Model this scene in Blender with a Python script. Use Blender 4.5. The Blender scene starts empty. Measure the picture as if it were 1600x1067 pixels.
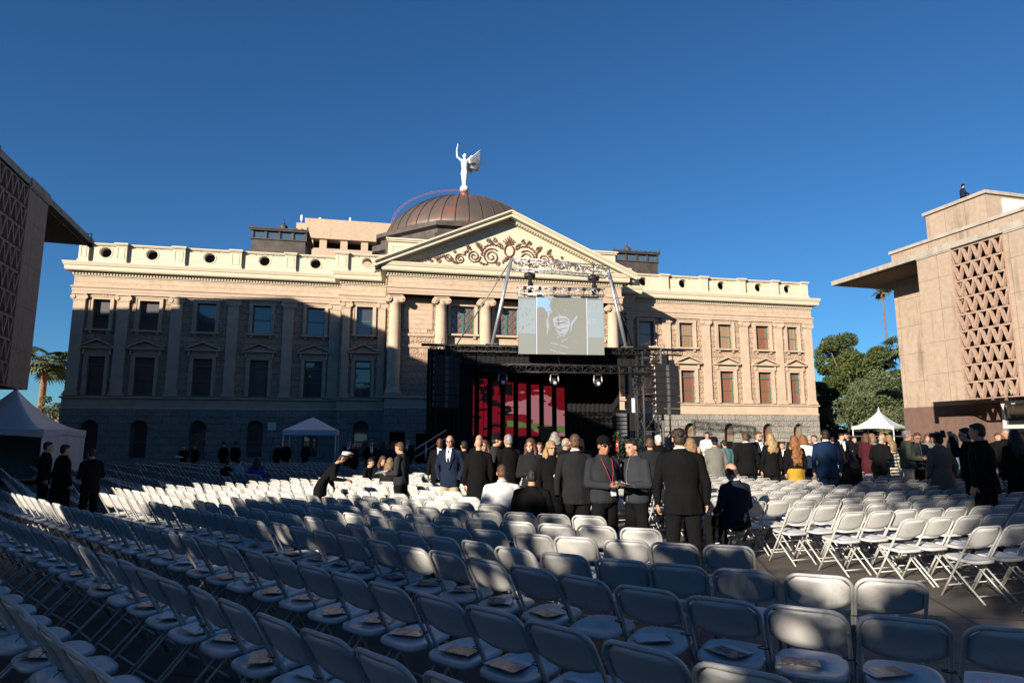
import bpy, bmesh, math, random
from math import sin, cos, pi, radians, sqrt, atan2
from mathutils import Vector, Matrix
random.seed(11)
SC = bpy.context.scene
# ------------------------------------------------------------------ camera, sky, sun, exposure
CAMH = 1.75
cam = bpy.data.cameras.new('camera'); camo = bpy.data.objects.new('camera', cam)
SC.collection.objects.link(camo); SC.camera = camo
camo.location = (0, 0, CAMH); camo.rotation_euler = (radians(90 + 8.62), 0, 0)
cam.sensor_width = 36; cam.lens = 22.57; cam.clip_start = 0.05; cam.clip_end = 4000
SUN_EL = radians(16.3); SUN_AZ = radians(35)      # light travels towards compass azimuth 37.5 (x=sin, y=cos)
Ldir = Vector((sin(SUN_AZ) * cos(SUN_EL), cos(SUN_AZ) * cos(SUN_EL), -sin(SUN_EL)))
sun = bpy.data.lights.new('sun', 'SUN'); suno = bpy.data.objects.new('sun', sun)
SC.collection.objects.link(suno); suno.rotation_euler = Ldir.to_track_quat('-Z', 'Y').to_euler()
sun.energy = 5.0; sun.angle = radians(0.5); sun.color = (1.0, 0.89, 0.74)
w = bpy.data.worlds.new('World'); SC.world = w; w.use_nodes = True
nt = w.node_tree; sky = nt.nodes.new('ShaderNodeTexSky'); sky.sky_type = 'NISHITA'; sky.sun_disc = False
sky.sun_elevation = SUN_EL; sky.sun_rotation = SUN_AZ + pi
sky.altitude = 400; sky.air_density = 1.0; sky.dust_density = 0.0; sky.ozone_density = 3.5
hs = nt.nodes.new('ShaderNodeHueSaturation'); hs.inputs['Saturation'].default_value = 1.0; hs.inputs['Value'].default_value = 1.0
nt.links.new(sky.outputs[0], hs.inputs['Color'])
tn = nt.nodes.new('ShaderNodeMix'); tn.data_type = 'RGBA'; tn.blend_type = 'MULTIPLY'; tn.inputs[0].default_value = 1; tn.inputs[7].default_value = (.39, .75, 1.03, 1); nt.links.new(hs.outputs[0], tn.inputs[6])
bg = nt.nodes['Background']; nt.links.new(tn.outputs[2], bg.inputs[0]); bg.inputs[1].default_value = 0.05
SC.view_settings.view_transform = 'Standard'; SC.view_settings.look = 'None'
SC.view_settings.gamma = 1; SC.view_settings.exposure = 1.17
SC.render.engine = 'CYCLES'
try:
    SC.cycles.max_bounces = 4; SC.cycles.diffuse_bounces = 1; SC.cycles.transparent_max_bounces = 8
except Exception: pass

# ------------------------------------------------------------------ helpers
def link(o): SC.collection.objects.link(o); return o
def tag(o, label=None, cat=None, group=None, kind=None):
    if label: o['label'] = label
    if cat: o['category'] = cat
    if group: o['group'] = group
    if kind: o['kind'] = kind
    return o
def thing(name, label, cat, loc=(0, 0, 0), rz=0, group=None):
    o = link(bpy.data.objects.new(name, None)); o.location = loc; o.rotation_euler = (0, 0, rz)
    o.empty_display_size = .2
    return tag(o, label, cat, group)
def nodes(m): m.use_nodes = True; return m.node_tree, m.node_tree.nodes['Principled BSDF']
MC = {}
def mat(name, col, rough=.8, metal=0, var=.12, vs=4., bump=0, bs=30., spec=.3, emit=None, es=1, coat=0, dirt=0, dirtcol=(.05, .045, .04)):
    if name in MC: return MC[name]
    m = bpy.data.materials.new(name); t, p = nodes(m); MC[name] = m
    p.inputs['Roughness'].default_value = rough; p.inputs['Metallic'].default_value = metal
    p.inputs['Specular IOR Level'].default_value = spec
    if coat: p.inputs['Coat Weight'].default_value = coat; p.inputs['Coat Roughness'].default_value = .05
    tc = t.nodes.new('ShaderNodeTexCoord')
    n = t.nodes.new('ShaderNodeTexNoise'); n.inputs['Scale'].default_value = vs; n.inputs['Detail'].default_value = 5
    t.links.new(tc.outputs['Object'], n.inputs[0])
    r = t.nodes.new('ShaderNodeValToRGB'); r.color_ramp.elements[0].position = .3; r.color_ramp.elements[1].position = .7
    c = Vector(col)
    r.color_ramp.elements[0].color = (*(c * (1 - var)), 1); r.color_ramp.elements[1].color = (*[min(1, x * (1 + var)) for x in col], 1)
    t.links.new(n.outputs[0], r.inputs[0]); out = r.outputs[0]
    if dirt:
        n2 = t.nodes.new('ShaderNodeTexNoise'); n2.inputs['Scale'].default_value = 1.3; n2.inputs['Detail'].default_value = 8
        mp = t.nodes.new('ShaderNodeMapping'); mp.inputs['Scale'].default_value = (1.6, 1.6, .35)
        t.links.new(tc.outputs['Object'], mp.inputs[0]); t.links.new(mp.outputs[0], n2.inputs[0])
        r2 = t.nodes.new('ShaderNodeValToRGB'); r2.color_ramp.elements[0].position = .52; r2.color_ramp.elements[1].position = .75
        r2.color_ramp.elements[1].color = (dirt, dirt, dirt, 1)
        t.links.new(n2.outputs[0], r2.inputs[0])
        mx = t.nodes.new('ShaderNodeMix'); mx.data_type = 'RGBA'; t.links.new(r2.outputs[0], mx.inputs[0])
        t.links.new(out, mx.inputs[6]); mx.inputs[7].default_value = (*dirtcol, 1); out = mx.outputs[2]
    t.links.new(out, p.inputs['Base Color'])
    if bump:
        nb = t.nodes.new('ShaderNodeTexNoise'); nb.inputs['Scale'].default_value = bs; nb.inputs['Detail'].default_value = 4
        t.links.new(tc.outputs['Object'], nb.inputs[0])
        b = t.nodes.new('ShaderNodeBump'); b.inputs['Strength'].default_value = bump; b.inputs['Distance'].default_value = .02
        t.links.new(nb.outputs[0], b.inputs['Height']); t.links.new(b.outputs[0], p.inputs['Normal'])
    if emit: p.inputs['Emission Color'].default_value = (*emit, 1); p.inputs['Emission Strength'].default_value = es
    return m
def stone(name, c1, c2, mortar, bw, bh, msize, rough_bump, bump, rock=0, offset=.5, squash=1., stain=0):
    """coursed masonry on walls that run along local x or y; mapping uses (x+y, z)"""
    m = bpy.data.materials.new(name); t, p = nodes(m); MC[name] = m
    p.inputs['Roughness'].default_value = .9; p.inputs['Specular IOR Level'].default_value = .15
    tc = t.nodes.new('ShaderNodeTexCoord'); sp = t.nodes.new('ShaderNodeSeparateXYZ'); t.links.new(tc.outputs['Object'], sp.inputs[0])
    ad = t.nodes.new('ShaderNodeMath'); ad.operation = 'ADD'; t.links.new(sp.outputs[0], ad.inputs[0]); t.links.new(sp.outputs[1], ad.inputs[1])
    cb = t.nodes.new('ShaderNodeCombineXYZ'); t.links.new(ad.outputs[0], cb.inputs[0]); t.links.new(sp.outputs[2], cb.inputs[1])
    vec = cb.outputs[0]
    if rock:
        nz = t.nodes.new('ShaderNodeTexNoise'); nz.inputs['Scale'].default_value = 2.2; nz.inputs['Detail'].default_value = 3
        t.links.new(cb.outputs[0], nz.inputs[0])
        sb = t.nodes.new('ShaderNodeVectorMath'); sb.operation = 'MULTIPLY_ADD'
        sb.inputs[1].default_value = (rock, rock, 0); t.links.new(nz.outputs['Color'], sb.inputs[0]); t.links.new(cb.outputs[0], sb.inputs[2]); vec = sb.outputs[0]
    br = t.nodes.new('ShaderNodeTexBrick'); t.links.new(vec, br.inputs[0])
    br.inputs['Scale'].default_value = 1; br.inputs['Brick Width'].default_value = bw; br.inputs['Row Height'].default_value = bh
    br.inputs['Mortar Size'].default_value = msize; br.inputs['Mortar Smooth'].default_value = .3
    br.offset = offset; br.squash = squash
    br.inputs['Color1'].default_value = (*c1, 1); br.inputs['Color2'].default_value = (*c2, 1); br.inputs['Mortar'].default_value = (*mortar, 1)
    n = t.nodes.new('ShaderNodeTexNoise'); n.inputs['Scale'].default_value = 3.5; n.inputs['Detail'].default_value = 8
    t.links.new(tc.outputs['Object'], n.inputs[0])
    rr = t.nodes.new('ShaderNodeMapRange'); rr.inputs[1].default_value = .3; rr.inputs[2].default_value = .7
    rr.inputs[3].default_value = .92; rr.inputs[4].default_value = 1.14; t.links.new(n.outputs[0], rr.inputs[0])
    mx = t.nodes.new('ShaderNodeVectorMath'); mx.operation = 'SCALE'; t.links.new(br.outputs[0], mx.inputs[0]); t.links.new(rr.outputs[0], mx.inputs['Scale'])
    out = mx.outputs[0]
    if stain:
        n3 = t.nodes.new('ShaderNodeTexNoise'); n3.inputs['Scale'].default_value = 1.0; n3.inputs['Detail'].default_value = 9
        mp = t.nodes.new('ShaderNodeMapping'); mp.inputs['Scale'].default_value = (2.2, 2.2, .25)
        t.links.new(tc.outputs['Object'], mp.inputs[0]); t.links.new(mp.outputs[0], n3.inputs[0])
        r3 = t.nodes.new('ShaderNodeMapRange'); r3.inputs[1].default_value = .55; r3.inputs[2].default_value = .75
        r3.inputs[3].default_value = 1; r3.inputs[4].default_value = 1 - stain; t.links.new(n3.outputs[0], r3.inputs[0])
        m3 = t.nodes.new('ShaderNodeVectorMath'); m3.operation = 'SCALE'; t.links.new(out, m3.inputs[0]); t.links.new(r3.outputs[0], m3.inputs['Scale']); out = m3.outputs[0]
    t.links.new(out, p.inputs['Base Color'])
    nb = t.nodes.new('ShaderNodeTexNoise'); nb.inputs['Scale'].default_value = rough_bump; nb.inputs['Detail'].default_value = 5
    t.links.new(tc.outputs['Object'], nb.inputs[0])
    iv = t.nodes.new('ShaderNodeMath'); iv.operation = 'MULTIPLY_ADD'; iv.inputs[1].default_value = -1.2
    t.links.new(br.outputs['Fac'], iv.inputs[0]); t.links.new(nb.outputs[0], iv.inputs[2])
    b = t.nodes.new('ShaderNodeBump'); b.inputs['Strength'].default_value = 1; b.inputs['Distance'].default_value = bump
    t.links.new(iv.outputs[0], b.inputs['Height']); t.links.new(b.outputs[0], p.inputs['Normal'])
    return m

class MB:
    def __init__(s): s.v = []; s.f = []; s.m = []; s.mi = 0; s.sm = []
    def add(s, vs, fs, smooth=False):
        o = len(s.v); s.v += [tuple(v) for v in vs]
        for f in fs: s.f.append([i + o for i in f]); s.m.append(s.mi); s.sm.append(smooth)
    def box(s, x0, x1, y0, y1, z0, z1):
        v = [(x, y, z) for z in (z0, z1) for y in (y0, y1) for x in (x0, x1)]
        s.add(v, [(0, 2, 3, 1), (4, 5, 7, 6), (0, 1, 5, 4), (2, 6, 7, 3), (0, 4, 6, 2), (1, 3, 7, 5)])
    def prism(s, pts, axis, a, b):
        """pts 2D polygon; axis 'y': pts=(x,z), 'x': pts=(y,z), 'z': pts=(x,y)"""
        def P(p, t): return {'y': (p[0], t, p[1]), 'x': (t, p[0], p[1]), 'z': (p[0], p[1], t)}[axis]
        n = len(pts); v = [P(p, a) for p in pts] + [P(p, b) for p in pts]
        s.add(v, [list(range(n))[::-1], list(range(n, 2 * n))] + [(i, (i + 1) % n, n + (i + 1) % n, n + i) for i in range(n)])
    def quad(s, a, b, c, d): s.add([a, b, c, d], [(0, 1, 2, 3)])
    def tube(s, pts, r, n=8, closed=False, cap=True, smooth=True, r2=None):
        pts = [Vector(p) for p in pts]; k = len(pts); vs = []; up = None
        for i, p in enumerate(pts):
            if closed: d = pts[(i + 1) % k] - pts[i - 1]
            else: d = pts[min(i + 1, k - 1)] - pts[max(i - 1, 0)]
            if d.length < 1e-9: d = Vector((0, 0, 1))
            d.normalize()
            if up is None:
                up = Vector((0, 0, 1)) if abs(d.z) < .9 else Vector((0, 1, 0))
            a = d.cross(up)
            if a.length < 1e-6: a = d.cross(Vector((1, 0, 0)))
            a.normalize(); b = a.cross(d).normalized(); up = b
            rr = (r[i] if isinstance(r, (list, tuple)) else r); rb = rr if r2 is None else r2
            for j in range(n):
                t = 2 * pi * j / n; vs.append(p + a * (cos(t) * rr) + b * (sin(t) * rb))
        fs = []
        for i in range(k if closed else k - 1):
            o, q = i * n, ((i + 1) % k) * n
            for j in range(n): fs.append((o + j, o + (j + 1) % n, q + (j + 1) % n, q + j))
        s.add(vs, fs, smooth)
        if cap and not closed:
            o = len(s.v) - k * n
            s.f.append([o + j for j in range(n)][::-1]); s.m.append(s.mi); s.sm.append(False)
            s.f.append([o + (k - 1) * n + j for j in range(n)]); s.m.append(s.mi); s.sm.append(False)
    def lathe(s, prof, c=(0, 0), n=24, smooth=True, sx=1, sy=1, a0=0):
        vs = []; fs = []
        for (r, z) in prof:
            for j in range(n):
                t = a0 + 2 * pi * j / n; vs.append((c[0] + r * cos(t) * sx, c[1] + r * sin(t) * sy, z))
        for i in range(len(prof) - 1):
            for j in range(n): fs.append((i * n + j, i * n + (j + 1) % n, (i + 1) * n + (j + 1) % n, (i + 1) * n + j))
        s.add(vs, fs, smooth)
        o = len(s.v) - len(vs); s.f.append([o + j for j in range(n)][::-1]); s.m.append(s.mi); s.sm.append(False)
        s.f.append([o + (len(prof) - 1) * n + j for j in range(n)]); s.m.append(s.mi); s.sm.append(False)
    def ell(s, c, r, n=12, k=8, rot=None):
        vs = []; fs = []
        for i in range(1, k):
            ph = pi * i / k
            for j in range(n):
                t = 2 * pi * j / n; vs.append(Vector((r[0] * sin(ph) * cos(t), r[1] * sin(ph) * sin(t), r[2] * cos(ph))))
        vs.append(Vector((0, 0, r[2]))); vs.append(Vector((0, 0, -r[2])))
        if rot is not None: vs = [rot @ v for v in vs]
        vs = [v + Vector(c) for v in vs]
        for i in range(k - 2):
            for j in range(n): fs.append((i * n + j, (i + 1) * n + j, (i + 1) * n + (j + 1) % n, i * n + (j + 1) % n))
        T = (k - 1) * n
        for j in range(n): fs.append((T, j, (j + 1) % n)); fs.append((T + 1, (k - 2) * n + (j + 1) % n, (k - 2) * n + j))
        s.add(vs, fs, True)
    def cap(s, a, b, ra, rb, n=12):
        """tapered capsule"""
        a = Vector(a); b = Vector(b); d = (b - a); L = d.length
        if L < 1e-6: d = Vector((0, 0, 1))
        d.normalize(); pts = []; rs = []
        for t in (80, 55, 28): pts.append(a - d * ra * sin(radians(t))); rs.append(ra * cos(radians(t)))
        for q in (0, .33, .66, 1): pts.append(a + (b - a) * q); rs.append(ra + (rb - ra) * q)
        for t in (28, 55, 80): pts.append(b + d * rb * sin(radians(t))); rs.append(rb * cos(radians(t)))
        s.tube(pts, rs, n=n)
    def mesh(s, name, mats):
        me = bpy.data.meshes.new(name); me.from_pydata(s.v, [], s.f)
        if not isinstance(mats, (list, tuple)): mats = [mats]
        for m in mats: me.materials.append(m)
        me.polygons.foreach_set('material_index', s.m); me.polygons.foreach_set('use_smooth', s.sm); me.update()
        return me
    def build(s, name, mats, parent=None, loc=None, rz=None, label=None):
        o = link(bpy.data.objects.new(name, s.mesh(name, mats)))
        if parent is not None: o.parent = parent
        if loc is not None: o.location = loc
        if rz is not None: o.rotation_euler = (0, 0, rz)
        if label: o['label'] = label
        return o
def copy_tree(o, parent=None):
    c = o.copy(); link(c); c.parent = parent
    for ch in list(o.children): copy_tree(ch, c)
    return c
def wall(mb, x0, x1, z0, z1, y, holes, depth=.3, t=lambda x, y, z: (x, y, z)):
    """front face at y facing -y with rectangular/arched openings (x0,x1,z0,z1[,arch]) and reveals going back by depth"""
    xs = sorted({x0, x1, *[h[0] for h in holes], *[h[1] for h in holes]}); zs = sorted({z0, z1, *[h[2] for h in holes], *[h[3] for h in holes]})
    for i in range(len(xs) - 1):
        for j in range(len(zs) - 1):
            cx, cz = (xs[i] + xs[i + 1]) / 2, (zs[j] + zs[j + 1]) / 2
            if any(h[0] < cx < h[1] and h[2] < cz < h[3] for h in holes): continue
            mb.quad(t(xs[i], y, zs[j]), t(xs[i + 1], y, zs[j]), t(xs[i + 1], y, zs[j + 1]), t(xs[i], y, zs[j + 1]))
    for h in holes:
        a, b, c, d = h[:4]
        if len(h) > 4:      # arched top: fill the corners above a semicircle
            r = (b - a) / 2; cx = (a + b) / 2; sp = d - r; N = 12
            arc = [(cx - r * cos(pi * k / N), sp + r * sin(pi * k / N)) for k in range(N + 1)]
            for k in range(N):
                p, q = arc[k], arc[k + 1]
                mb.quad(t(p[0], y, p[1]), t(q[0], y, q[1]), t(q[0], y, d), t(p[0], y, d))
                mb.quad(t(p[0], y, p[1]), t(p[0], y + depth, p[1]), t(q[0], y + depth, q[1]), t(q[0], y, q[1]))
            top = sp
        else:
            top = d; mb.quad(t(a, y, d), t(b, y, d), t(b, y + depth, d), t(a, y + depth, d))
        mb.quad(t(a, y, c), t(a, y, top), t(a, y + depth, top), t(a, y + depth, c))
        mb.quad(t(b, y, c), t(b, y + depth, c), t(b, y + depth, top), t(b, y, top))
        mb.quad(t(a, y, c), t(a, y + depth, c), t(b, y + depth, c), t(b, y, c))
# ------------------------------------------------------------------ ground
g = bpy.data.materials.new('plaza_paving'); t, p = nodes(g)
tc = t.nodes.new('ShaderNodeTexCoord'); br = t.nodes.new('ShaderNodeTexBrick'); mp = t.nodes.new('ShaderNodeMapping'); mp.inputs['Rotation'].default_value = (0, 0, radians(12))
t.links.new(tc.outputs['Object'], mp.inputs[0]); t.links.new(mp.outputs[0], br.inputs[0])
br.inputs['Scale'].default_value = 1; br.inputs['Brick Width'].default_value = 1.5; br.inputs['Row Height'].default_value = 1.5; br.offset = 0
br.inputs['Mortar Size'].default_value = .02; br.inputs['Color1'].default_value = (.095, .078, .063, 1); br.inputs['Color2'].default_value = (.125, .10, .082, 1); br.inputs['Mortar'].default_value = (.04, .035, .03, 1)
n1 = t.nodes.new('ShaderNodeTexNoise'); n1.inputs['Scale'].default_value = .9; n1.inputs['Detail'].default_value = 10; n1.inputs['Roughness'].default_value = .7
t.links.new(tc.outputs['Object'], n1.inputs[0]); mr = t.nodes.new('ShaderNodeMapRange'); mr.inputs[1].default_value = .3; mr.inputs[2].default_value = .7; mr.inputs[3].default_value = .42; mr.inputs[4].default_value = 1.3
t.links.new(n1.outputs[0], mr.inputs[0]); sc = t.nodes.new('ShaderNodeVectorMath'); sc.operation = 'SCALE'; t.links.new(br.outputs[0], sc.inputs[0]); t.links.new(mr.outputs[0], sc.inputs['Scale'])
t.links.new(sc.outputs[0], p.inputs['Base Color']); p.inputs['Roughness'].default_value = .75
n2 = t.nodes.new('ShaderNodeTexNoise'); n2.inputs['Scale'].default_value = 60; t.links.new(tc.outputs['Object'], n2.inputs[0])
b = t.nodes.new('ShaderNodeBump'); b.inputs['Strength'].default_value = .4; b.inputs['Distance'].default_value = .01; t.links.new(n2.outputs[0], b.inputs['Height']); t.links.new(b.outputs[0], p.inputs['Normal'])
mb = MB(); mb.quad((-900, -500, 0), (900, -500, 0), (900, 1500, 0), (-900, 1500, 0))
tag(mb.build('ground', g), kind='structure')

# ------------------------------------------------------------------ capitol
PINK = (.50, .34, .235)
M_rock = stone('rock_faced_pink', (.40, .29, .21), (.32, .23, .165), (.22, .155, .11), 1.05, .42, .014, 9, .15, rock=.12)
M_ash = stone('smooth_pink_ashlar', (.425, .325, .24), (.375, .285, .21), (.26, .19, .14), 1.5, .33, .006, 25, .008)
M_plain = mat('dressed_pink_stone', (.41, .315, .235), .85, var=.10, vs=1.6, bump=.3, bs=40, spec=.15)
M_gran = stone('grey_granite', (.245, .23, .205), (.20, .19, .168), (.13, .122, .11), 1.1, .47, .016, 8, .11, rock=.14)
M_cream = mat('cream_paint', (.49, .435, .325), .6, var=.04, vs=1.2, bump=.1, bs=30, spec=.3, dirt=.10, dirtcol=(.42, .33, .2))
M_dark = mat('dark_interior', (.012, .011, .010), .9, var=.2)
M_teal = mat('teal_window_paint', (.045, .115, .105), .5, var=.1)
M_cop = None
def copper():
    m = bpy.data.materials.new('weathered_copper'); t, p = nodes(m); p.inputs['Roughness'].default_value = .55; p.inputs['Metallic'].default_value = .35
    tc = t.nodes.new('ShaderNodeTexCoord'); n = t.nodes.new('ShaderNodeTexNoise'); n.inputs['Scale'].default_value = .38; n.inputs['Detail'].default_value = 7; n.inputs['Roughness'].default_value = .65
    t.links.new(tc.outputs['Object'], n.inputs[0]); r = t.nodes.new('ShaderNodeValToRGB'); e = r.color_ramp.elements
    e[0].position = .40; e[0].color = (.085, .072, .062, 1); e[1].position = .66; e[1].color = (.20, .075, .06, 1); k = e.new(.54); k.color = (.11, .075, .062, 1)
    t.links.new(n.outputs[0], r.inputs[0]); t.links.new(r.outputs[0], p.inputs['Base Color']); return m
M_cop = copper()
M_lead = mat('dark_patina_metal', (.065, .055, .05), .6, metal=.3, var=.3, vs=1.5)
def glassmat(name, cols):
    m = bpy.data.materials.new(name); t, p = nodes(m); oi = t.nodes.new('ShaderNodeObjectInfo'); r = t.nodes.new('ShaderNodeValToRGB'); e = r.color_ramp.elements
    r.color_ramp.interpolation = 'CONSTANT'
    e[0].position = 0; e[0].color = (*cols[0], 1); e[1].position = 1 / len(cols); e[1].color = (*cols[1], 1)
    for i, c in enumerate(cols[2:]): k = e.new((i + 2) / len(cols)); k.color = (*c, 1)
    t.links.new(oi.outputs['Random'], r.inputs[0])
    tc = t.nodes.new('ShaderNodeTexCoord'); wv = t.nodes.new('ShaderNodeTexWave'); wv.bands_direction = 'X'; wv.inputs['Scale'].default_value = 2.5; wv.inputs['Distortion'].default_value = 2.5
    t.links.new(tc.outputs['Object'], wv.inputs[0]); mr = t.nodes.new('ShaderNodeMapRange'); mr.inputs[3].default_value = .75; mr.inputs[4].default_value = 1.1; t.links.new(wv.outputs[0], mr.inputs[0])
    sc = t.nodes.new('ShaderNodeVectorMath'); sc.operation = 'SCALE'; t.links.new(r.outputs[0], sc.inputs[0]); t.links.new(mr.outputs[0], sc.inputs['Scale'])
    t.links.new(sc.outputs[0], p.inputs['Base Color']); p.inputs['Roughness'].default_value = .5; p.inputs['Coat Weight'].default_value = 1; p.inputs['Coat Roughness'].default_value = .03; p.inputs['Coat IOR'].default_value = 1.75
    return m
M_pane = glassmat('window_blind_behind_glass', [(.20, .085, .05), (.23, .15, .09), (.17, .075, .045), (.25, .175, .11)])
M_pane_shade = glassmat('shade_window_glass', [(.02, .022, .024), (.03, .03, .032)])

CA = radians(12.0)
cap = thing('capitol_building', 'pink stone statehouse with cream parapet, scrolled pediment and copper dome behind the stage', 'building', (-29.437, 42.198, 0), CA)
XL, XR = 17.45, 39.6          # wing / intermediate joints
PL, PR = 20.7, 37.25          # portico
YI, YP = -1.1, -3.4           # planes (y towards the camera is negative)
WW = 1.28
WL = [1.75, 4.70, 8.33, 12.0, 15.65]; WR = [41.08, 44.55, 48.0, 51.45, 54.25]
wins = []     # (cx, halfw, yplane)
for x in WL: wins.append((x, .62 if x > 2 else .52, 0))
for x in WR: wins.append((x, .62 if x < 54 else .50, 0))
wins.append((19.1, .56, YI)); wins.append((38.45, .5, YI))
U0, U1, B0, B1 = 9.05, 11.08, 4.62, 7.2
# body
mb = MB()
secs = [(0, XL, 0), (XL, PL, YI), (PR, XR, YI), (XR, 56.1, 0)]
for a, b2, y in secs:
    hs = []
    for (cx, hw, yy) in wins:
        if a < cx < b2 and yy == y: hs += [(cx - hw, cx + hw, U0, U1), (cx - hw, cx + hw, B0, B1)]
    wall(mb, a, b2, 4.5, 11.45, y, hs, .32)
for x, y0, y1 in ((0, 0, 25), (56.1, 25, 0)): mb.quad((x, y1, 4.5), (x, y0, 4.5), (x, y0, 11.45), (x, y1, 11.45))
for x, y0, y1 in ((XL, YI, 0), (PL, YP, YI)): mb.quad((x, y1, 4.5), (x, y0, 4.5), (x, y0, 11.45), (x, y1, 11.45))
for x, y0, y1 in ((XR, YI, 0), (PR, YP, YI)): mb.quad((x, y0, 4.5), (x, y1, 4.5), (x, y1, 11.45), (x, y0, 11.45))
mb.quad((56.1, 25, 4.5), (0, 25, 4.5), (0, 25, 11.45), (56.1, 25, 11.45))
# portico bays: outer bays rock faced
COLS = [21.15, 24.28, 27.40, 30.53, 33.66, 36.8]
for i in (0, 4): mb.quad((COLS[i] - .5 * (i == 0), YP, 4.5), (COLS[i + 1] + .5 * (i == 4), YP, 4.5), (COLS[i + 1] + .5 * (i == 4), YP, 11.45), (COLS[i] - .5 * (i == 0), YP, 11.45))
mb.build('wall', M_rock, cap)
mb = MB()
ph = []
for i in (1, 2, 3): cx = (COLS[i] + COLS[i + 1]) / 2; ph += [(cx - .82, cx + .82, 8.95, 10.95), (cx - .82, cx + .82, 4.9, 7.6)]
wall(mb, COLS[1], COLS[4], 4.5, 11.45, YP, ph, .35)
mb.build('portico_wall', M_ash, cap)
# smooth panels in outer portico bays
mb = MB()
for i in (0, 4):
    mb = MB(); a, b2 = COLS[i] + .5, COLS[i + 1] - .42
    mb.box(a + .12, b2 - .12, YP - .04, YP + .02, 9.2, 11.2); mb.box(a, b2, YP - .10, YP + .02, 8.72, 8.9); mb.box(a + .5, b2 - .5, YP - .035, YP + .02, 8.97, 9.2)
    mb.box(a, b2, YP - .06, YP + .02, 7.95, 8.15)
    mb.build('wall_panel', M_ash, cap)
# basement
def arch_list():
    L = []
    for (cx, hw, yy) in wins: L.append((cx, .52, yy, .35 if not (19 < cx < 19.5) else .35))
    return L
mb = MB()
for a, b2, y in secs + [(PL - .1, PR + .1, -4.4)]:
    hs = []
    if y != -4.4:
        for (cx, hw, yy) in wins:
            if a < cx < b2 and yy == y: hs.append((cx - .52, cx + .52, .5, 2.98, 1))
    else: hs = [(21.0, 22.0, 0, 2.2), (22.7, 25.4, 0, 2.1), (27.7, 30.3, 0, 2.9)]
    wall(mb, a, b2, 0, 3.72, y - .12, hs, .5)
for x, y0, y1 in ((0, -.12, 25),): mb.quad((x - .1, y1, 0), (x - .1, y0, 0), (x - .1, y0, 3.72), (x - .1, y1, 3.72)); mb.quad((x - .1, y0, 0), (x, y0, 0), (x, y0, 3.72), (x - .1, y0, 3.72))
mb.quad((56.2, -.12, 0), (56.2, 25, 0), (56.2, 25, 3.72), (56.2, -.12, 3.72)); mb.quad((56.1, -.12, 0), (56.2, -.12, 0), (56.2, -.12, 3.72), (56.1, -.12, 3.72))
mb.quad((XL, -.12, 0), (XL, YI - .12, 0), (XL, YI - .12, 3.72), (XL, -.12, 3.72)); mb.quad((PL - .1, YI - .12, 0), (PL - .1, -4.52, 0), (PL - .1, -4.52, 3.72), (PL - .1, YI - .12, 3.72))
mb.quad((XR, YI - .12, 0), (XR, -.12, 0), (XR, -.12, 3.72), (XR, YI - .12, 3.72)); mb.quad((PR + .1, -4.52, 0), (PR + .1, YI - .12, 0), (PR + .1, YI - .12, 3.72), (PR + .1, -4.52, 3.72))
mb.build('basement', M_gran, cap)
for (cx, hw, yy) in wins:         # voussoirs round the basement arches
    mb = MB()
    for k in range(9):
        a0, a1 = pi * k / 9 + .02, pi * (k + 1) / 9 - .02; sp = 2.46; r0, r1 = .545, 1.0 + (.12 if k % 2 else 0)
        pts = [(cx - r0 * cos(a0), sp + r0 * sin(a0)), (cx - r1 * cos(a0), sp + r1 * sin(a0)), (cx - r1 * cos(a1), sp + r1 * sin(a1)), (cx - r0 * cos(a1), sp + r0 * sin(a1))]
        mb.prism(pts, 'y', yy - .16, yy - .1)
    mb.build('arch_surround', M_gran, cap)
# string bands: profile swept along each section (list of (z0,z1,projection))
def band(mb, lst, secs, e=0):
    for (z0, z1, pr) in lst:
        for a, b2, y in secs: mb.box(a - pr, b2 + pr, y - pr, y + .2, z0, z1)
allsec = [(0, XL, 0), (XL, PL, YI), (PR, XR, YI), (XR, 56.1, 0)]
def prof(mb, pf, secs, mitre=True):
    """sweep a (projection, z) profile along each section front, with returns to the plane behind"""
    for a, b2, y, la, lb in secs:
        n = len(pf)
        for i in range(n - 1):
            (p0, z0), (p1, z1) = pf[i], pf[i + 1]
            A0, B0_ = a - p0, b2 + p0; A1, B1_ = a - p1, b2 + p1
            mb.quad((A0, y - p0, z0), (B0_, y - p0, z0), (B1_, y - p1, z1), (A1, y - p1, z1))
            mb.quad((A0, y + la, z0), (A0, y - p0, z0), (A1, y - p1, z1), (A1, y + la, z1))
            mb.quad((B0_, y - p0, z0), (B0_, y + lb, z0), (B1_, y + lb, z1), (B1_, y - p1, z1))
S5 = [(0, XL, 0, 25, .1), (XL, PL, YI, 1.05, .1), (PL, PR, -4.3, 3.1, 3.1), (PR, XR, YI, .1, 1.05), (XR, 56.1, 0, .1, 25)]
mb = MB(); prof(mb, [(.0, 3.68), (.14, 3.70), (.14, 3.78), (.08, 3.84), (.08, 4.36), (.2, 4.42), (.2, 4.52), (0, 4.56)], S5); mb.build('belt_course', M_plain, cap)
mb = MB(); prof(mb, [(0, 11.42), (.10, 11.44), (.10, 11.60), (.13, 11.62), (.13, 11.80), (.20, 11.86), (.20, 11.94), (.06, 11.97)], S5); mb.build('architrave', M_plain, cap)
mb = MB(); prof(mb, [(.06, 11.97), (.06, 12.64)], S5); mb.build('frieze', M_ash, cap)
mb = MB(); prof(mb, [(.06, 12.64), (.14, 12.66), (.14, 12.72), (.10, 12.72), (.10, 12.9), (.50, 12.94), (.52, 13.0), (.54, 13.02), (.54, 13.22), (.59, 13.26), (.65, 13.42), (.67, 13.46), (.67, 13.52), (-.2, 13.56)], S5); mb.build('cornice', M_cream, cap)
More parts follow.
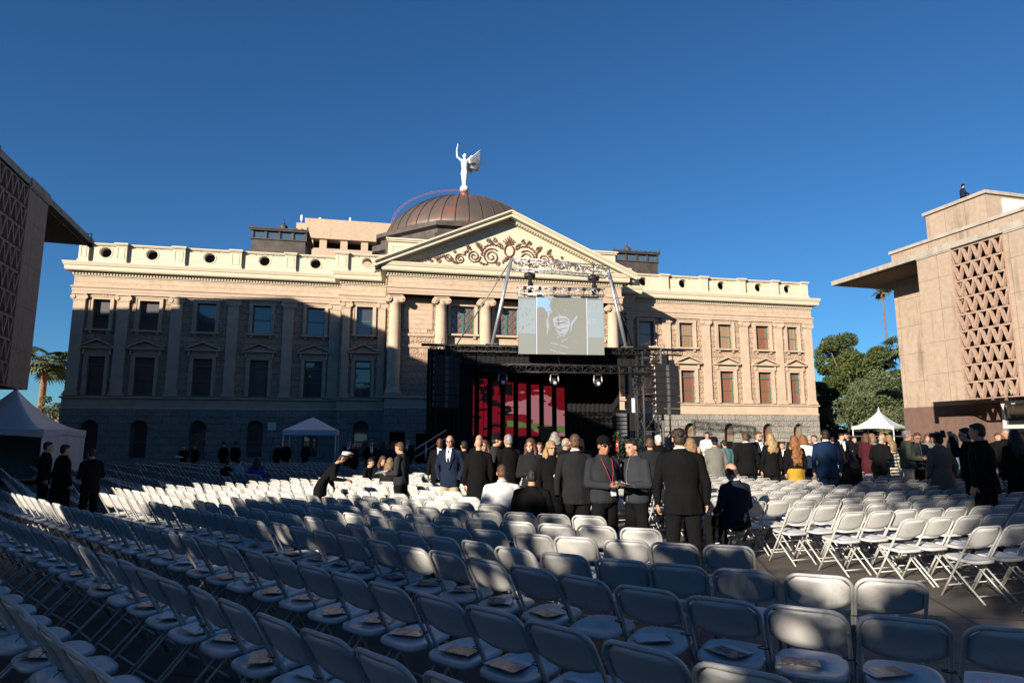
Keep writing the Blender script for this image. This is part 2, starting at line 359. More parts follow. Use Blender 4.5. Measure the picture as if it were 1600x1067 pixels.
for a, b2, y, la, lb in S5:
    mb = MB(); n = int((b2 - a + .4) / .19)
    for i in range(n): x = a - .15 + i * (b2 - a + .3) / n; mb.box(x, x + .105, y - .22, y - .09, 12.73, 12.885)
    mb.build('dentil_course', M_cream, cap)
for xx in (PL - .22, PR + .08):
    mb = MB()
    for k in range(16): mb.box(xx, xx + .14, -4.2 + k * .19, -4.1 + k * .19, 12.73, 12.885)
    mb.build('dentil_course', M_cream, cap)
# pilasters
def pilaster(x, y, w=.72):
    mb = MB(); h = w / 2
    mb.box(x - h - .1, x + h + .1, y - .26, y + .01, 4.56, 4.72); mb.box(x - h - .05, x + h + .05, y - .21, y + .01, 4.72, 4.86)
    mb.box(x - h, x + h, y - .16, y + .01, 4.86, 11.0); mb.box(x - h - .04, x + h + .04, y - .2, y + .01, 10.93, 11.0)
    mb.box(x - h - .1, x + h + .1, y - .3, y + .01, 11.34, 11.43); mb.box(x - h + .02, x + h - .02, y - .22, y + .01, 11.0, 11.34)
    for sx in (-1, 1): mb.tube([(x + sx * (h + .02), y - .27, 11.17), (x + sx * (h + .02), y + .02, 11.17)], .15, 14)
    o = mb.build('pilaster', M_plain, cap)
for x in (.42, 3.1, 6.45, 10.1, 13.8, 17.0): pilaster(x, 0)
for x in (17.85, 20.3, 37.65, 39.2): pilaster(x, YI, .5)
for x in (42.8, 46.27, 49.72, 52.9, 55.7): pilaster(x, 0, .66)
# columns
def column(x):
    mb = MB(); y = YP - .42
    mb.box(x - .58, x + .58, y - .58, YP, 4.56, 4.72)
    mb.lathe([(.56, 4.72), (.58, 4.80), (.52, 4.88), (.49, 4.92), (.51, 4.98), (.45, 5.03), (.425, 5.2), (.425, 7), (.41, 8.4), (.375, 10.3), (.36, 10.82), (.40, 10.86), (.40, 10.92), (.36, 10.96), (.42, 11.12)], (x, y), 28)
    mb.box(x - .5, x + .5, y - .45, YP, 11.34, 11.43); mb.box(x - .42, x + .42, y - .38, y + .3, 11.12, 11.34)
    for sx in (-1, 1):
        mb.tube([(x + sx * .44, y - .46, 11.12), (x + sx * .44, y + .38, 11.12)], .21, 18)
        mb.tube([(x + sx * .44, y - .50, 11.12), (x + sx * .44, y - .44, 11.12)], .12, 14); mb.tube([(x + sx * .44, y - .53, 11.12), (x + sx * .44, y - .44, 11.12)], .05, 10)
    mb.build('column', M_plain, cap)
for x in COLS: column(x)
# windows
def surround(x, hw, y, z0, z1, ped):
    mb = MB()
    f = .17
    mb.box(x - hw - f, x - hw, y - .09, y + .02, z0, z1 + f); mb.box(x + hw, x + hw + f, y - .09, y + .02, z0, z1 + f); mb.box(x - hw, x + hw, y - .09, y + .02, z1, z1 + f)
    mb.box(x - hw - f - .06, x - hw - f, y - .13, y + .02, z0, z1 + f + .06); mb.box(x + hw + f, x + hw + f + .06, y - .13, y + .02, z0, z1 + f + .06); mb.box(x - hw - f, x + hw + f, y - .13, y + .02, z1 + f, z1 + f + .06)
    if ped:
        z = z1 + f + .06; W = hw + f + .34
        mb.box(x - hw - f, x + hw + f, y - .07, y + .02, z, z + .28); mb.box(x - W, x + W, y - .34, y + .02, z + .28, z + .38)
        mb.prism([(x - W + .05, z + .38), (x + W - .05, z + .38), (x, z + .78)], 'y', y - .12, y + .02)
        for s2 in (-1, 1):
            a = (x + s2 * W, z + .38); b2 = (x, z + .84)
            pts = [a, b2, (b2[0], b2[1] + .11), (a[0], a[1] + .10)]
            if s2 < 0: pts = pts[::-1]
            mb.prism(pts, 'y', y - .36, y + .02)
        for s2 in (-1, 1): mb.box(x + s2 * (hw + f + .1) - .07, x + s2 * (hw + f + .1) + .07, y - .2, y + .02, z - .1, z + .28)
    else:
        mb.box(x - hw - f - .14, x + hw + f + .14, y - .26, y + .02, z0 - .13, z0); mb.box(x - hw - .1, x - hw + .08, y - .16, y + .02, z0 - .3, z0 - .13); mb.box(x + hw - .08, x + hw + .1, y - .16, y + .02, z0 - .3, z0 - .13)
    return mb
def sash(x, hw, y, z0, z1, transom=None, pane=M_pane):
    mb = MB(); w = .07; yy = y + .2; mb.box(x - hw, x - hw + w, yy, yy + .08, z0, z1); mb.box(x + hw - w, x + hw, yy, yy + .08, z0, z1)
    mb.box(x - hw + w, x + hw - w, yy, yy + .08, z1 - w, z1); mb.box(x - hw + w, x + hw - w, yy, yy + .08, z0, z0 + w + .02)
    zt = z1 if transom is None else transom; zm = (z0 + zt) / 2; mb.box(x - hw + w, x + hw - w, yy + .01, yy + .07, zm - .03, zm + .03)
    if transom: mb.box(x - hw + w, x + hw - w, yy - .02, yy + .08, transom - .07, transom + .07)
    fr = mb.build('window', M_teal, cap)
    q = MB(); q.box(x - hw + .02, x + hw - .02, yy + .05, yy + .058, z0 + .02, z1 - .02); q.build('pane', pane, fr)
    return fr
for (cx, hw, yy) in wins:
    pn = M_pane if cx > 30 else M_pane_shade  # left panes use a darker copy: shade of that wing put into the colour
    w1 = sash(cx, hw, yy, U0, U1, None, pn); surround(cx, hw, yy, U0, U1, False).build('surround', M_plain, w1)
    w2 = sash(cx, hw, yy, B0, B1, B1 - .52, pn); surround(cx, hw, yy, B0, B1, True).build('surround', M_plain, w2)
    # basement window in arch
    mb = MB(); y = yy + .26
    mb.box(cx - .5, cx - .43, y, y + .07, .5, 2.5); mb.box(cx + .43, cx + .5, y, y + .07, .5, 2.5); mb.box(cx - .43, cx + .43, y + .01, y + .06, 1.5, 1.57)
    mb.tube([(cx - .47 * cos(pi * k / 10), y + .03, 2.46 + .47 * sin(pi * k / 10)) for k in range(11)], .04, 6)
    fr = mb.build('basement_window', M_teal, cap)
    q = MB(); q.prism([(cx - .5, .5), (cx + .5, .5)] + [(cx + .5 * cos(pi * k / 10), 2.46 + .5 * sin(pi * k / 10)) for k in range(11)], 'y', y + .05, y + .058); q.build('pane', pn, fr)
for i in (1, 2, 3):
    cx = (COLS[i] + COLS[i + 1]) / 2
    for (z0, z1) in ((8.95, 10.95), (4.9, 7.6)):
        mb = MB(); y = YP + .16; hw = .82; w = .08
        for a, b2 in ((-hw, -hw + w), (hw - w, hw), (-.1, .1)): mb.box(cx + a, cx + b2, y, y + .09, z0, z1)
        for (za, zb) in ((z0, z0 + w), (z1 - w, z1)):
            for a, b2 in ((-hw + w, -.1), (.1, hw - w)): mb.box(cx + a, cx + b2, y, y + .09, za, zb)
        fr = mb.build('window', M_teal, cap)
        q = MB(); q.box(cx - hw + .03, cx + hw - .03, y + .07, y + .078, z0 + .03, z1 - .03); q.build('pane', M_pane, fr)
        q = MB()
        for (a, b2) in ((-hw + w, -.1), (.1, hw - w)):
            m0 = (a + b2) / 2; n = 3 if z1 - z0 < 2.2 else 4; hh = (z1 - z0 - 2 * w) / n
            q.box(cx + m0 - .018, cx + m0 + .018, y + .03, y + .05, z0 + w, z1 - w)
            for k in range(n):
                za, zb = z0 + w + k * hh, z0 + w + (k + 1) * hh
                for pa, pb in (((a, za), (b2, zb)), ((b2, za), (a, zb))): q.tube([(cx + pa[0], y + .04, pa[1]), (cx + pb[0], y + .04, pb[1])], .017, 5)
                if k: q.box(cx + a, cx + b2, y + .028, y + .052, za - .022, za + .022)
        q.build('lattice', M_teal, fr)
        sm = surround(cx, hw, YP, z0, z1, False); sm.build('surround', M_plain, fr)
for a, b2 in ((21.0, 22.0), (22.7, 25.4), (27.7, 30.3)): mb = MB(); mb.box(a, b2, -4.1, -4.02, 0, 2.9); mb.build('basement_door', M_dark, cap)
# dark inner shell so that nothing shows through the openings, and flat roof
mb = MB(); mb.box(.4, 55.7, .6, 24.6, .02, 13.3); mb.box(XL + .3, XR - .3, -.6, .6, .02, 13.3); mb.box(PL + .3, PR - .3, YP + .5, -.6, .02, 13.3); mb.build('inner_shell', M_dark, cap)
mb = MB(); mb.box(-.1, 56.2, 0.0, 25, 13.44, 13.53); mb.box(PL, PR, -4.0, 0, 13.44, 13.52); mb.build('roof_deck', mat('roof_felt', (.12, .11, .1), .9), cap)
# parapet with round openings
def parapet(x0, x1, y, holes, piers, th=.42):
    mb = MB(); z0, z1 = 13.55, 14.86
    cuts = sorted([x0, x1] + [q for h in holes for q in (h - .62, h + .62)])
    z2, z3 = 13.78, 15.02 - .16
    mb.box(x0 - .0, x1 + .0, y - .06, y + th, z0, 13.76)
    i = 0
    segs = []; last = x0
    for h in holes: segs.append((last, h - .62)); last = h + .62
    segs.append((last, x1))
    for a, b2 in segs:
        if b2 - a > .01: mb.box(a, b2, y, y + th, 13.76, z3)
    N = 24
    for h in holes:
        cz = 14.39; R = .36
        # square annulus with a round hole
        def sq(k):
            t = 2 * pi * k / N; c_, s_ = cos(t), sin(t); m = max(abs(c_) / .62, abs(s_) / (z3 - cz if s_ > 0 else cz - 13.76)); return (h + c_ / m, cz + s_ / m)
        for k in range(N):
            p, q = sq(k), sq(k + 1); t0, t1 = 2 * pi * k / N, 2 * pi * (k + 1) / N
            a, b2 = (h + R * cos(t0), cz + R * sin(t0)), (h + R * cos(t1), cz + R * sin(t1))
            for yy in (y, y + th): mb.quad((a[0], yy, a[1]), (p[0], yy, p[1]), (q[0], yy, q[1]), (b2[0], yy, b2[1]))
            mb.quad((a[0], y, a[1]), (b2[0], y, b2[1]), (b2[0], y + th, b2[1]), (a[0], y + th, a[1]))
        for dx in (-.62, .62):
            pass
        mb.tube([(h + (R + .07) * cos(2 * pi * k / 28), y, cz + (R + .07) * sin(2 * pi * k / 28)) for k in range(28)], .03, 6, closed=True)
        for dx0, dx1 in ((-1.25, -.52), (.52, 1.25)):        # raised panel mouldings beside each opening
            if h + dx0 > x0 + .1 and h + dx1 < x1 - .1:
                mb.box(h + dx0, h + dx1, y - .02, y, cz + .30, cz + .335); mb.box(h + dx0, h + dx1, y - .02, y, cz - .335, cz - .30)
    mb.box(x0, x1, y - .10, y + th + .06, z3, z3 + .06); mb.box(x0, x1, y - .15, y + th + .1, z3 + .06, z3 + .14)
    for a, b2 in piers:
        mb.box(a, b2, y - .22, y - .0, 13.76, z3); mb.box(a - .05, b2 + .05, y - .28, y - .0, 13.55, 13.80)
        mb.box(a - .03, b2 + .03, y - .30, y + th + .12, z3 + .0, z3 + .065); mb.box(a - .08, b2 + .08, y - .36, y + th + .16, z3 + .065, z3 + .17)
        w = .13
        if b2 - a > .45:
            mb.box(a + w, b2 - w, y - .245, y - .22, 14.72, 14.74); mb.box(a + w, b2 - w, y - .245, y - .22, 13.95, 13.97); mb.box(a + w, a + w + .02, y - .245, y - .22, 13.97, 14.72); mb.box(b2 - w - .02, b2 - w, y - .245, y - .22, 13.97, 14.72)
    return mb
pm = parapet(.08, 16.9, .12, [1.62, 4.53, 8.25, 11.92, 15.45], [(.05, .65), (2.3, 3.0), (5.92, 6.7), (9.65, 10.41), (13.35, 14.1)]); pm.build('parapet', M_cream, cap)
pm = parapet(16.9, 20.6, YI + .2, [19.15], [(16.95, 17.8)], .9); pm.build('parapet', M_cream, cap)
pm = parapet(37.4, 39.5, YI + .2, [], [(37.5, 39.4)], .9); pm.build('parapet', M_cream, cap)
pm = parapet(39.5, 56.0, .12, [41.02, 44.51, 48.0, 51.45, 54.2], [(42.45, 43.15), (45.95, 46.65), (49.4, 50.1), (52.6, 53.2), (55.4, 56.0)]); pm.build('parapet', M_cream, cap)
mb = MB(); mb.box(.08, .5, .54, 24, 13.55, 14.9); mb.box(55.6, 56.0, .54, 24, 13.55, 14.9); mb.box(.08, 56, 24, 24.4, 13.55, 14.9); mb.build('parapet', M_cream, cap)
for a, b2 in ((.8, 18), (39.5, 55)): mb = MB(); mb.box(a, b2, 1.0, 1.2, 13.55, 14.95); mb.build('roof_curb', M_lead, cap)
# attic blocks beside the pediment
for a, b2 in ((20.6, 25.5), (32.5, 38.1)):
    mb = MB()
    mb.box(a, b2, -1.3, 8, 13.55, 16.0); mb.box(a - .1, b2 + .1, -1.42, 8.1, 16.0, 16.12); mb.box(a - .18, b2 + .18, -1.5, 8.2, 16.12, 16.24)
    mb.box(a + .3, b2 - .3, -1.33, -1.3, 15.62, 15.66); mb.box(a + .3, a + .34, -1.33, -1.3, 14.2, 15.62); mb.box(b2 - .34, b2 - .3, -1.33, -1.3, 14.2, 15.62)
    mb.build('attic_block', M_cream, cap)
# pediment
PC = 28.97; yF = -4.3; apx = 17.62
mb = MB(); L, R_ = PL - .2, PR + .2
mb.prism([(L, 13.55), (R_, 13.55), (PC, 17.05)], 'y', yF + .05, yF + .6); mb.build('tympanum', M_cream, cap)
mb = MB()
hwid = (PR - PL) / 2 + 1.0
for s2 in (-1, 1):
    def rake(o0, o1, y0, y1, e=0):
        # band between offsets o0..o1 measured down from the top edge
        ex = PC + s2 * (hwid + e); base = 13.52 ; sl = (apx - base) / (hwid + e)
        pts = [(PC, apx - o0), (ex, base - o0 + .0), (ex, base - o1), (PC, apx - o1)]
        if s2 > 0: pts = pts[::-1]
        mb.prism(pts, 'y', y0, y1)
    rake(0, .12, yF - .96, yF + 1.2); rake(.12, .2, yF - .88, yF + 1.2); rake(.2, .42, yF - .78, yF + 1.2); rake(.42, .5, yF - .30, yF + .3); rake(.5, .62, yF - .12, yF + .3)
    for k in range(44):
        x = PC + s2 * (.12 + k * .19); z = apx - .48 - (abs(x - PC)) * (apx - 13.52) / hwid
        if z < 13.75: break
        mb.box(x - .05, x + .05, yF - .24, yF - .1, z - .12, z)
mb.build('raking_cornice', M_cream, cap)
mb = MB(); mb.prism([(L - .6, 13.56), (R_ + .6, 13.56), (PC, apx - .02)], 'y', yF + 1.2, 6.0); mb.build('pediment_roof', M_lead, cap)
# scroll ornament
M_orn = mat('red_brown_ornament', (.14, .068, .05), .7, var=.25, vs=9)
mb = MB(); yo = yF + .0
def spiral(cx, cz, R, turns, a0, dirn, r=.05, lead=None):
    pts = []; n = int(26 * turns)
    for i in range(n + 1):
        q = i / n; a = a0 + dirn * 2 * pi * turns * q; rr = R * (1 - q) ** .8 * .92 + R * .08
        pts.append((cx + rr * cos(a), yo, cz + rr * sin(a)))
    if lead: pts = [(p_[0], yo, p_[1]) for p_ in lead] + pts
    mb.tube(pts, [r * (1.25 - .6 * i / len(pts)) for i in range(len(pts))], 6)
    for i in range(1, len(pts) - 2, 2):       # leaf tips along the scroll
        p = Vector(pts[i]); d = Vector(pts[i + 1]) - p
        if d.length < 1e-5: continue
        nrm = Vector((d.z, 0, -d.x)).normalized()
        s3 = 1 if i % 4 == 1 else -1; k = r * (2.6 - 1.2 * i / len(pts))
        mb.add([p + d.normalized() * r, p - d.normalized() * r, p + nrm * s3 * k + d.normalized() * r * 1.3 + Vector((0, -.03, 0)), p + Vector((0, -.06, 0))], [(0, 2, 3), (2, 1, 3), (0, 1, 2)])
for s2 in (-1, 1):
    A0 = (lambda a: a if s2 > 0 else pi - a)
    spiral(PC + s2 * 1.28, 14.42, .60, 2.1, A0(2.3), -s2, .04); spiral(PC + s2 * 2.52, 14.38, .46, 2.0, A0(pi), s2, .036)
    spiral(PC + s2 * 3.50, 14.12, .36, 1.9, A0(2.2), -s2, .032); spiral(PC + s2 * 4.30, 14.18, .30, 1.8, A0(pi), s2, .028)
    spiral(PC + s2 * 4.95, 13.92, .20, 1.6, A0(2.0), -s2, .024); spiral(PC + s2 * 5.5, 13.92, .14, 1.4, A0(pi), s2, .02)
    spiral(PC + s2 * 2.15, 15.12, .20, 1.5, A0(1.2), s2, .022); spiral(PC + s2 * 1.5, 15.55, .15, 1.4, A0(2.0), -s2, .02); spiral(PC + s2 * 1.05, 15.62, .18, 1.4, A0(1), s2, .022)
    spiral(PC + s2 * 2.95, 14.95, .15, 1.4, A0(1.2), s2, .02); spiral(PC + s2 * 3.9, 14.62, .12, 1.3, A0(1.2), s2, .018); spiral(PC + s2 * .85, 13.95, .18, 1.4, A0(2), s2, .022)
    for arc in ([(.46, 15.02), (.8, 15.25), (1.25, 15.32), (1.7, 15.15), (1.95, 14.8), (1.98, 14.45)], [(1.5, 13.86), (1.9, 13.82), (2.1, 14.0)], [(2.9, 14.72), (3.15, 14.66), (3.2, 14.4)],
                [(3.6, 13.8), (3.95, 13.86), (4.05, 14.05)], [(4.55, 14.3), (4.8, 14.2), (5.0, 14.12), (5.3, 14.1)], [(5.6, 14.02), (5.95, 13.85), (6.4, 13.74), (6.9, 13.72)], [(1.95, 14.75), (2.1, 15.0), (2.3, 15.2), (2.35, 15.4)],
                [(1.2, 15.32), (1.3, 15.5), (1.5, 15.72)], [(2.75, 14.8), (2.9, 15.1), (3.1, 15.15)], [(.5, 13.98), (.3, 14.25), (.1, 14.4)]):
        arc = [(PC + s2 * a, z) for a, z in arc]
        mb.tube([(a, yo, b2) for a, b2 in arc], .034, 6)
        for i in range(len(arc) - 1):
            for q in (.15, .4, .65, .9):
                x = arc[i][0] * (1 - q) + arc[i + 1][0] * q; z = arc[i][1] * (1 - q) + arc[i + 1][1] * q; d_ = Vector((arc[i + 1][0] - arc[i][0], 0, arc[i + 1][1] - arc[i][1])).normalized(); nn = Vector((d_.z, 0, -d_.x)) * (1 if q in (.15, .65) else -1)
                mb.ell(Vector((x, yo, z)) + nn * .06, (.03, .03, .065), 6, 4, Matrix.Rotation(atan2(nn.x, nn.z) * .6, 3, 'Y'))
    for k in range(3): mb.ell((PC + s2 * (.5 + .13 * k), yo, 15.35 + .02 * k - .12 * (k == 0)), (.05, .035, .17), 6, 5, Matrix.Rotation(s2 * (.3 + .25 * k), 3, 'Y'))
mb.tube([(PC + .34 * cos(2 * pi * k / 24), yo, 14.93 + .44 * sin(2 * pi * k / 24)) for k in range(24)], .05, 7, closed=True)
mb.box(PC - .32, PC + .32, yo - .04, yo + .05, 15.40, 15.47); mb.box(PC - .32, PC + .32, yo - .04, yo + .05, 14.36, 14.43)
for k in range(-3, 4): mb.tube([(PC + k * .06, yo, 15.45), (PC + k * .14, yo - .02, 16.0 - abs(k) * .12)], [.04, .012], 6); mb.ell((PC + k * .14, yo, 15.96 - abs(k) * .12), (.04, .03, .06), 6, 4)
for k in (-2, -1, 1, 2): mb.tube([(PC + k * .05, yo, 14.38), (PC + k * .26, yo - .02, 14.14)], [.045, .02], 6)
mb.build('scroll_ornament', M_orn, cap)
# dome
dc = (28.95, 20.0)
mb = MB()
mb.lathe([(10.0, 13.5), (10.0, 19.9), (10.5, 20.1), (10.5, 20.7), (9.6, 20.75), (9.6, 21.4)], dc, 8, False, a0=pi / 8)
mb.build('drum', M_lead, cap)
mb = MB(); mb.lathe([(9.6, 21.4), (10.1, 21.6), (10.1, 22.0), (9.1, 22.25), (9.1, 22.38), (8.5, 22.45)], dc, 8, False, a0=pi / 8); mb.build('drum_cornice', M_lead, cap)
mb = MB(); pf = []
pf = [(8.6, 22.2), (8.5, 22.8), (8.25, 23.4), (7.9, 24.0), (7.35, 24.65), (6.75, 25.25), (6.0, 25.82), (5.2, 26.33), (4.3, 26.78), (3.3, 27.15), (2.3, 27.4), (1.4, 27.55), (.9, 27.62)]; mb.lathe(pf, dc, 48); dm = mb.build('dome', M_cop, cap)
mb = MB()
for j in range(40):
    t_ = 2 * pi * (j + .5) / 40; mb.tube([(dc[0] + (r + .015) * cos(t_), dc[1] + (r + .015) * sin(t_), z + .02) for r, z in pf], .045, 5)
mb.build('seam', M_lead, dm)
mb = MB(); mb.lathe([(1.9, 27.5), (1.9, 27.62), (1.2, 27.74), (.55, 27.8), (.5, 27.9)], dc, 24); mb.build('dome_cap', M_lead, dm)
mb = MB(); mb.lathe([(.5, 27.8), (.5, 28.5), (.4, 28.6), (.4, 28.9)], dc, 16); mb.build('neck', mat('bright_copper', (.36, .12, .06), .4, metal=.6), dm)
mb = MB()
cx0, z0 = dc[0], 23.6
for off in (-.0, .16): mb.tube([(cx0 - 7.75 * cos(a * pi / 2 / 16) - off * cos(a * pi / 32) + 0, dc[1] - 2.2, 23.5 + (4.45 + off) * sin(a * pi / 2 / 16)) for a in range(0, 17)], .022, 5)
for a in range(1, 16, 1):
    A = a * pi / 32; mb.tube([(cx0 - 7.75 * cos(A), dc[1] - 2.2, 23.5 + 4.45 * sin(A)), (cx0 - 7.91 * cos(A), dc[1] - 2.2, 23.5 + 4.61 * sin(A))], .02, 4)
mb.build('access_ladder', mat('red_rail_paint', (.30, .10, .07), .6), dm)
# lantern boxes on the roof
def lantern(x0, x1, y):
    mb = MB(); mb.box(x0 + .1, x1 - .1, y, y + 4.4, 13.55, 17.75); mb.box(x0, x1, y - .1, y + 4.5, 17.75, 17.83)
    mb.box(x0 - .05, x1 + .05, y - .15, y + 4.55, 18.5, 18.62); mb.box(x0 - .12, x1 + .12, y - .22, y + 4.62, 18.62, 18.72)
    n = 4; w_ = (x1 - x0 - .2) / n
    for i in range(n + 1): xx = x0 + .1 + i * w_; mb.box(xx - .09, xx + .09, y, y + .2, 17.83, 18.5)
    for i in range(n + 1): yy = y + .1 + i * 1.0; mb.box(x0 + .02, x0 + .2, yy, yy + .2, 17.83, 18.5); mb.box(x1 - .2, x1 - .02, yy, yy + .2, 17.83, 18.5)
    c = ((x0 + x1) / 2, y + 2.2)
    mb.lathe([(2.2, 18.72), (.9, 18.95), (.35, 19.05), (.30, 19.2), (.44, 19.25), (.44, 19.32), (.2, 19.4), (.36, 19.55), (.28, 19.72), (.1, 19.85), (.05, 20.1), (.02, 20.35)], c, 12)
    for i in range(9): mb.box(x0 + i * (x1 - x0) / 9, x0 + .22 + i * (x1 - x0) / 9, y - .2, y - .12, 18.72, 18.80)
    for xx in (x0 - .05, x1 + .05): mb.box(xx - .06, xx + .06, y - .2, y - .08, 18.7, 18.95)
    o = mb.build('roof_lantern', M_lead, cap)
    q = MB(); q.box(x0 + .2, x1 - .2, y + .12, y + 4.3, 17.84, 18.49); q.build('pane', mat('sky_glass', (.05, .08, .11), .08, coat=1, spec=.8), o)
lantern(9.75, 14.1, 6.0); lantern(40.9, 45.2, 6.0)

# tan office block behind
mb = MB(); tb = thing('office_tower', 'tan flat-roofed concrete block rising behind the capitol roof left of the dome', 'building', (-29.437, 42.198, 0), CA)
M_tan = stone('tan_concrete_panels', (.40, .295, .215), (.38, .28, .205), (.28, .2, .15), 2.9, 40, .012, 20, .01, offset=0)
mb.box(9.4, 42, 45, 60, 30.1, 33.0); mb.build('wall', M_tan, tb)
mb = MB(); mb.box(8.1, 9.4, 46.2, 60, 29.9, 32.6); mb.box(9.4, 10.6, 45.4, 60, 26, 30.1); mb.build('wall', M_tan, tb)
mb = MB(); mb.box(8.6, 42, 47, 60, 0, 30.1); mb.build('recessed_floor', M_dark, tb)
mb = MB()
for k in range(12): mb.box(11.5 + k * 2.9, 12.5 + k * 2.9, 45.3, 46, 26, 30.1)
mb.box(9.4, 42, 45.1, 47, 25.4, 28.7); mb.build('pillar', M_tan, tb)
M_alu = mat('galvanised_metal', (.5, .5, .5), .4, metal=.7)
for x, h in ((8.6, 1.2), (11.2, 1.0), (12.4, .7), (15.5, 1.3)):
    q = MB(); q.tube([(x, 47.5, 33 if x > 9.4 else 32.6), (x, 47.5, 33 + h)], .04, 6); q.box(x - .12, x + .12, 47.4, 47.5, 33 + h * .3, 33 + h); q.build('antenna', mat('white_paint', (.7, .7, .7), .5), tb)

# ------------------------------------------------------------------ winged statue on the dome
def w2c(x, y, z): return Vector((-29.437 + x * cos(CA) - y * sin(CA), 42.198 + x * sin(CA) + y * cos(CA), z))
def remesh(mb, voxel, smooth=2, name='tmp'):
    """merge overlapping closed shapes into one continuous skin; returns mesh datablock without material"""
    me = bpy.data.meshes.new(name); me.from_pydata(mb.v, [], mb.f); me.update()
    bm = bmesh.new(); bm.from_mesh(me); bmesh.ops.recalc_face_normals(bm, faces=bm.faces); bm.to_mesh(me); bm.free()
    o = bpy.data.objects.new(name, me); SC.collection.objects.link(o)
    r = o.modifiers.new('r', 'REMESH'); r.mode = 'VOXEL'; r.voxel_size = voxel; r.use_smooth_shade = True
    if smooth: s = o.modifiers.new('s', 'SMOOTH'); s.iterations = smooth; s.factor = .5
    dg = bpy.context.evaluated_depsgraph_get(); out = bpy.data.meshes.new_from_object(o.evaluated_get(dg)); out.name = name
    bpy.data.objects.remove(o); bpy.data.meshes.remove(me)
    return out
def skin_obj(mb, voxel, name, m, parent, smooth=2, extra=None):
    out = remesh(mb, voxel, smooth, name)
    if extra is not None:      # closed shapes kept as they are but living in the same mesh (hands, eyelids)
        bm = bmesh.new(); bm.from_mesh(out); tmp = extra.mesh('x', m); bm.from_mesh(tmp); bm.to_mesh(out); bm.free()
        out.polygons.foreach_set('use_smooth', [True] * len(out.polygons))
    out.materials.clear(); out.materials.append(m)
    o = link(bpy.data.objects.new(name, out)); o.parent = parent
    return o
# statue
M_white = mat('white_painted_bronze', (.6, .6, .59), .5, var=.05)
st = thing('winged_statue', 'white winged woman statue with one arm raised, standing on a ball atop the copper dome', 'statue', w2c(28.95, 20, 28.95), CA)
mb = MB(); mb.ell((0, 0, .1), (.49, .49, .47), 24, 14); mb.build('ball', M_white, st)
mb = MB(); z = .55
for (a, b2, ra, rb) in (((0, 0, z + .1), (0, 0, z + 1.3), .24, .40), ((0, 0, z + 1.3), (0, 0, z + 1.9), .42, .32), ((0, 0, z + 1.9), (0, -.05, z + 2.6), .32, .42),
                       ((-.3, -.05, z + 2.85), (.3, -.05, z + 2.8), .17, .17), ((0, -.05, z + 2.7), (0, -.08, z + 3.2), .2, .11), ((-.14, 0, z), (-.1, 0, z + .9), .12, .2), ((.12, .1, z), (.12, 0, z + .9), .12, .22),
                       ((-.36, -.05, z + 2.85), (-.86, -.1, z + 3.2), .14, .10), ((-.86, -.1, z + 3.2), (-.92, -.12, z + 4.0), .11, .075), ((-.92, -.12, z + 4.0), (-.82, -.12, z + 4.5), .08, .05), ((-.82, -.12, z + 4.45), (-.80, -.12, z + 4.75), .07, .04),
                       ((.36, -.05, z + 2.85), (.62, -.15, z + 2.6), .13, .1), ((.62, -.15, z + 2.6), (.5, -.4, z + 3.0), .1, .08)):
    mb.cap(a, b2, ra, rb)
mb.ell((0, -.1, z + 3.4), (.2, .23, .27)); mb.ell((0, .06, z + 3.45), (.24, .2, .24))
for k in range(9):
    t_ = 2 * pi * k / 9; mb.cap((.22 * cos(t_), .2 * sin(t_), z + .15), (.3 * cos(t_), .26 * sin(t_), z + 1.7), .05, .07, 6)
mb.v = [(x * 1.0, y * 1.15, q) for x, y, q in mb.v]
skin_obj(mb, .04, 'body', M_white, st)
for s2, ang in ((1, .25), (-1, .95)):
    mb = MB()
    for k in range(14):      # feathers fanning up and back
        q = k / 13; root = Vector((.28 + .1 * q, .22 + (.15 if s2 < 0 else 0), z + 2.95 - .75 * q)); L = 2.35 - 1.05 * q; a = radians(46 - 50 * q)
        if s2 < 0: L *= .8
        tip = root + Vector((cos(a) * L * cos(ang), sin(ang) * L * cos(a) + .1, sin(a) * L))
        mid = root.lerp(tip, .55); mb.tube([root, root.lerp(tip, .25), mid, root.lerp(tip, .85), tip], [.24, .32, .30, .2, .04], 8, r2=.05)
    mb.ell((.45, .3, z + 2.75), (.3, .12, .42)); mb.build('wing', M_white, st)

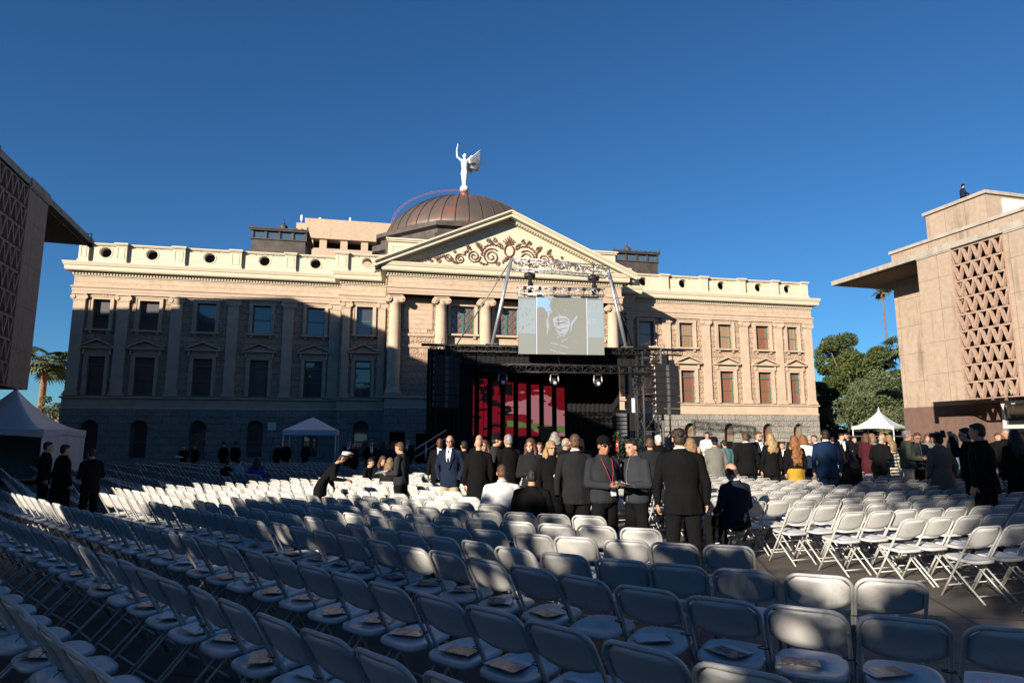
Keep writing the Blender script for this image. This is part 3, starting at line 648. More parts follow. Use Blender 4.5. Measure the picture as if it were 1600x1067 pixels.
# ------------------------------------------------------------------ flanking office buildings
M_conc = mat('fascia_concrete', (.31, .28, .24), .85, var=.15, vs=1.4, bump=.3, dirt=.6, dirtcol=(.14, .12, .10))
M_panel = stone('pink_precast_panels', (.315, .245, .19), (.295, .23, .177), (.18, .135, .105), 1.35, 1.78, .012, 30, .006, offset=0, stain=.35)
M_brown = stone('brown_granite', (.125, .078, .062), (.11, .07, .057), (.08, .05, .04), 2.4, 1.9, .01, 60, .004, offset=0)
M_screen = mat('screen_block', (.30, .205, .155), .9, var=.16, vs=8, bump=.4)
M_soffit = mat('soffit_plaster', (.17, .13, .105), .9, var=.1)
def office(label, A, D, side, L, hatch):
    """side=+1: the block lies to +y of its face line (right building); -1: mirrored (left building)"""
    rz = atan2(D[1], D[0]); o = thing('office_building', label, 'building', (A[0], A[1], 0), rz)
    # local x runs from the far canopy tip towards the camera; local +y*side goes away from the plaza
    Y = lambda y: y * side
    def bx(mb, x0, x1, y0, y1, z0, z1): mb.box(x0, x1, min(Y(y0), Y(y1)), max(Y(y0), Y(y1)), z0, z1)
    mb = MB(); bx(mb, 0, L, -.02, 34, 12.1, 12.4); mb.build('canopy', M_conc, o)
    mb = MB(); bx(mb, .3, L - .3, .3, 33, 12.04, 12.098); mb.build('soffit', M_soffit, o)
    # recessed core
    mb = MB(); bx(mb, 2.1, L - 2.1, 3.0, 31, 3.72, 12.03); mb.build('wall', M_panel, o)
    mb = MB(); bx(mb, 2.06, L - 2.06, 2.96, 31.04, 0, 3.72); mb.build('base', M_brown, o)
    mb = MB(); bx(mb, 5.8, 7.6, 1.6, 2.955, 0, 3.0); mb.build('base_pier', M_brown, o)
    # hanging blocks: plain panels and screens alternate
    x = 6.8; k = 0; spans = []
    while x < L - 8:
        w_ = (2.15, 3.05)[k % 2] if k else 2.15
        spans.append((x, x + (2.15 if k == 0 else (3.0 if k % 2 else 3.6)), k % 2)); x = spans[-1][1]; k += 1
    xe = x
    for a, b2, kind in spans:
        if not kind: mb = MB(); bx(mb, a, b2, .0, .35, 3.8, 12.0); mb.build('hanging_panel', M_panel, o); mc = MB(); bx(mc, a, b2, -.05, .3, 12.0, 12.09); bx(mc, a + .02, b2 - .02, -.07, -.02, 12.08, 12.45); mc.build('coping', M_conc, o)
    for xa in (6.8, xe - .2): mb = MB(); bx(mb, xa, xa + .2, .35, 2.99, 3.8, 12.03); mb.build('wall_return', M_panel, o)
    for a, b2, kind in spans:
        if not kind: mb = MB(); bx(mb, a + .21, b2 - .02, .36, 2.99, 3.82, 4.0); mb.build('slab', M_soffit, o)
    for a, b2, kind in spans:
        if kind:
            mb = MB(); rows = 9; hh = (12.0 - 3.8) / rows; n = 5; w_ = (b2 - a - .16) / n
            bx(mb, a, a + .08, -.04, .34, 3.8, 12.0); bx(mb, b2 - .08, b2, -.04, .34, 3.8, 12.0)
            for r in range(rows + 1): bx(mb, a + .08, b2 - .08, .01 if r else -.02, .2, 3.8 + r * hh - (.05 if r else 0), 3.8 + r * hh + (.05 if r < rows else 0))
            for r in range(rows):
                z0, z1 = 3.85 + r * hh, 3.75 + (r + 1) * hh
                for i in range(n):
                    xa = a + .08 + i * w_; xm = xa + w_ / 2
                    for (p_, q_) in (((xa + .03, z1), (xm, z0)), ((xm, z0), (xa + w_ - .03, z1))):
                        d = .05; pts = [(p_[0] - d, p_[1]), (p_[0] + d, p_[1]), (q_[0] + d, q_[1]), (q_[0] - d, q_[1])]
                        if p_[1] < q_[1]: pts = pts[::-1]
                        mb.prism([(u, v) for u, v in pts], 'y', min(Y(-.03), Y(.17)), max(Y(-.03), Y(.17)))
            mb.build('pierced_screen', M_screen, o)
            mb = MB(); bx(mb, a + .01, b2 - .01, 1.1, 1.2, 5.3, 12.03); mb.build('shade_backing', M_dark, o)  # near-black sheet standing in for the shade behind the screen
    # glazed entrance under the overhang
    mb = MB(); bx(mb, 8.75, L - 8, 2.8, 2.95, .0, 3.7); mb.build('entrance_glass', mat('entrance_glass', (.012, .016, .016), .06, spec=.8, coat=1), o)
    mb = MB()
    for i in range(50):
        xx = 8.7 + i * 1.25
        if xx < L - 8: bx(mb, xx, xx + .12, 2.68, 2.8, 0, 3.7)
    bx(mb, 8.7, L - 8, 2.66, 2.78, 2.3, 2.5); bx(mb, 8.7, L - 8, 2.67, 2.78, 3.6, 3.78)
    mb.build('entrance_frame', mat('pale_metal_frame', (.55, .56, .52), .5, metal=.2), o)
    if side < 0:      # left building: solid end wall and its taller roof blocks
        mb = MB(); bx(mb, L - 6, L, -.0, 33, 0, 12.03); mb.build('end_wall', M_panel, o)
        mb = MB(); bx(mb, 1.2, L - 6, 4.0, 26, 12.4, 14.25); bx(mb, 5.8, 16, 6.3, 25, 12.41, 16.0); bx(mb, 5.9, 14, 9.2, 17.6, 12.42, 18.8); bx(mb, 5.85, 14, 17.6, 30, 12.43, 18.1); mb.build('penthouse', M_panel, o)
        mb = MB(); bx(mb, 1.1, L - 5.9, 3.88, 26.1, 14.25, 14.45); bx(mb, 5.68, 16.1, 6.18, 25.1, 16.0, 16.2); mb.build('roof_coping', M_conc, o)
        return o
    # penthouse
    mb = MB(); bx(mb, 1.2, L - 6, 4.0, 26, 12.4, 14.25); bx(mb, 4.1, 8.15, 3.99, 24, 12.41, 16.0); bx(mb, 8.15, L - 7, 8.0, 24, 12.41, 15.4); mb.build('penthouse', M_panel, o)
    mb = MB(); bx(mb, 1.1, L - 5.9, 3.88, 26.1, 14.25, 14.45) ; bx(mb, 3.98, 8.27, 3.86, 24.1, 16.0, 16.2); bx(mb, 8.27, L - 6.9, 7.9, 24.1, 15.4, 15.6); mb.build('roof_coping', M_conc, o)
    if hatch:
        q = MB(); bx(q, 8.16, 8.22, 5.2, 7.0, 14.6, 15.8); q.build('roof_door', mat('white_metal_door', (.72, .74, .72), .5), o)
        q = MB(); q.tube([(10.2, 4.5, 14.45), (10.2, 4.5, 16.3)], .03, 6); q.build('roof_pole', M_alu, o)
    return o
RD = Vector((.25102, -.96798)); LD = Vector((.316, -.9487))
office('tan office block with pierced stone screen and thin canopy, sunlit at the right edge', (21.89, 42.9), RD, 1, 84, True)  # unseen stretch behind the camera added to screen off sky light
LB = office('office block with hanging panels and thin canopy, black in shade at the left edge', (-22.75, 33.75), LD, -1, 30, False)
# floodlight under the left canopy tip
M_blk = mat('black_metal', (.012, .012, .013), .5, var=.2)
fl = thing('floodlight', 'small floodlight hanging off the canopy tip of the dark left office block', 'floodlight', (-22.35, 32.75, 12.4))
mb = MB(); mb.tube([(-.25, 0, .08), (.1, 0, .08), (.1, 0, -.42)], .025, 6); mb.build('bracket', M_blk, fl)
mb = MB(); mb.lathe([(.05, -.42), (.13, -.46), (.15, -.6), (.10, -.66)], (.1, 0), 12); mb.build('lamp_head', M_blk, fl)
# low far buildings glimpsed left
fb = thing('distant_building', 'low flat pale building far beyond the palm at the left', 'building', (-75, 100, 0), radians(8))
mb = MB(); mb.box(-30, 24, 0, 12, 0, 5.2); mb.build('wall', mat('pale_stucco', (.42, .33, .26), .9), fb); mb = MB(); mb.box(-30.3, 24.3, -.3, 12.3, 5.2, 5.6); mb.build('roof', mat('pale_roof', (.3, .25, .2), .9), fb)
mb = MB()
for k in range(12): mb.box(-27 + k * 4.2, -25.6 + k * 4.2, -.04, .02, 1.6, 3.2)
mb.build('window', M_dark, fb)

# ------------------------------------------------------------------ vegetation
def foliage(name, c0, c1, rough=.6):
    m = bpy.data.materials.new(name); t, p = nodes(m); p.inputs['Roughness'].default_value = rough; p.inputs['Specular IOR Level'].default_value = .2
    tc = t.nodes.new('ShaderNodeTexCoord'); n = t.nodes.new('ShaderNodeTexNoise'); n.inputs['Scale'].default_value = .9; n.inputs['Detail'].default_value = 6
    t.links.new(tc.outputs['Object'], n.inputs[0]); r = t.nodes.new('ShaderNodeValToRGB'); e = r.color_ramp.elements; e[0].position = .35; e[1].position = .68
    e[0].color = (*c0, 1); e[1].color = (*c1, 1); t.links.new(n.outputs[0], r.inputs[0]); t.links.new(r.outputs[0], p.inputs['Base Color']); return m
F_pine = foliage('pine_needles', (.032, .05, .015), (.085, .10, .03)); F_euc = foliage('grey_green_leaves', (.045, .065, .03), (.11, .125, .06))
F_dark = foliage('dark_leaves', (.015, .025, .012), (.04, .055, .022)); F_yel = foliage('yellowing_leaves', (.07, .065, .016), (.13, .105, .025))
F_palm = foliage('palm_fronds', (.055, .08, .035), (.12, .145, .065)); M_bark = mat('bark', (.14, .10, .07), .9, var=.35, vs=6, bump=.8, bs=12)
M_pbark = mat('palm_bark', (.17, .095, .06), .9, var=.35, vs=8, bump=1, bs=14); M_pale = mat('pale_bark', (.34, .29, .22), .85, var=.25, vs=5, bump=.5)
def tree(name, label, cat, loc, H, crownz, rx, rz_, n, fol, bark=None, seed=1, clumps=16, leaf=.16, group=None, tr=.22, stems=1, flat=1., cr=(.25, .45)):
    rnd = random.Random(seed); o = thing(name, label, cat, loc, 0, group); bark = bark or M_bark
    cl = []
    for i in range(clumps):
        for _ in range(30):
            v = Vector((rnd.uniform(-1, 1), rnd.uniform(-1, 1), rnd.uniform(-1, 1)))
            if .25 < v.length < 1: break
        v.normalize(); v *= rnd.uniform(.35, .95)
        cl.append((Vector((v.x * rx, v.y * rx, crownz + v.z * rz_)), rnd.uniform(*cr) * rx))
    mb = MB()
    for s_ in range(stems):
        a = rnd.uniform(0, 6.28); base = Vector((cos(a) * .3 * (stems > 1), sin(a) * .3 * (stems > 1), -.05)); top = Vector((rnd.uniform(-.3, .3) * rx * .4, rnd.uniform(-.3, .3) * rx * .4, crownz))
        mid = base.lerp(top, .5) + Vector((rnd.uniform(-.2, .2), rnd.uniform(-.2, .2), 0)); mb.tube([base, mid, top], [tr, tr * .75, tr * .35], 9)
        for c_, r_ in cl[s_::stems]:
            st_ = base.lerp(top, rnd.uniform(.45, .95)); m_ = st_.lerp(c_, .5) + Vector((0, 0, -.1 * rx)); mb.tube([st_, m_, c_], [tr * .4, tr * .24, tr * .07], 6)
    mb.build('trunk', bark, o)
    mb = MB(); vs = []; fs = []
    for i in range(n):
        c_, r_ = cl[i % len(cl)]
        v = Vector((rnd.gauss(0, 1), rnd.gauss(0, 1), rnd.gauss(0, 1))).normalized() * r_ * (rnd.uniform(.35, 1.05) ** .6 if i % 6 else rnd.uniform(1.0, 1.38))
        v.z *= .72 * flat; p_ = c_ + v
        a = Vector((rnd.gauss(0, 1), rnd.gauss(0, 1), rnd.gauss(0, .7))).normalized(); b2 = a.cross(Vector((rnd.gauss(0, 1), rnd.gauss(0, 1), rnd.gauss(0, 1)))).normalized()
        l = leaf * rnd.uniform(.6, 1.4); k = len(vs); vs += [p_ - a * l, p_ + b2 * l * .45, p_ + a * l, p_ - b2 * l * .45]; fs.append((k, k + 1, k + 2, k + 3))
    mb.add(vs, fs); mb.build('crown', fol, o)
    return o
def palm(name, label, loc, H, r, fr, seed, skirt=.6, tr=.25, group=None, leanx=0, spread=1.0):
    rnd = random.Random(seed); o = thing(name, label, 'palm', loc, 0, group); mb = MB()
    pts = [Vector((leanx * (k / 8) ** 2, 0, H * k / 8)) for k in range(9)]; mb.tube(pts, [tr * (1.25 if k == 0 else 1.0 - .25 * k / 8) for k in range(9)], 12)
    top = pts[-1]
    mb.build('trunk', M_pbark, o)
    mb = MB()
    for k in range(70):
        a = rnd.uniform(0, 6.28); z_ = -rnd.uniform(0, skirt * 2.2); rr = tr * rnd.uniform(1.0, 1.6); p_ = top + Vector((cos(a) * tr * .8, sin(a) * tr * .8, z_ + .2))
        mb.tube([p_, p_ + Vector((cos(a) * rr, sin(a) * rr, -.15 + rnd.uniform(-.2, .25)))], [.06, .03], 5)
    if skirt: mb.build('old_leaf_bases', mat('dry_palm_boots', (.16, .07, .045), .9, var=.3, vs=8), o)
    mb = MB(); vs = []; fs = []
    for k in range(fr):
        a = 2 * pi * k / fr * 2.4 + rnd.uniform(-.3, .3); el = rnd.uniform(-.55, 1.25); L = r * rnd.uniform(.7, 1.0); d = Vector((cos(a), sin(a), 0)); sd = Vector((-sin(a), cos(a), 0)); stem = L * .55
        sp = [top + d * (stem * q * cos(el * (1 - .3 * q))) + Vector((0, 0, stem * q * sin(el) - .12 * q * q * r)) for q in (0, .33, .66, 1)]
        mb.tube(sp, [.035, .03, .025, .02], 5)
        c_ = sp[-1]; dr = (sp[-1] - sp[-2]).normalized(); up = sd.cross(dr).normalized()
        nl = 17
        for j in range(nl):      # fan of blades
            t_ = (j / (nl - 1) - .5) * 2 * radians(115); bl = L * .55 * (1 - .25 * abs(t_) / 2) * spread; bd = (dr * cos(t_) + sd * sin(t_)).normalized()
            tip = c_ + bd * bl + Vector((0, 0, -bl * bl * .22 / max(r * .35, .3))) + up * rnd.uniform(-.06, .06); mid = c_ + bd * bl * .55 + up * .05; wv = bd.cross(up).normalized() * .055 * r ** .5
            n0 = len(mb.v); mb.v += [tuple(c_), tuple(mid - wv), tuple(tip), tuple(mid + wv)]; mb.f.append([n0, n0 + 1, n0 + 2, n0 + 3]); mb.m.append(0); mb.sm.append(False)
    mb.build('fronds', F_palm, o)
    return o
# where everybody stands: x, y, compass facing, height of the top of the head, label, look
PEOPLE = [
    (-2.15, 12.7, 285, 1.69, 'man in grey zip jacket reading white papers beside the lit chairs', {'top': 'jacket', 'c': 'gy', 'hair': 'crop', 'hc': 'br', 'arm': 'hold', 'prop': 'paper', 'leg': 'bk'}),
    (-1.73, 15.5, 175, 1.77, 'man in dark suit with shaved head standing left of the navy blazer man', {'top': 'suit', 'c': 'bk', 'hair': 'none', 'skin': 'dk', 'arm': 'down', 'leg': 'bk', 'shirt': 1}),
    (-1.23, 13.0, 188, 1.82, 'grey-haired man in navy blazer, khaki trousers and sunglasses', {'top': 'suit', 'c': 'nv', 'hair': 'bald', 'hc': 'gr', 'glass': 1, 'arm': 'pocket', 'leg': 'kh', 'shirt': 1, 'tie': 'nv'}),
    (-1.11, 15.0, 330, 1.71, 'dark-haired person in black seen behind the bald man in overcoat', {'top': 'suit', 'c': 'bk', 'hair': 'crop', 'hc': 'bk', 'arm': 'down', 'leg': 'bk'}),
    (-0.64, 12.3, 350, 1.77, 'bald man in long black overcoat seen from behind', {'top': 'coat', 'c': 'bk', 'hair': 'none', 'arm': 'down', 'leg': 'bk'}),
    (-0.72, 14.4, 200, 1.84, 'bald man mostly hidden behind the black overcoat', {'top': 'suit', 'c': 'bk', 'hair': 'none', 'arm': 'down', 'leg': 'bk'}),
    (-0.56, 13.6, 200, 1.73, 'brown-haired woman peeking past the black overcoat shoulder', {'top': 'suit', 'c': 'bk', 'hair': 'long', 'hc': 'br', 'arm': 'down', 'leg': 'bk', 'fem': 1}),
    (-0.33, 13.2, 95, 1.85, 'man in black knit cap and grey coat seen in profile', {'top': 'jacket', 'c': 'gy', 'hair': 'beanie', 'arm': 'pocket', 'leg': 'bk'}),
    (-0.07, 12.6, 330, 1.84, 'grey-haired man in black coat with his back turned beside the knit cap man', {'top': 'coat', 'c': 'bk', 'hair': 'crop', 'hc': 'gr', 'arm': 'down', 'leg': 'bk'}),
    (0.33, 11.4, 195, 1.76, 'smiling woman with long brown hair and charcoal coat, arms folded', {'top': 'coat', 'c': 'ch', 'hair': 'long', 'hc': 'br', 'arm': 'fold', 'leg': 'bk', 'fem': 1, 'smile': 1}),
    (0.59, 14.0, 185, 1.68, 'boy in white collar glimpsed between the two women', {'top': 'suit', 'c': 'bk', 'hair': 'crop', 'hc': 'br', 'arm': 'down', 'leg': 'bk', 'shirt': 1}),
    (0.64, 10.6, 165, 1.72, 'woman with long blonde hair and glasses in black coat', {'top': 'coat', 'c': 'bk', 'hair': 'long', 'hc': 'bl', 'glass': 2, 'arm': 'down', 'leg': 'bk', 'fem': 1, 'shirt': 1}),
    (0.95, 14.2, 10, 1.9, 'grey-haired woman behind the blonde woman in glasses', {'top': 'coat', 'c': 'gy', 'hair': 'bob', 'hc': 'gr', 'arm': 'down', 'leg': 'bk', 'fem': 1}),
    (1.09, 13.2, 60, 1.77, 'balding man leaning in behind the grey suit back', {'top': 'suit', 'c': 'bk', 'hair': 'bald', 'hc': 'gr', 'arm': 'down', 'leg': 'bk'}),
    (0.94, 9.6, 2, 1.82, 'broad man in dark grey suit with short brown hair, back to camera', {'top': 'suit', 'c': 'ch', 'hair': 'crop', 'hc': 'br', 'arm': 'down', 'leg': 'bk', 'w': 1.08, 'collar': 1}),
    (1.24, 8.8, 150, 1.78, 'man in dark baseball cap and grey vest with red lanyard and badge, holding papers', {'top': 'jacket', 'c': 'gy', 'hair': 'cap', 'arm': 'hold', 'prop': 'paper', 'leg': 'bk', 'glass': 1, 'lany': 1, 'skin': 'md', 'w': 1.05}),
    (1.68, 8.9, 238, 1.76, 'dark-haired man in grey bomber jacket and black trousers looking down', {'top': 'jacket', 'c': 'gb', 'hair': 'crop', 'hc': 'bk', 'arm': 'hold', 'leg': 'bk'}),
    (2.77, 13.0, 20, 1.77, 'person in dark grey suit bending behind the bomber jacket man', {'top': 'suit', 'c': 'ch', 'hair': 'crop', 'hc': 'br', 'arm': 'down', 'leg': 'bk', 'w': 1.1}),
    (3.6, 16.0, 345, 1.85, 'white-haired person far behind the bomber jacket man', {'top': 'suit', 'c': 'bk', 'hair': 'crop', 'hc': 'wh', 'arm': 'down', 'leg': 'bk'}),
    (2.1, 8.1, 4, 1.88, 'tall heavy man in black suit with curly dark hair, back to camera in the aisle', {'top': 'suit', 'c': 'bk', 'hair': 'curly', 'hc': 'db', 'arm': 'down', 'leg': 'bk', 'w': 1.14, 'collar': 1}),
    (3.15, 11.5, 15, 1.77, 'woman with light brown hair half hidden by the tall man in black', {'top': 'coat', 'c': 'bk', 'hair': 'long', 'hc': 'lb', 'arm': 'down', 'leg': 'bk', 'fem': 1}),
    (5.47, 17.5, 2, 1.78, 'person in long grey-beige coat and dark hat seen from behind', {'top': 'coat', 'c': 'be', 'hair': 'beanie', 'arm': 'down', 'leg': 'bk', 'w': 1.12}),
    (6.54, 20, 350, 1.72, 'person in teal checked jacket beyond the beige coat', {'top': 'jacket', 'c': 'tl', 'hair': 'crop', 'hc': 'bk', 'arm': 'down', 'leg': 'bk'}),
    (6.05, 16.8, 8, 1.91, 'man in black suit, back turned, left of the bearded man', {'top': 'suit', 'c': 'bk', 'hair': 'crop', 'hc': 'br', 'arm': 'down', 'leg': 'bk', 'collar': 1, 'w': 1.08}),
    (6.66, 17.6, 165, 1.95, 'bearded man in sunglasses and dark suit with pocket square', {'top': 'suit', 'c': 'nk', 'hair': 'crop', 'hc': 'br', 'glass': 1, 'arm': 'down', 'leg': 'bk', 'shirt': 1, 'beard': 1}),
    (6.44, 16.2, 5, 1.88, 'woman in black jacket with wavy blonde hair down her back', {'top': 'suit', 'c': 'bk', 'hair': 'long', 'hc': 'bl', 'arm': 'down', 'leg': 'bk', 'fem': 1}),
    (7.5, 18.0, 215, 1.67, 'boy in dark suit between blonde and auburn haired women', {'top': 'suit', 'c': 'bk', 'hair': 'crop', 'hc': 'br', 'arm': 'down', 'leg': 'bk', 'shirt': 1}),
    (6.86, 15.8, 2, 1.83, 'woman with very long curly auburn hair and mustard yellow dress', {'top': 'dress', 'c': 'ye', 'hair': 'verylong', 'hc': 'au', 'arm': 'down', 'leg': 'bk', 'fem': 1}),
    (7.79, 17.4, 20, 1.86, 'person in white shirt with short auburn hair', {'top': 'shirt', 'c': 'wt', 'hair': 'bob', 'hc': 'au', 'arm': 'down', 'leg': 'nv'}),
    (8.99, 19.6, 10, 1.89, 'person in mid grey suit behind the white shirt', {'top': 'suit', 'c': 'mg', 'hair': 'crop', 'hc': 'gr', 'arm': 'down', 'leg': 'mg'}),
    (9.78, 21.0, 250, 1.88, 'man in grey suit turned towards the navy suit man', {'top': 'suit', 'c': 'mg', 'hair': 'crop', 'hc': 'br', 'arm': 'down', 'leg': 'bk', 'shirt': 1}),
    (7.25, 15.0, 10, 1.96, 'man in bright navy blue suit with his back to the camera', {'top': 'suit', 'c': 'bl', 'hair': 'crop', 'hc': 'db', 'arm': 'down', 'leg': 'bl', 'collar': 1, 'w': 1.08}),
    (12.15, 24.0, 160, 1.95, 'far man in open white shirt and dark suit under the trees', {'top': 'suit', 'c': 'bk', 'hair': 'crop', 'hc': 'db', 'arm': 'hold', 'leg': 'bk', 'shirt': 2}),
    (12.6, 24.5, 230, 1.98, 'far man in black suit right beside the open white shirt', {'top': 'suit', 'c': 'bk', 'hair': 'crop', 'hc': 'bk', 'arm': 'down', 'leg': 'bk', 'shirt': 1}),
    (10.35, 19.0, 80, 1.91, 'woman in burgundy coat standing in profile by the white tent', {'top': 'coat', 'c': 'bu', 'hair': 'bob', 'hc': 'br', 'arm': 'hold', 'leg': 'bk', 'fem': 1, 'glass': 1}),
    (11.37, 20.5, 60, 1.92, 'person with light hair behind the burgundy coat', {'top': 'coat', 'c': 'be', 'hair': 'bob', 'hc': 'lb', 'arm': 'down', 'leg': 'bk', 'fem': 1}),
    (10.01, 17.8, 60, 1.85, 'bald older man in dark suit leaning towards a woman in a hat', {'top': 'suit', 'c': 'bk', 'hair': 'bald', 'hc': 'gr', 'arm': 'hold', 'leg': 'bk', 'bend': 12}),
    (10.87, 19.0, 200, 1.78, 'woman in red scarf and brimmed hat', {'top': 'coat', 'c': 'bk', 'hair': 'brim', 'arm': 'hold', 'leg': 'bk', 'fem': 1, 'scarf': 'rd'}),
    (10.69, 18.4, 340, 1.87, 'woman in zigzag patterned coat with blonde hair', {'top': 'coat', 'c': 'zz', 'hair': 'long', 'hc': 'lb', 'arm': 'down', 'leg': 'bk', 'fem': 1}),
    (9.96, 16.4, 120, 1.97, 'older man in olive green jacket and sunglasses', {'top': 'jacket', 'c': 'ol', 'hair': 'crop', 'hc': 'gr', 'glass': 1, 'arm': 'hold', 'leg': 'kh', 'w': 1.12}),
    (10.46, 16.8, 185, 1.91, 'man in grey hooded sweatshirt with glasses beside the olive jacket', {'top': 'jacket', 'c': 'gb', 'hair': 'crop', 'hc': 'br', 'arm': 'hold', 'leg': 'bk', 'w': 1.08, 'glass': 2}),
    (14.05, 22.0, 200, 1.91, 'woman in beige coat far behind the grey sweatshirt', {'top': 'coat', 'c': 'be', 'hair': 'long', 'hc': 'br', 'arm': 'hold', 'leg': 'bk', 'fem': 1}),
    (8.94, 13.6, 355, 1.86, 'person in fuzzy brown coat and floppy hat with back to camera', {'top': 'coat', 'c': 'fb', 'hair': 'brim', 'arm': 'down', 'leg': 'bk', 'fem': 1, 'w': 1.2}),
    (11.2, 16.5, 60, 1.87, 'woman with dark hair and pale blue top seen from behind', {'top': 'shirt', 'c': 'lbu', 'hair': 'long', 'hc': 'bk', 'arm': 'hold', 'leg': 'mg', 'fem': 1}),
    (8.55, 12.2, 300, 1.96, 'photographer in black raising a camera beside the large shaded man', {'top': 'jacket', 'c': 'bk', 'hair': 'crop', 'hc': 'bk', 'arm': 'camera', 'leg': 'bk', 'prop': 'camera'}),
    (7.49, 10.4, 320, 2.0, 'very large man in black suit in full shade at the right', {'top': 'suit', 'c': 'bk', 'hair': 'crop', 'hc': 'bk', 'arm': 'down', 'leg': 'bk', 'w': 1.22}),
    (12.94, 17.0, 200, 2.02, 'grey-haired man in black coat near the office block doors', {'top': 'coat', 'c': 'bk', 'hair': 'crop', 'hc': 'gr', 'arm': 'down', 'leg': 'bk'}),
    (9.76, 12.6, 10, 1.93, 'woman in black with dark hair near the right edge', {'top': 'coat', 'c': 'bk', 'hair': 'long', 'hc': 'bk', 'arm': 'down', 'leg': 'bk', 'fem': 1}),
    (12.2, 15.5, 250, 1.95, 'man in dark jacket cut by the right edge', {'top': 'suit', 'c': 'bk', 'hair': 'crop', 'hc': 'br', 'arm': 'down', 'leg': 'bk'}),
    (15.69, 21, 190, 1.94, 'person in dark coat beyond the large shaded man', {'top': 'coat', 'c': 'bk', 'hair': 'crop', 'hc': 'br', 'arm': 'down', 'leg': 'bk'}),
    (7.53, 25, 200, 2.03, 'musician in white shirt by the black instrument cases', {'top': 'shirt', 'c': 'wt', 'hair': 'crop', 'hc': 'bk', 'arm': 'hold', 'leg': 'bk'}),
    (10.94, 25, 180, 1.79, 'far person in dark clothes left of the basement arch window', {'top': 'suit', 'c': 'bk', 'hair': 'crop', 'hc': 'bk', 'arm': 'down', 'leg': 'bk', 'shirt': 1}),
    (13.69, 26, 180, 1.84, 'far person standing under the left of the white tent', {'top': 'coat', 'c': 'bk', 'hair': 'crop', 'hc': 'br', 'arm': 'down', 'leg': 'bk'}),
    (13.31, 27, 0, 1.82, 'far person in black walking behind the navy suit', {'top': 'suit', 'c': 'bk', 'hair': 'crop', 'hc': 'bk', 'arm': 'down', 'leg': 'bk'}),
    (-9.08, 13.2, 30, 1.64, 'tall figure in black silhouetted against the large dark tent', {'top': 'coat', 'c': 'bk', 'hair': 'crop', 'hc': 'bk', 'arm': 'down', 'leg': 'bk', 'w': 1.1}),
    (-8.23, 12.8, 300, 1.57, 'figure in black standing at the aisle right of the dark tent', {'top': 'suit', 'c': 'bk', 'hair': 'crop', 'hc': 'bk', 'arm': 'hold', 'leg': 'bk'}),
    (-10.36, 14.5, 60, 1.69, 'figure in black under the edge of the dark tent', {'top': 'suit', 'c': 'bk', 'hair': 'crop', 'hc': 'bk', 'arm': 'down', 'leg': 'bk'}),
    (-14.1, 28, 180, 1.36, 'dim person holding a pale paper by the shaded basement', {'top': 'suit', 'c': 'bk', 'hair': 'crop', 'hc': 'bk', 'arm': 'hold', 'leg': 'bk', 'prop': 'paper'}),
    (-14.1, 29, 200, 1.45, 'dim person right of the pale paper', {'top': 'coat', 'c': 'bk', 'hair': 'crop', 'hc': 'bk', 'arm': 'down', 'leg': 'bk'}),
    (-14.18, 32, 180, 1.58, 'officer in broad hat standing left in front of the shaded basement', {'top': 'suit', 'c': 'bk', 'hair': 'brim', 'arm': 'down', 'leg': 'bk'}),
    (-13.58, 32, 180, 1.58, 'officer in broad hat standing right in front of the shaded basement', {'top': 'suit', 'c': 'bk', 'hair': 'brim', 'arm': 'down', 'leg': 'bk'}),
    (-11.14, 31, 180, 1.55, 'dim figure left of the pop-up canopy leg', {'top': 'suit', 'c': 'bk', 'hair': 'crop', 'hc': 'bk', 'arm': 'down', 'leg': 'bk'}),
    (-10.78, 31, 170, 1.64, 'dim figure at the left leg of the pop-up canopy', {'top': 'suit', 'c': 'bk', 'hair': 'crop', 'hc': 'bk', 'arm': 'down', 'leg': 'bk'}),
    (-10.78, 34, 180, 1.6, 'dim figure under the pop-up canopy', {'top': 'suit', 'c': 'nv', 'hair': 'crop', 'hc': 'bk', 'arm': 'down', 'leg': 'bk'}),
    (-6.01, 24, 170, 1.74, 'dark suited man with white collar right of the pop-up canopy', {'top': 'suit', 'c': 'bk', 'hair': 'crop', 'hc': 'bk', 'arm': 'down', 'leg': 'bk', 'shirt': 1}),
    (-5.38, 22, 120, 1.67, 'dark suited person beside him with back half turned', {'top': 'suit', 'c': 'bk', 'hair': 'crop', 'hc': 'bk', 'arm': 'down', 'leg': 'bk'}),
    (-4.99, 23, 150, 1.72, 'dark suited man with white collar before the shaded portico base', {'top': 'suit', 'c': 'bk', 'hair': 'crop', 'hc': 'db', 'arm': 'hold', 'leg': 'bk', 'shirt': 1}),
    (-4.14, 21, 20, 1.68, 'woman in navy in the shaded group', {'top': 'coat', 'c': 'nv', 'hair': 'long', 'hc': 'bk', 'arm': 'down', 'leg': 'bk', 'fem': 1}),
    (-3.68, 20, 340, 1.66, 'person in dark blue coat behind the grey zip jacket man', {'top': 'coat', 'c': 'nv', 'hair': 'bob', 'hc': 'br', 'arm': 'down', 'leg': 'bk', 'fem': 1}),
    (-4.18, 26, 180, 1.79, 'man in black suit and white shirt at the dark basement doorway', {'top': 'suit', 'c': 'bk', 'hair': 'crop', 'hc': 'bk', 'arm': 'down', 'leg': 'bk', 'shirt': 1, 'tie': 'bk'}),
    (-3.5, 12.0, 80, 1.52, 'naval officer in black uniform and white cap bending over a chair', {'top': 'suit', 'c': 'bk', 'hair': 'navy', 'hc': 'db', 'arm': 'reach', 'leg': 'bk', 'bend': 32, 'fem': 1}),
    (-0.14, 9.9, 358, 1.35, 'man in white shirt seated with back to camera', {'top': 'shirt', 'c': 'wt', 'hair': 'crop', 'hc': 'br', 'arm': 'lap', 'leg': 'bk', 'w': 1.2, 'sit': 1}),
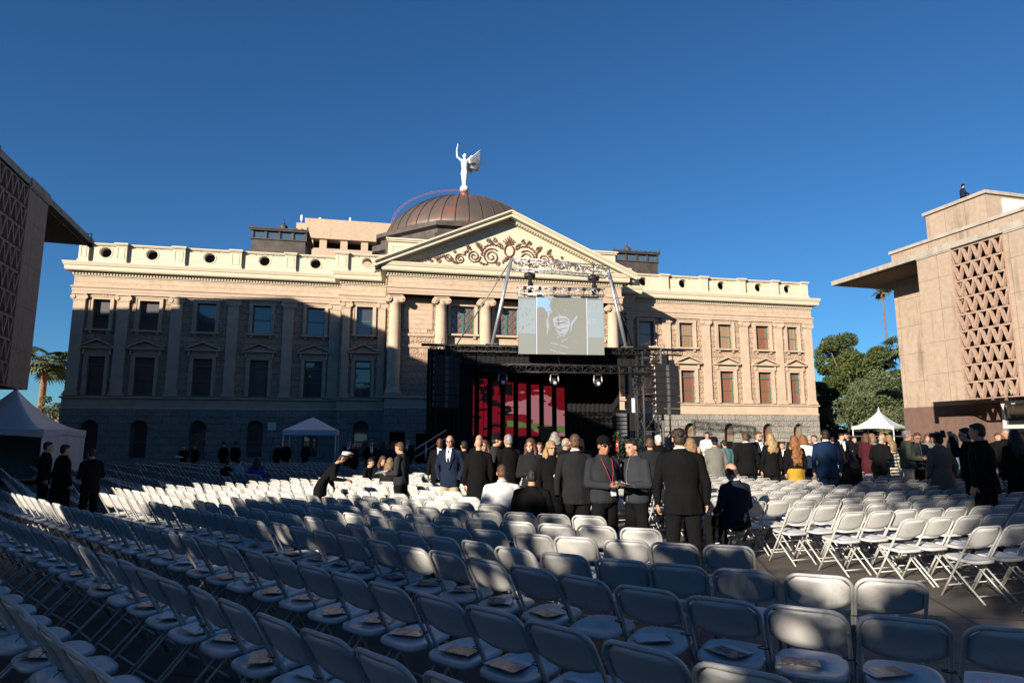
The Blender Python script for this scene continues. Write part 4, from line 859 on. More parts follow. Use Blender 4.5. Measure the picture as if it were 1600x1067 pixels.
    (0.29, 9.3, 10, 1.32, 'person in black seated in shade beside the white shirt', {'top': 'suit', 'c': 'bk', 'hair': 'crop', 'hc': 'bk', 'arm': 'lap', 'leg': 'bk', 'w': 1.15, 'sit': 1}),
    (3.29, 9.7, 335, 1.38, 'balding man in navy suit seated in the right block', {'top': 'suit', 'c': 'nk', 'hair': 'bald', 'hc': 'br', 'arm': 'lap', 'leg': 'bk', 'w': 1.15, 'collar': 1, 'sit': 1}),
    (7.89, 15.2, 340, 1.48, 'woman in black with dark hair seated beside the navy blue suit', {'top': 'coat', 'c': 'bk', 'hair': 'long', 'hc': 'bk', 'arm': 'lap', 'leg': 'bk', 'fem': 1, 'w': 1.1, 'sit': 1}),
    (5.42, 19.0, 185, 1.52, 'bald man in black seated facing the camera near the planters', {'top': 'suit', 'c': 'bk', 'hair': 'none', 'arm': 'lap', 'leg': 'bk', 'sit': 1}),
    (-3.61, 16.5, 110, 1.26, 'dark-haired person in black seated left of the zip jacket man', {'top': 'suit', 'c': 'bk', 'hair': 'crop', 'hc': 'bk', 'arm': 'lap', 'leg': 'bk', 'sit': 1}),
    (-3.23, 16.2, 150, 1.32, 'woman with brown hair seated in the shaded rows', {'top': 'coat', 'c': 'bk', 'hair': 'long', 'hc': 'br', 'arm': 'lap', 'leg': 'bk', 'fem': 1, 'sit': 1}),
    (-2.85, 15.2, 20, 1.3, 'light brown haired person seated behind the white papers', {'top': 'coat', 'c': 'ch', 'hair': 'long', 'hc': 'lb', 'arm': 'lap', 'leg': 'bk', 'fem': 1, 'sit': 1}),
    (-8.17, 19.5, 20, 1.17, 'person in light blue shirt seated in the dark left rows', {'top': 'shirt', 'c': 'lbu', 'hair': 'crop', 'hc': 'bk', 'arm': 'lap', 'leg': 'bk', 'sit': 1}),
    (-7.42, 19.0, 350, 1.22, 'person in royal blue jacket seated in the dark left rows', {'top': 'jacket', 'c': 'rb', 'hair': 'long', 'hc': 'bk', 'arm': 'lap', 'leg': 'bk', 'fem': 1, 'sit': 1}),
    (-8.51, 19.5, 20, 1.14, 'person in black seated left of the light blue shirt', {'top': 'suit', 'c': 'bk', 'hair': 'crop', 'hc': 'bk', 'arm': 'lap', 'leg': 'bk', 'sit': 1}),
]
STANDING = [(q[0], q[1]) for q in PEOPLE if "sit" not in q[5]]
# ------------------------------------------------------------------ trees, palms, tents
palm('fan_palm', 'fan palm with thick trunk and drooping fronds between the dark office block and the capitol', (-40.2, 55, 0), 8.3, 2.9, 34, 3, .5, .30)
palm('fan_palm', 'palm crown mostly hidden behind the left corner of the capitol', (-41.5, 64, 0), 11.6, 2.3, 24, 4, .4, .25)
palm('fan_palm', 'very tall thin fan palm rising high above the trees at the right', (60.2, 102, 0), 25.6, 1.7, 30, 5, .7, .16)
palm('fan_palm', 'shorter fan palm beside the base of the tall thin palm', (52.2, 90, 0), 13.0, 2.6, 26, 6, .5, .25)
palm('feather_palm', 'palm with arching fronds against the corner of the pierced-screen office block', (50.5, 82, 0), 13.4, 3.6, 26, 7, .3, .3, spread=1.3)
tree('shrub_tree', 'thin pale-leaved shrubby tree at the foot of the left palm', 'tree', (-37.0, 52, 0), 6, 4.2, 1.6, 1.9, 1500, F_euc, M_pale, 8, 12, .11, stems=3, tr=.07)
tree('reddish_shrub', 'low russet shrub behind the large dark tent', 'shrub', (-34.3, 50, 0), 3, 1.9, 1.7, 1.2, 1600, foliage('russet_leaves', (.10, .05, .03), (.2, .10, .05)), M_bark, 9, 10, .1, stems=4, tr=.05)
tree('pine_tree', 'tall rounded pine between the capitol corner and the thin palm', 'tree', (42.4, 80, 0), 14.4, 10.2, 4.4, 4.3, 30000, F_pine, M_bark, 21, 30, .17, tr=.4, cr=(.22, .36))
tree('pine_tree', 'dark pine touching the right corner of the capitol', 'tree', (33.9, 72, 0), 8.4, 5.2, 3.0, 3.0, 14000, F_pine, M_bark, 22, 18, .16, tr=.3)
tree('pine_tree', 'narrow pine top standing right of the rounded pine', 'tree', (47.6, 82, 0), 12, 9.4, 2.0, 3.0, 8000, F_pine, M_bark, 23, 10, .17, tr=.3)
tree('yellow_tree', 'small yellowing tree low in front of the dark pine', 'tree', (34.4, 66, 0), 7, 4.8, 1.5, 2.0, 4000, F_yel, M_bark, 24, 9, .13, tr=.15)
tree('olive_tree', 'broad grey-green tree with pale bare limbs behind the white tent', 'tree', (37.6, 66, 0), 9, 6.4, 3.8, 2.6, 16000, F_euc, M_pale, 25, 22, .13, tr=.3, stems=3, cr=(.2, .34))
tree('olive_tree', 'low bushy green tree reaching over the white tent', 'tree', (34.2, 60, 0), 6, 4.2, 3.4, 1.8, 14000, F_euc, M_bark, 26, 18, .12, tr=.25, stems=2)
tree('oak_tree', 'dark leafy tree against the corner of the right office block', 'tree', (39.6, 64, 0), 9, 5.6, 2.6, 3.6, 12000, F_dark, M_bark, 27, 16, .14, tr=.3)
for i, (x, y, lab) in enumerate(((28.5, 66, 'leafless pale trunk nearest the capitol corner behind the crowd'), (31.0, 70, 'second pale trunk in the gap between capitol and tent'), (45, 74, 'dark trunk in the gap right of the white tent'))):
    tree('park_tree', lab, 'tree', (x, y, 0), 7, 5.0, 3.0, 2.0, 6000, (F_dark, F_euc, F_dark)[i], M_pale, 40 + i, 12, .15, tr=.22)
hb = thing('clipped_hedge', 'dark hedge line under the trees beyond the white tent', 'hedge', (30, 84, 0))
mb = MB(); rnd = random.Random(5)
for k in range(9000):
    p_ = Vector((rnd.uniform(-10, 45), rnd.uniform(-1, 1), rnd.uniform(.1, 3.4))); a = Vector((rnd.gauss(0, 1), rnd.gauss(0, 1), rnd.gauss(0, 1))).normalized() * .22; b2 = a.cross(Vector((rnd.gauss(0, 1), rnd.gauss(0, 1), rnd.gauss(0, 1)))).normalized() * .12
    mb.quad(p_ - a, p_ + b2, p_ + a, p_ - b2)
mb.box(-10, 45, -.3, .3, 0, 3.0); mb.build('foliage', F_dark, hb)
# trees behind the camera: they throw the shade across the near chairs
for i, (x, y, H, r, cz, n, lf) in enumerate(((-6.1, -14.6, 15.8, 4.4, 9.6, 34000, .26), (-11.4, -9.2, 7.4, 3.1, 4.7, 9000, .19), (-15.9, -8.8, 8.0, 3.2, 4.9, 13000, .22), (-20.4, -8.2, 8.0, 3.2, 4.9, 13000, .22), (-7.9, -5.5, 5.5, 1.9, 3.4, 3000, .13), (-6.5, -7.6, 5.8, 1.9, 3.6, 4200, .13))):
    tree('shade_tree', ('tall dense shade tree standing behind the camera', 'rounded shade tree nearest the tall one, behind the camera', 'middle shade tree of the row behind the camera', 'last shade tree of the row, nearest the dark office block', 'small airy shade tree close behind the camera', 'second small shade tree close behind the camera, nearer the tall one')[i], 'tree', (x, y, 0), H, cz, r, (H - cz) * .95, n, F_dark, M_bark, 60 + i, (44, 26, 26, 26, 14, 14)[i], lf, tr=.25, group='shade trees behind the camera')
bt = tree('park_tree', 'nearest tree of the far ring of trees added behind the camera', 'tree', (26, -44, 0), 13, 7.6, 5.2, 5.2, 7000, F_dark, M_bark, 77, 22, .55, tr=.35, group='far ring of park trees behind the camera')  # unseen tree ring, added to block low sky light and deepen the shade
k_ = 0
for R_, n_, a0 in ((46, 15, 95), (58, 18, 90)):
    for i in range(n_):
        A_ = radians(a0 + i * (175. / n_)); o = copy_tree(bt); k_ += 1; o.location = (R_ * sin(A_), R_ * cos(A_), 0); o.rotation_euler = (0, 0, i * 1.7); s_ = (R_ * .27) / 13.2 * (1.0 if i % 3 else .88); o.scale = (1.25, 1.25, s_)
        o['label'] = '%s tree from the right in the %s ring of trees added behind the camera' % (('first', 'second', 'third', 'fourth', 'fifth', 'sixth', 'seventh', 'eighth', 'ninth', 'tenth', 'eleventh', 'twelfth', 'thirteenth', 'fourteenth', 'fifteenth', 'sixteenth', 'seventeenth', 'eighteenth')[i], 'inner' if R_ < 50 else 'outer')
M_tent = mat('white_tent_vinyl', (.58, .58, .58), .45, var=.04, vs=.8, spec=.4)
def hitent(name, label, loc, rz, S, eave, peak, walls=(), val=.32, curve=True, steep=1.7):
    o = thing(name, label, 'tent', loc, rz); h = S / 2; mb = MB(); N = 14; vs = []; fs = []
    for j in range(N + 1):
        q = j / N; k = (1 - q)
        for e in range(4 * 8):
            side = e // 8; u = (e % 8) / 8; a = [(-1, -1), (1, -1), (1, 1), (-1, 1)]; p0, p1 = a[side], a[(side + 1) % 4]
            x = (p0[0] * (1 - u) + p1[0] * u) * h * k; y = (p0[1] * (1 - u) + p1[1] * u) * h * k
            z = eave + (peak - eave) * (q ** steep if curve else q) - (.05 * sin(pi * u) * sin(pi * min(1, q * 1.3 + .1)))
            vs.append((x, y, z))
    for j in range(N):
        for e in range(32): fs.append((j * 32 + e, j * 32 + (e + 1) % 32, (j + 1) * 32 + (e + 1) % 32, (j + 1) * 32 + e))
    mb.add(vs, fs, True); mb.build('roof', M_tent, o)
    mb = MB()
    for side in range(4):
        a = [(-1, -1), (1, -1), (1, 1), (-1, 1)]; p0, p1 = a[side], a[(side + 1) % 4]
        for u in range(8):
            q0, q1 = u / 8, (u + 1) / 8; f = lambda q: ((p0[0] * (1 - q) + p1[0] * q) * h, (p0[1] * (1 - q) + p1[1] * q) * h)
            A, B_ = f(q0), f(q1); s0, s1 = val * (1 - .35 * sin(pi * q0)) if curve else val, val * (1 - .35 * sin(pi * q1)) if curve else val
            mb.quad((A[0], A[1], eave - s0), (B_[0], B_[1], eave - s1), (B_[0], B_[1], eave), (A[0], A[1], eave))
    mb.build('valance', M_tent, o)
    for sx in (-1, 1):
        for sy in (-1, 1): q = MB(); q.tube([(sx * (h - .05), sy * (h - .05), 0), (sx * (h - .05), sy * (h - .05), eave - .02)], .035, 8); q.build('leg', mat('white_pole', (.7, .7, .7), .4), o)
    for (x0, y0, x1, y1) in walls:
        q = MB(); n = 16
        for k in range(n):
            u0, u1 = k / n, (k + 1) / n; w0, w1 = .05 * sin(k * 1.9), .05 * sin((k + 1) * 1.9)
            q.add([(h * (x0 + (x1 - x0) * u0) + w0 * (x0 == x1), h * (y0 + (y1 - y0) * u0) + w0 * (y0 == y1), .03), (h * (x0 + (x1 - x0) * u1) + w1 * (x0 == x1), h * (y0 + (y1 - y0) * u1) + w1 * (y0 == y1), .03),
                   (h * (x0 + (x1 - x0) * u1), h * (y0 + (y1 - y0) * u1), eave - .06), (h * (x0 + (x1 - x0) * u0), h * (y0 + (y1 - y0) * u0), eave - .06)], [(0, 1, 2, 3)], True)
        q.build('side_wall', M_tent, o)
    if curve: q = MB(); q.tube([(0, 0, peak - .12), (0, 0, peak + .05), (0, 0, peak + .28)], [.09, .06, .01], 8); q.build('finial', M_tent, o)
    return o
hitent('peaked_tent', 'large white peaked tent in deep shade beside the dark office block', (-20.4, 26.4, 0), radians(13.4), 4.0, 2.12, 3.8, walls=((.985, -.98, .985, .98), (-.98, .985, .98, .985), (-.985, -.98, -.985, .98)), steep=1.8)
hitent('popup_canopy', 'small blue-white pop-up canopy standing against the shaded basement wall', (-11.8, 38.3, 0), CA, 2.95, 2.25, 3.02, val=.28, curve=False)
hitent('peaked_tent', 'sunlit white peaked tent in front of the trees at the right', (28.7, 50.5, 0), radians(40), 3.0, 2.72, 3.95, steep=1.7, val=.25)

# ------------------------------------------------------------------ folding chairs
M_res = mat('white_resin', (.52, .515, .495), .38, var=.03, vs=3, spec=.45); M_tube = mat('white_enamelled_tube', (.42, .415, .40), .35, var=.06, vs=12, spec=.5)
def vary(m, lo=.86, hi=1.04):      # each chair a little more or less worn
    t = m.node_tree; p = t.nodes['Principled BSDF']; src = p.inputs['Base Color'].links[0].from_socket; oi = t.nodes.new('ShaderNodeObjectInfo'); mr = t.nodes.new('ShaderNodeMapRange'); mr.inputs[3].default_value = lo; mr.inputs[4].default_value = hi
    t.links.new(oi.outputs['Random'], mr.inputs[0]); tc = t.nodes.new('ShaderNodeTexCoord'); ad = t.nodes.new('ShaderNodeVectorMath'); ad.operation = 'ADD'; t.links.new(tc.outputs['Object'], ad.inputs[0]); t.links.new(oi.outputs['Location'], ad.inputs[1])
    n = t.nodes.new('ShaderNodeTexNoise'); n.inputs['Scale'].default_value = 7; n.inputs['Detail'].default_value = 8; n.inputs['Roughness'].default_value = .7; t.links.new(ad.outputs[0], n.inputs[0]); m2 = t.nodes.new('ShaderNodeMapRange'); m2.inputs[1].default_value = .52; m2.inputs[2].default_value = .75; m2.inputs[3].default_value = 1; m2.inputs[4].default_value = .72; t.links.new(n.outputs[0], m2.inputs[0])
    mu = t.nodes.new('ShaderNodeMath'); mu.operation = 'MULTIPLY'; t.links.new(mr.outputs[0], mu.inputs[0]); t.links.new(m2.outputs[0], mu.inputs[1]); sc = t.nodes.new('ShaderNodeVectorMath'); sc.operation = 'SCALE'; t.links.new(src, sc.inputs[0]); t.links.new(mu.outputs[0], sc.inputs['Scale']); t.links.new(sc.outputs[0], p.inputs['Base Color'])
vary(M_res); vary(M_tube)
M_tie = mat('black_cable_tie', (.01, .01, .01), .5)
def chair_meshes(hi):
    n = 8 if hi else 4; W = .215; yb = lambda z: .20 - .46 * z / .79
    mb = MB(); pts = [(-W, .205, .0), (-W, yb(.35), .35)]
    R = .085; top = .80; m_ = 6 if hi else 3
    for k in range(m_ + 1): a = pi / 2 * k / m_; z = top - R + R * sin(a); pts.append((-W + R - R * cos(a), yb(z), z))
    pts += [(-p_[0], p_[1], p_[2]) for p_ in pts[::-1]]
    mb.tube(pts, .0125, n, smooth=hi)
    if hi: mb.tube([(-W, yb(.13), .13), (W, yb(.13), .13)], .008, 6)
    frame = mb
    rl = MB(); W2 = .185
    rl.tube([(-W2, .13, .405), (-W2, -.02, .25), (-W2, -.27, 0)], .011, n, smooth=hi); rl.tube([(W2, .13, .405), (W2, -.02, .25), (W2, -.27, 0)], .011, n, smooth=hi)
    rl.tube([(-W2, -.20, .07), (W2, -.20, .07)], .008, n, smooth=hi)
    if hi: rl.tube([(-W2, .10, .375), (W2, .10, .375)], .008, 6)
    bk = MB(); nx, nz = (12, 6) if hi else (4, 2); vs = []; fs = []
    for side in (0, 1):
        for j in range(nz + 1):
            for i in range(nx + 1):
                u = i / nx * 2 - 1; v = j / nz; hw = .203 - (.0 if v < .72 else (v - .72) ** 2 * .35)
                z0 = .565 + .045 * (abs(u) ** 3) ; z0 -= .012 * (1 - u * u); z1 = .787 - .05 * max(0, abs(u) - .72) ** 2 * 8
                z = z0 + (z1 - z0) * v; x = u * hw; y = yb(z) + .004 - .028 * (1 - u * u) * (.4 + .6 * v) + side * .012
                vs.append((x, y, z))
    o = (nx + 1) * (nz + 1); 
    for j in range(nz):
        for i in range(nx):
            a = j * (nx + 1) + i; fs.append((a, a + 1, a + nx + 2, a + nx + 1)); fs.append((o + a, o + a + nx + 1, o + a + nx + 2, o + a + 1))
    for i in range(nx): a = nz * (nx + 1) + i; fs.append((a, a + 1, o + a + 1, o + a)); a = i; fs.append((a, o + a, o + a + 1, a + 1))
    for j in range(nz): a = j * (nx + 1); fs.append((a, a + nx + 1, o + a + nx + 1, o + a)); a += nx; fs.append((a, o + a, o + a + nx + 1, a + nx + 1))
    bk.add(vs, fs, hi)
    se = MB(); N = 28 if hi else 8; ring = []
    for k in range(N):
        t = 2 * pi * k / N; c_, s_ = cos(t), sin(t); e = .5 if s_ < 0 else .62
        ring.append((.198 * (abs(c_) ** e) * (1 if c_ > 0 else -1), .005 + .20 * (abs(s_) ** e) * (1 if s_ > 0 else -1)))
    lv = [(.90, .405), (1.0, .412), (1.0, .432), (.965, .442), (.86, .440), (.5, .430), (0.02, .428)] if hi else [(1.0, .41), (1.0, .438), (.02, .43)]
    vs = []; fs = []
    for sc_, z in lv:
        for (x, y) in ring: vs.append((x * sc_, y * sc_, z + .012 * y / .2))
    for j in range(len(lv) - 1):
        for k in range(N): fs.append((j * N + k, j * N + (k + 1) % N, (j + 1) * N + (k + 1) % N, (j + 1) * N + k))
    fs.append(tuple(range(N))[::-1]); fs.append(tuple((len(lv) - 1) * N + k for k in range(N))); se.add(vs, fs, hi)
    return frame, rl, bk, se
fr_, rl_, bk_, se_ = chair_meshes(True)
CH = [('frame', fr_.mesh('frame', M_tube)), ('rear_legs', rl_.mesh('rear_legs', M_tube)), ('backrest', bk_.mesh('backrest', M_res)), ('seat', se_.mesh('seat', M_res))]
tm = MB(); tm.tube([(.205 + .035 * cos(2 * pi * k / 10), -.10 + .022 * sin(2 * pi * k / 10), .52) for k in range(10)], .0035, 4, closed=True); tm.tube([(.235, -.12, .52), (.25, -.15, .50)], .003, 4); TIE = tm.mesh('cable_tie', M_tie)
def make_chair(lab, grp):
    r = thing('folding_chair', lab, 'chair', (0, 0, 0), 0, grp)
    for n_, me in CH: c_ = link(bpy.data.objects.new(n_, me)); c_.parent = r
    return r
ORD = ['first', 'second', 'third', 'fourth', 'fifth', 'sixth', 'seventh', 'eighth', 'ninth', 'tenth', 'eleventh', 'twelfth', 'thirteenth', 'fourteenth', 'fifteenth', 'sixteenth', 'seventeenth', 'eighteenth', 'nineteenth', 'twentieth']
for t_, n_ in (('twenty', 'twentieth'), ('thirty', 'thirtieth'), ('forty', 'fortieth'), ('fifty', 'fiftieth'), ('sixty', 'sixtieth')):
    if n_ != 'twentieth': ORD.append(n_)
    ORD += [t_ + '-' + q for q in ORD[:9]]
F_, TH = 641.9, radians(8.62)
def px(x, y, z):      # where a point shows in a 1024 x 682 picture; used only to leave out chairs the photo cannot show
    d = y * cos(TH) + (z - CAMH) * sin(TH)
    if d < .2: return (-9999, -9999)
    return 512 + F_ * x / d, 341 - F_ * (-y * sin(TH) + (z - CAMH) * cos(TH)) / d
chairs = []      # (block, row, x, y, facing)
ANG = [20, 22, 24, 26, 30, 36, 42]
def jit(k): return random.uniform(-k, k)
starts = [(-.75, 2.33), (.63, 2.26), (3.6, 1.8), (3.5, 3.3), (2.68, 4.8), (2.02, 6.2), (1.45, 7.35)]
x, y = 1.45, 7.35
while y < 25: x -= .40; y += 1.13; starts.append((x, y))
def inview(x, y):
    return y > 1.5 and -200 < px(x, y, .6)[0] < 1240
def shown(x, y):
    u, v = px(x, y, .6); return -30 < u < 1055 and v < 735 and px(x, y, .8)[1] < 700
for r_, (x, y) in enumerate(starts):
    a = 42 if r_ < 2 else 20; i = 0
    umin = -30 if r_ < 3 else (-13.4 if r_ == 3 else -14.7)
    while True:
        u = x * .743 - y * .669
        if u < umin or i > 70: break
        if y < 26.5 and inview(x, y): chairs.append(('left', r_, x + jit(.018), y + jit(.022), radians(a + jit(3.0))))
        a = 42 if r_ < 2 else ANG[min(i, 6)]
        if r_ > 12: a = max(20, a - (r_ - 12) * 1.2)
        x -= .468 * cos(radians(a)); y += .468 * sin(radians(a)); i += 1
# block beyond the left cross aisle
for r_ in range(16):
    bx_, by_ = -9.6 + r_ * .50, 13.3 + r_ * .72
    for i in range(26):
        a = 50; x, y = bx_ - i * .468 * cos(radians(a)), by_ + i * .468 * sin(radians(a))
        if y < 28 and inview(x, y) and (x + 19.5) ** 2 + (y - 26.2) ** 2 > 9: chairs.append(('far left', r_, x + jit(.02), y + jit(.02), radians(a + jit(2))))
# right block
for r_ in range(27):
    if r_ <= 5: x0, y0 = 5.5 - .37 * r_, 6.8 + .70 * r_
    else: x0, y0 = 3.65 - .27 * (r_ - 5), 10.3 + .76 * (r_ - 5)
    for i in range(46):
        a = -18; x, y = x0 + i * .468 * cos(radians(a)), y0 - i * .468 * sin(radians(a))
        if y < 25 and inview(x, y) and not (x > 16 and y > 22): chairs.append(('right', r_, x + jit(.018), y + jit(.022), radians(a + jit(3.0))))
def near_person(x, y): return any((x - q[0]) ** 2 + (y - q[1]) ** 2 < .30 ** 2 for q in STANDING)
chairs = [c for c in chairs if not near_person(c[2], c[3])]
chairs.sort(key=lambda c: c[2] ** 2 + c[3] ** 2)
near = [c for c in chairs if shown(c[2], c[3])][:300]; nk = {id(c) for c in near}; far = [c for c in chairs if id(c) not in nk]
first = None; cnt = {}; rowsof = {}
for c in near: rowsof.setdefault(c[0], set()).add(c[1])
rowno = {b_: {r: i for i, r in enumerate(sorted(v))} for b_, v in rowsof.items()}
byrow = {}
for c in near: byrow.setdefault((c[0], c[1]), []).append(c)
for k, v in byrow.items(): v.sort(key=lambda c: c[2], reverse=(k[0] != 'right'))
M_prog = bpy.data.materials.new('programme_cover'); t, p = nodes(M_prog); tc = t.nodes.new('ShaderNodeTexCoord'); oi = t.nodes.new('ShaderNodeObjectInfo'); ad = t.nodes.new('ShaderNodeVectorMath'); ad.operation = 'ADD'
t.links.new(tc.outputs['Object'], ad.inputs[0]); t.links.new(oi.outputs['Location'], ad.inputs[1])
vn = t.nodes.new('ShaderNodeTexNoise'); vn.inputs['Scale'].default_value = 16; vn.inputs['Detail'].default_value = 2; t.links.new(ad.outputs[0], vn.inputs[0]); r = t.nodes.new('ShaderNodeValToRGB'); e = r.color_ramp.elements; r.color_ramp.interpolation = 'CONSTANT'
e[0].position = 0; e[0].color = (.03, .04, .12, 1); e[1].position = .42; e[1].color = (.22, .07, .03, 1)
for q, cc in ((.48, (.45, .22, .10)), (.53, (.08, .10, .22)), (.58, (.5, .42, .33)), (.63, (.12, .04, .03))): k = e.new(q); k.color = (*cc, 1)
t.links.new(vn.outputs[0], r.inputs[0]); t.links.new(r.outputs[0], p.inputs['Base Color']); p.inputs['Roughness'].default_value = .3
M_paper = mat('white_paper', (.58, .58, .57), .5, var=.02)
mb = MB(); mb.box(-.07, .07, -.105, .105, 0, .0035); PR1 = mb.mesh('cover', M_prog); mb = MB(); mb.box(.0705, .125, -.10, .09, 0, .003); mb.box(-.068, .068, .1055, .135, 0, .003); PR2 = mb.mesh('inner_pages', M_paper)
mb = MB(); mb.box(-.06, .08, -.09, .12, .0036, .005); PR3 = mb.mesh('insert_sheet', M_paper)
progs = 0
def word(i): return ORD[i]
for (blk, r_), row in sorted(byrow.items(), key=lambda kv: (kv[0][0], kv[0][1])):
    rn = word(rowno[blk][r_]); end = 'left end' if blk == 'right' else 'right end'
    for i, c in enumerate(row):
        lab = 'white folding chair, %s from the %s of the %s row back, %s block' % (word(i), end, rn, blk)
        if first is None: first = make_chair(lab, 'white folding chairs set out in rows'); o = first
        else:
            o = first.copy(); link(o)
            for ch in first.children:
                if ch.name.startswith('cable'): continue
                q = ch.copy(); link(q); q.parent = o
            o['label'] = lab
        o.location = (c[2], c[3], 0); o.rotation_euler = (0, 0, -c[4])
        d = sqrt(c[2] ** 2 + c[3] ** 2)
        if d < 8 and i > 0: q = link(bpy.data.objects.new('cable_tie', TIE)); q.parent = o
        if (progs < 150 and d < 13.5 and random.random() < .93):
            progs += 1
            po = thing('event_programme', 'programme on the seat %s from %s, %s row back, %s block' % (word(i), end, rn, blk), 'booklet', (0, 0, 0), 0, 'printed programmes lying on the seats')
            for n_, me in ([('cover', PR1), ('inner_pages', PR2)] + ([('insert_sheet', PR3)] if random.random() < .22 else [])): q = link(bpy.data.objects.new(n_, me)); q.parent = po
            cr_, sr_ = cos(-c[4]), sin(-c[4]); ox, oy = -.03 + jit(.05), -.01 + jit(.05)
            po.location = (c[2] + ox * cr_ - oy * sr_, c[3] + ox * sr_ + oy * cr_, .4435); po.rotation_euler = (0, 0, -c[4] + radians(90) + jit(.9))
# every farther chair in one object
f2, r2_, b2_, s2_ = chair_meshes(False)
mb = MB(); rnd = random.Random(3)
for c in far:
    cr_, sr_ = cos(-c[4]), sin(-c[4])
    for mi, src in ((1, f2), (1, r2_), (0, b2_), (0, s2_)):
        mb.mi = mi; mb.add([(c[2] + x * cr_ - y * sr_, c[3] + x * sr_ + y * cr_, z) for (x, y, z) in src.v], src.f)
tag(mb.build('folding_chairs', [M_res, M_tube]), 'hundreds of farther white folding chairs filling the plaza up to the stage', 'chairs', kind='stuff')
mb = MB()
for c in far:
    if rnd.random() < .6:
        cr_, sr_ = cos(-c[4]), sin(-c[4]); a = rnd.uniform(-.6, .6); vs = [(u * cos(a) - v * sin(a), u * sin(a) + v * cos(a)) for u, v in ((-.1, -.07), (.1, -.07), (.1, .07), (-.1, .07))]
        mb.mi = rnd.choice((0, 1)); mb.quad(*[(c[2] + u * cr_ - v * sr_, c[3] + u * sr_ + v * cr_, .458) for u, v in vs])
tag(mb.build('scattered_programmes', [M_prog, M_paper]), 'papers and programmes lying on the farther seats', 'papers', kind='stuff')
print('chairs', len(chairs), 'near', len(near))
# ------------------------------------------------------------------ stage
SA = radians(8.5); SX, SY = -4.08, 30.0
def s2w(x, y, z=0): return Vector((SX + x * cos(SA) - y * sin(SA), SY + x * sin(SA) + y * cos(SA), z))
M_cloth = mat('black_stage_drape', (.006, .006, .007), .9, var=.3, vs=2); M_truss = mat('aluminium_truss', (.55, .55, .55), .35, metal=.8, var=.05); M_btruss = mat('black_truss', (.035, .035, .035), .5, metal=.3)
M_grey = mat('grey_steel_tube', (.16, .16, .16), .45, metal=.5)
def truss(mb, a, b2, w=.3, r=.022, n=None, up=Vector((0, 0, 1)), four=True):
    a = Vector(a); b2 = Vector(b2); d = (b2 - a); L = d.length; d.normalize(); s_ = d.cross(up).normalized(); u_ = s_.cross(d).normalized(); n = n or max(2, int(L / w / 1.3))
    cs = [(-1, -1), (1, -1), (1, 1), (-1, 1)] if four else [(0, 1), (-1, -1), (1, -1)]
    P = lambda t, c: a + d * (L * t) + s_ * (c[0] * w / 2) + u_ * (c[1] * w / 2)
    for c in cs: mb.tube([P(0, c), P(1, c)], r, 6)
    for k in range(n):
        for i in range(len(cs)):
            c0, c1 = cs[i], cs[(i + 1) % len(cs)]; mb.tube([P(k / n, c0 if k % 2 else c1), P((k + 1) / n, c1 if k % 2 else c0)], r * .55, 4)
            mb.tube([P(k / n, c0), P(k / n, c1)], r * .5, 4)
    for i in range(len(cs)): mb.tube([P(1, cs[i]), P(1, cs[(i + 1) % len(cs)])], r * .6, 4)
stg = thing('concert_stage', 'black covered concert stage with dark drapes standing in front of the capitol portico', 'stage', (SX, SY, 0), SA)
mb = MB(); mb.box(1.2, 10.2, .2, 7.4, 0, 1.15); mb.build('deck', M_cloth, stg)
mb = MB(); mb.box(1.0, 10.6, .1, 7.6, 6.0, 6.22); mb.box(-.2, 12.9, -.06, .06, 6.08, 6.2); mb.build('roof', M_cloth, stg)
mb = MB()
def drape(x0, y0, x1, y1, z0, z1, n=60, amp=.06):
    vs = []; fs = []; L = sqrt((x1 - x0) ** 2 + (y1 - y0) ** 2); nx, ny = -(y1 - y0) / L, (x1 - x0) / L
    for j, z in enumerate((z0, z1)):
        for i in range(n + 1): q = i / n; o = amp * sin(i * 2.1); vs.append((x0 + (x1 - x0) * q + nx * o, y0 + (y1 - y0) * q + ny * o, z))
    for i in range(n): fs.append((i, i + 1, n + 2 + i, n + 1 + i))
    mb.add(vs, fs, True)
drape(1.0, 7.4, 10.6, 7.4, .0, 6.0, 120); drape(1.0, .3, 1.0, 7.4, 0, 6.0); drape(10.4, 3.0, 10.4, 7.4, 0, 6.0); drape(1.0, .25, 10.4, .25, 5.25, 6.0, 120, .03); drape(.1, .3, 2.3, .35, 0, 6.0, 30); drape(7.8, 4.2, 10.4, 4.2, 0, 6.0, 30)
mb.build('drape', M_cloth, stg)
for x, y in ((.4, .2), (10.5, .2), (11.5, .2), (.4, 7.3), (10.9, 7.3)):
    q = MB(); truss(q, (x, y, 0), (x, y, 6.05), .3, .025, up=Vector((0, 1, 0))); q.build('tower', M_btruss, stg)
q = MB(); truss(q, (2.4, -.9, 5.0), (10.9, -.9, 5.0), .34, .025); q.build('lighting_truss', M_btruss, stg)
q = MB(); truss(q, (.2, .0, 6.0), (12.7, .0, 6.0), .25, .025); q.build('roof_truss', M_btruss, stg)
q = MB()
for x in (2.9, 6.3, 9.6): q.tube([(x, -.9, 5.1), (x, -.5, 5.5), (x, 0, 6.1)], .012, 4)
q.tube([(2.9, -.9, 4.8), (2.7, -.7, 4.1), (2.75, 0, 1.3)], .015, 5); q.build('cable', M_blk, stg)
M_bulb = mat('lamp_glass', (.6, .6, .6), .15, coat=1, spec=.8)
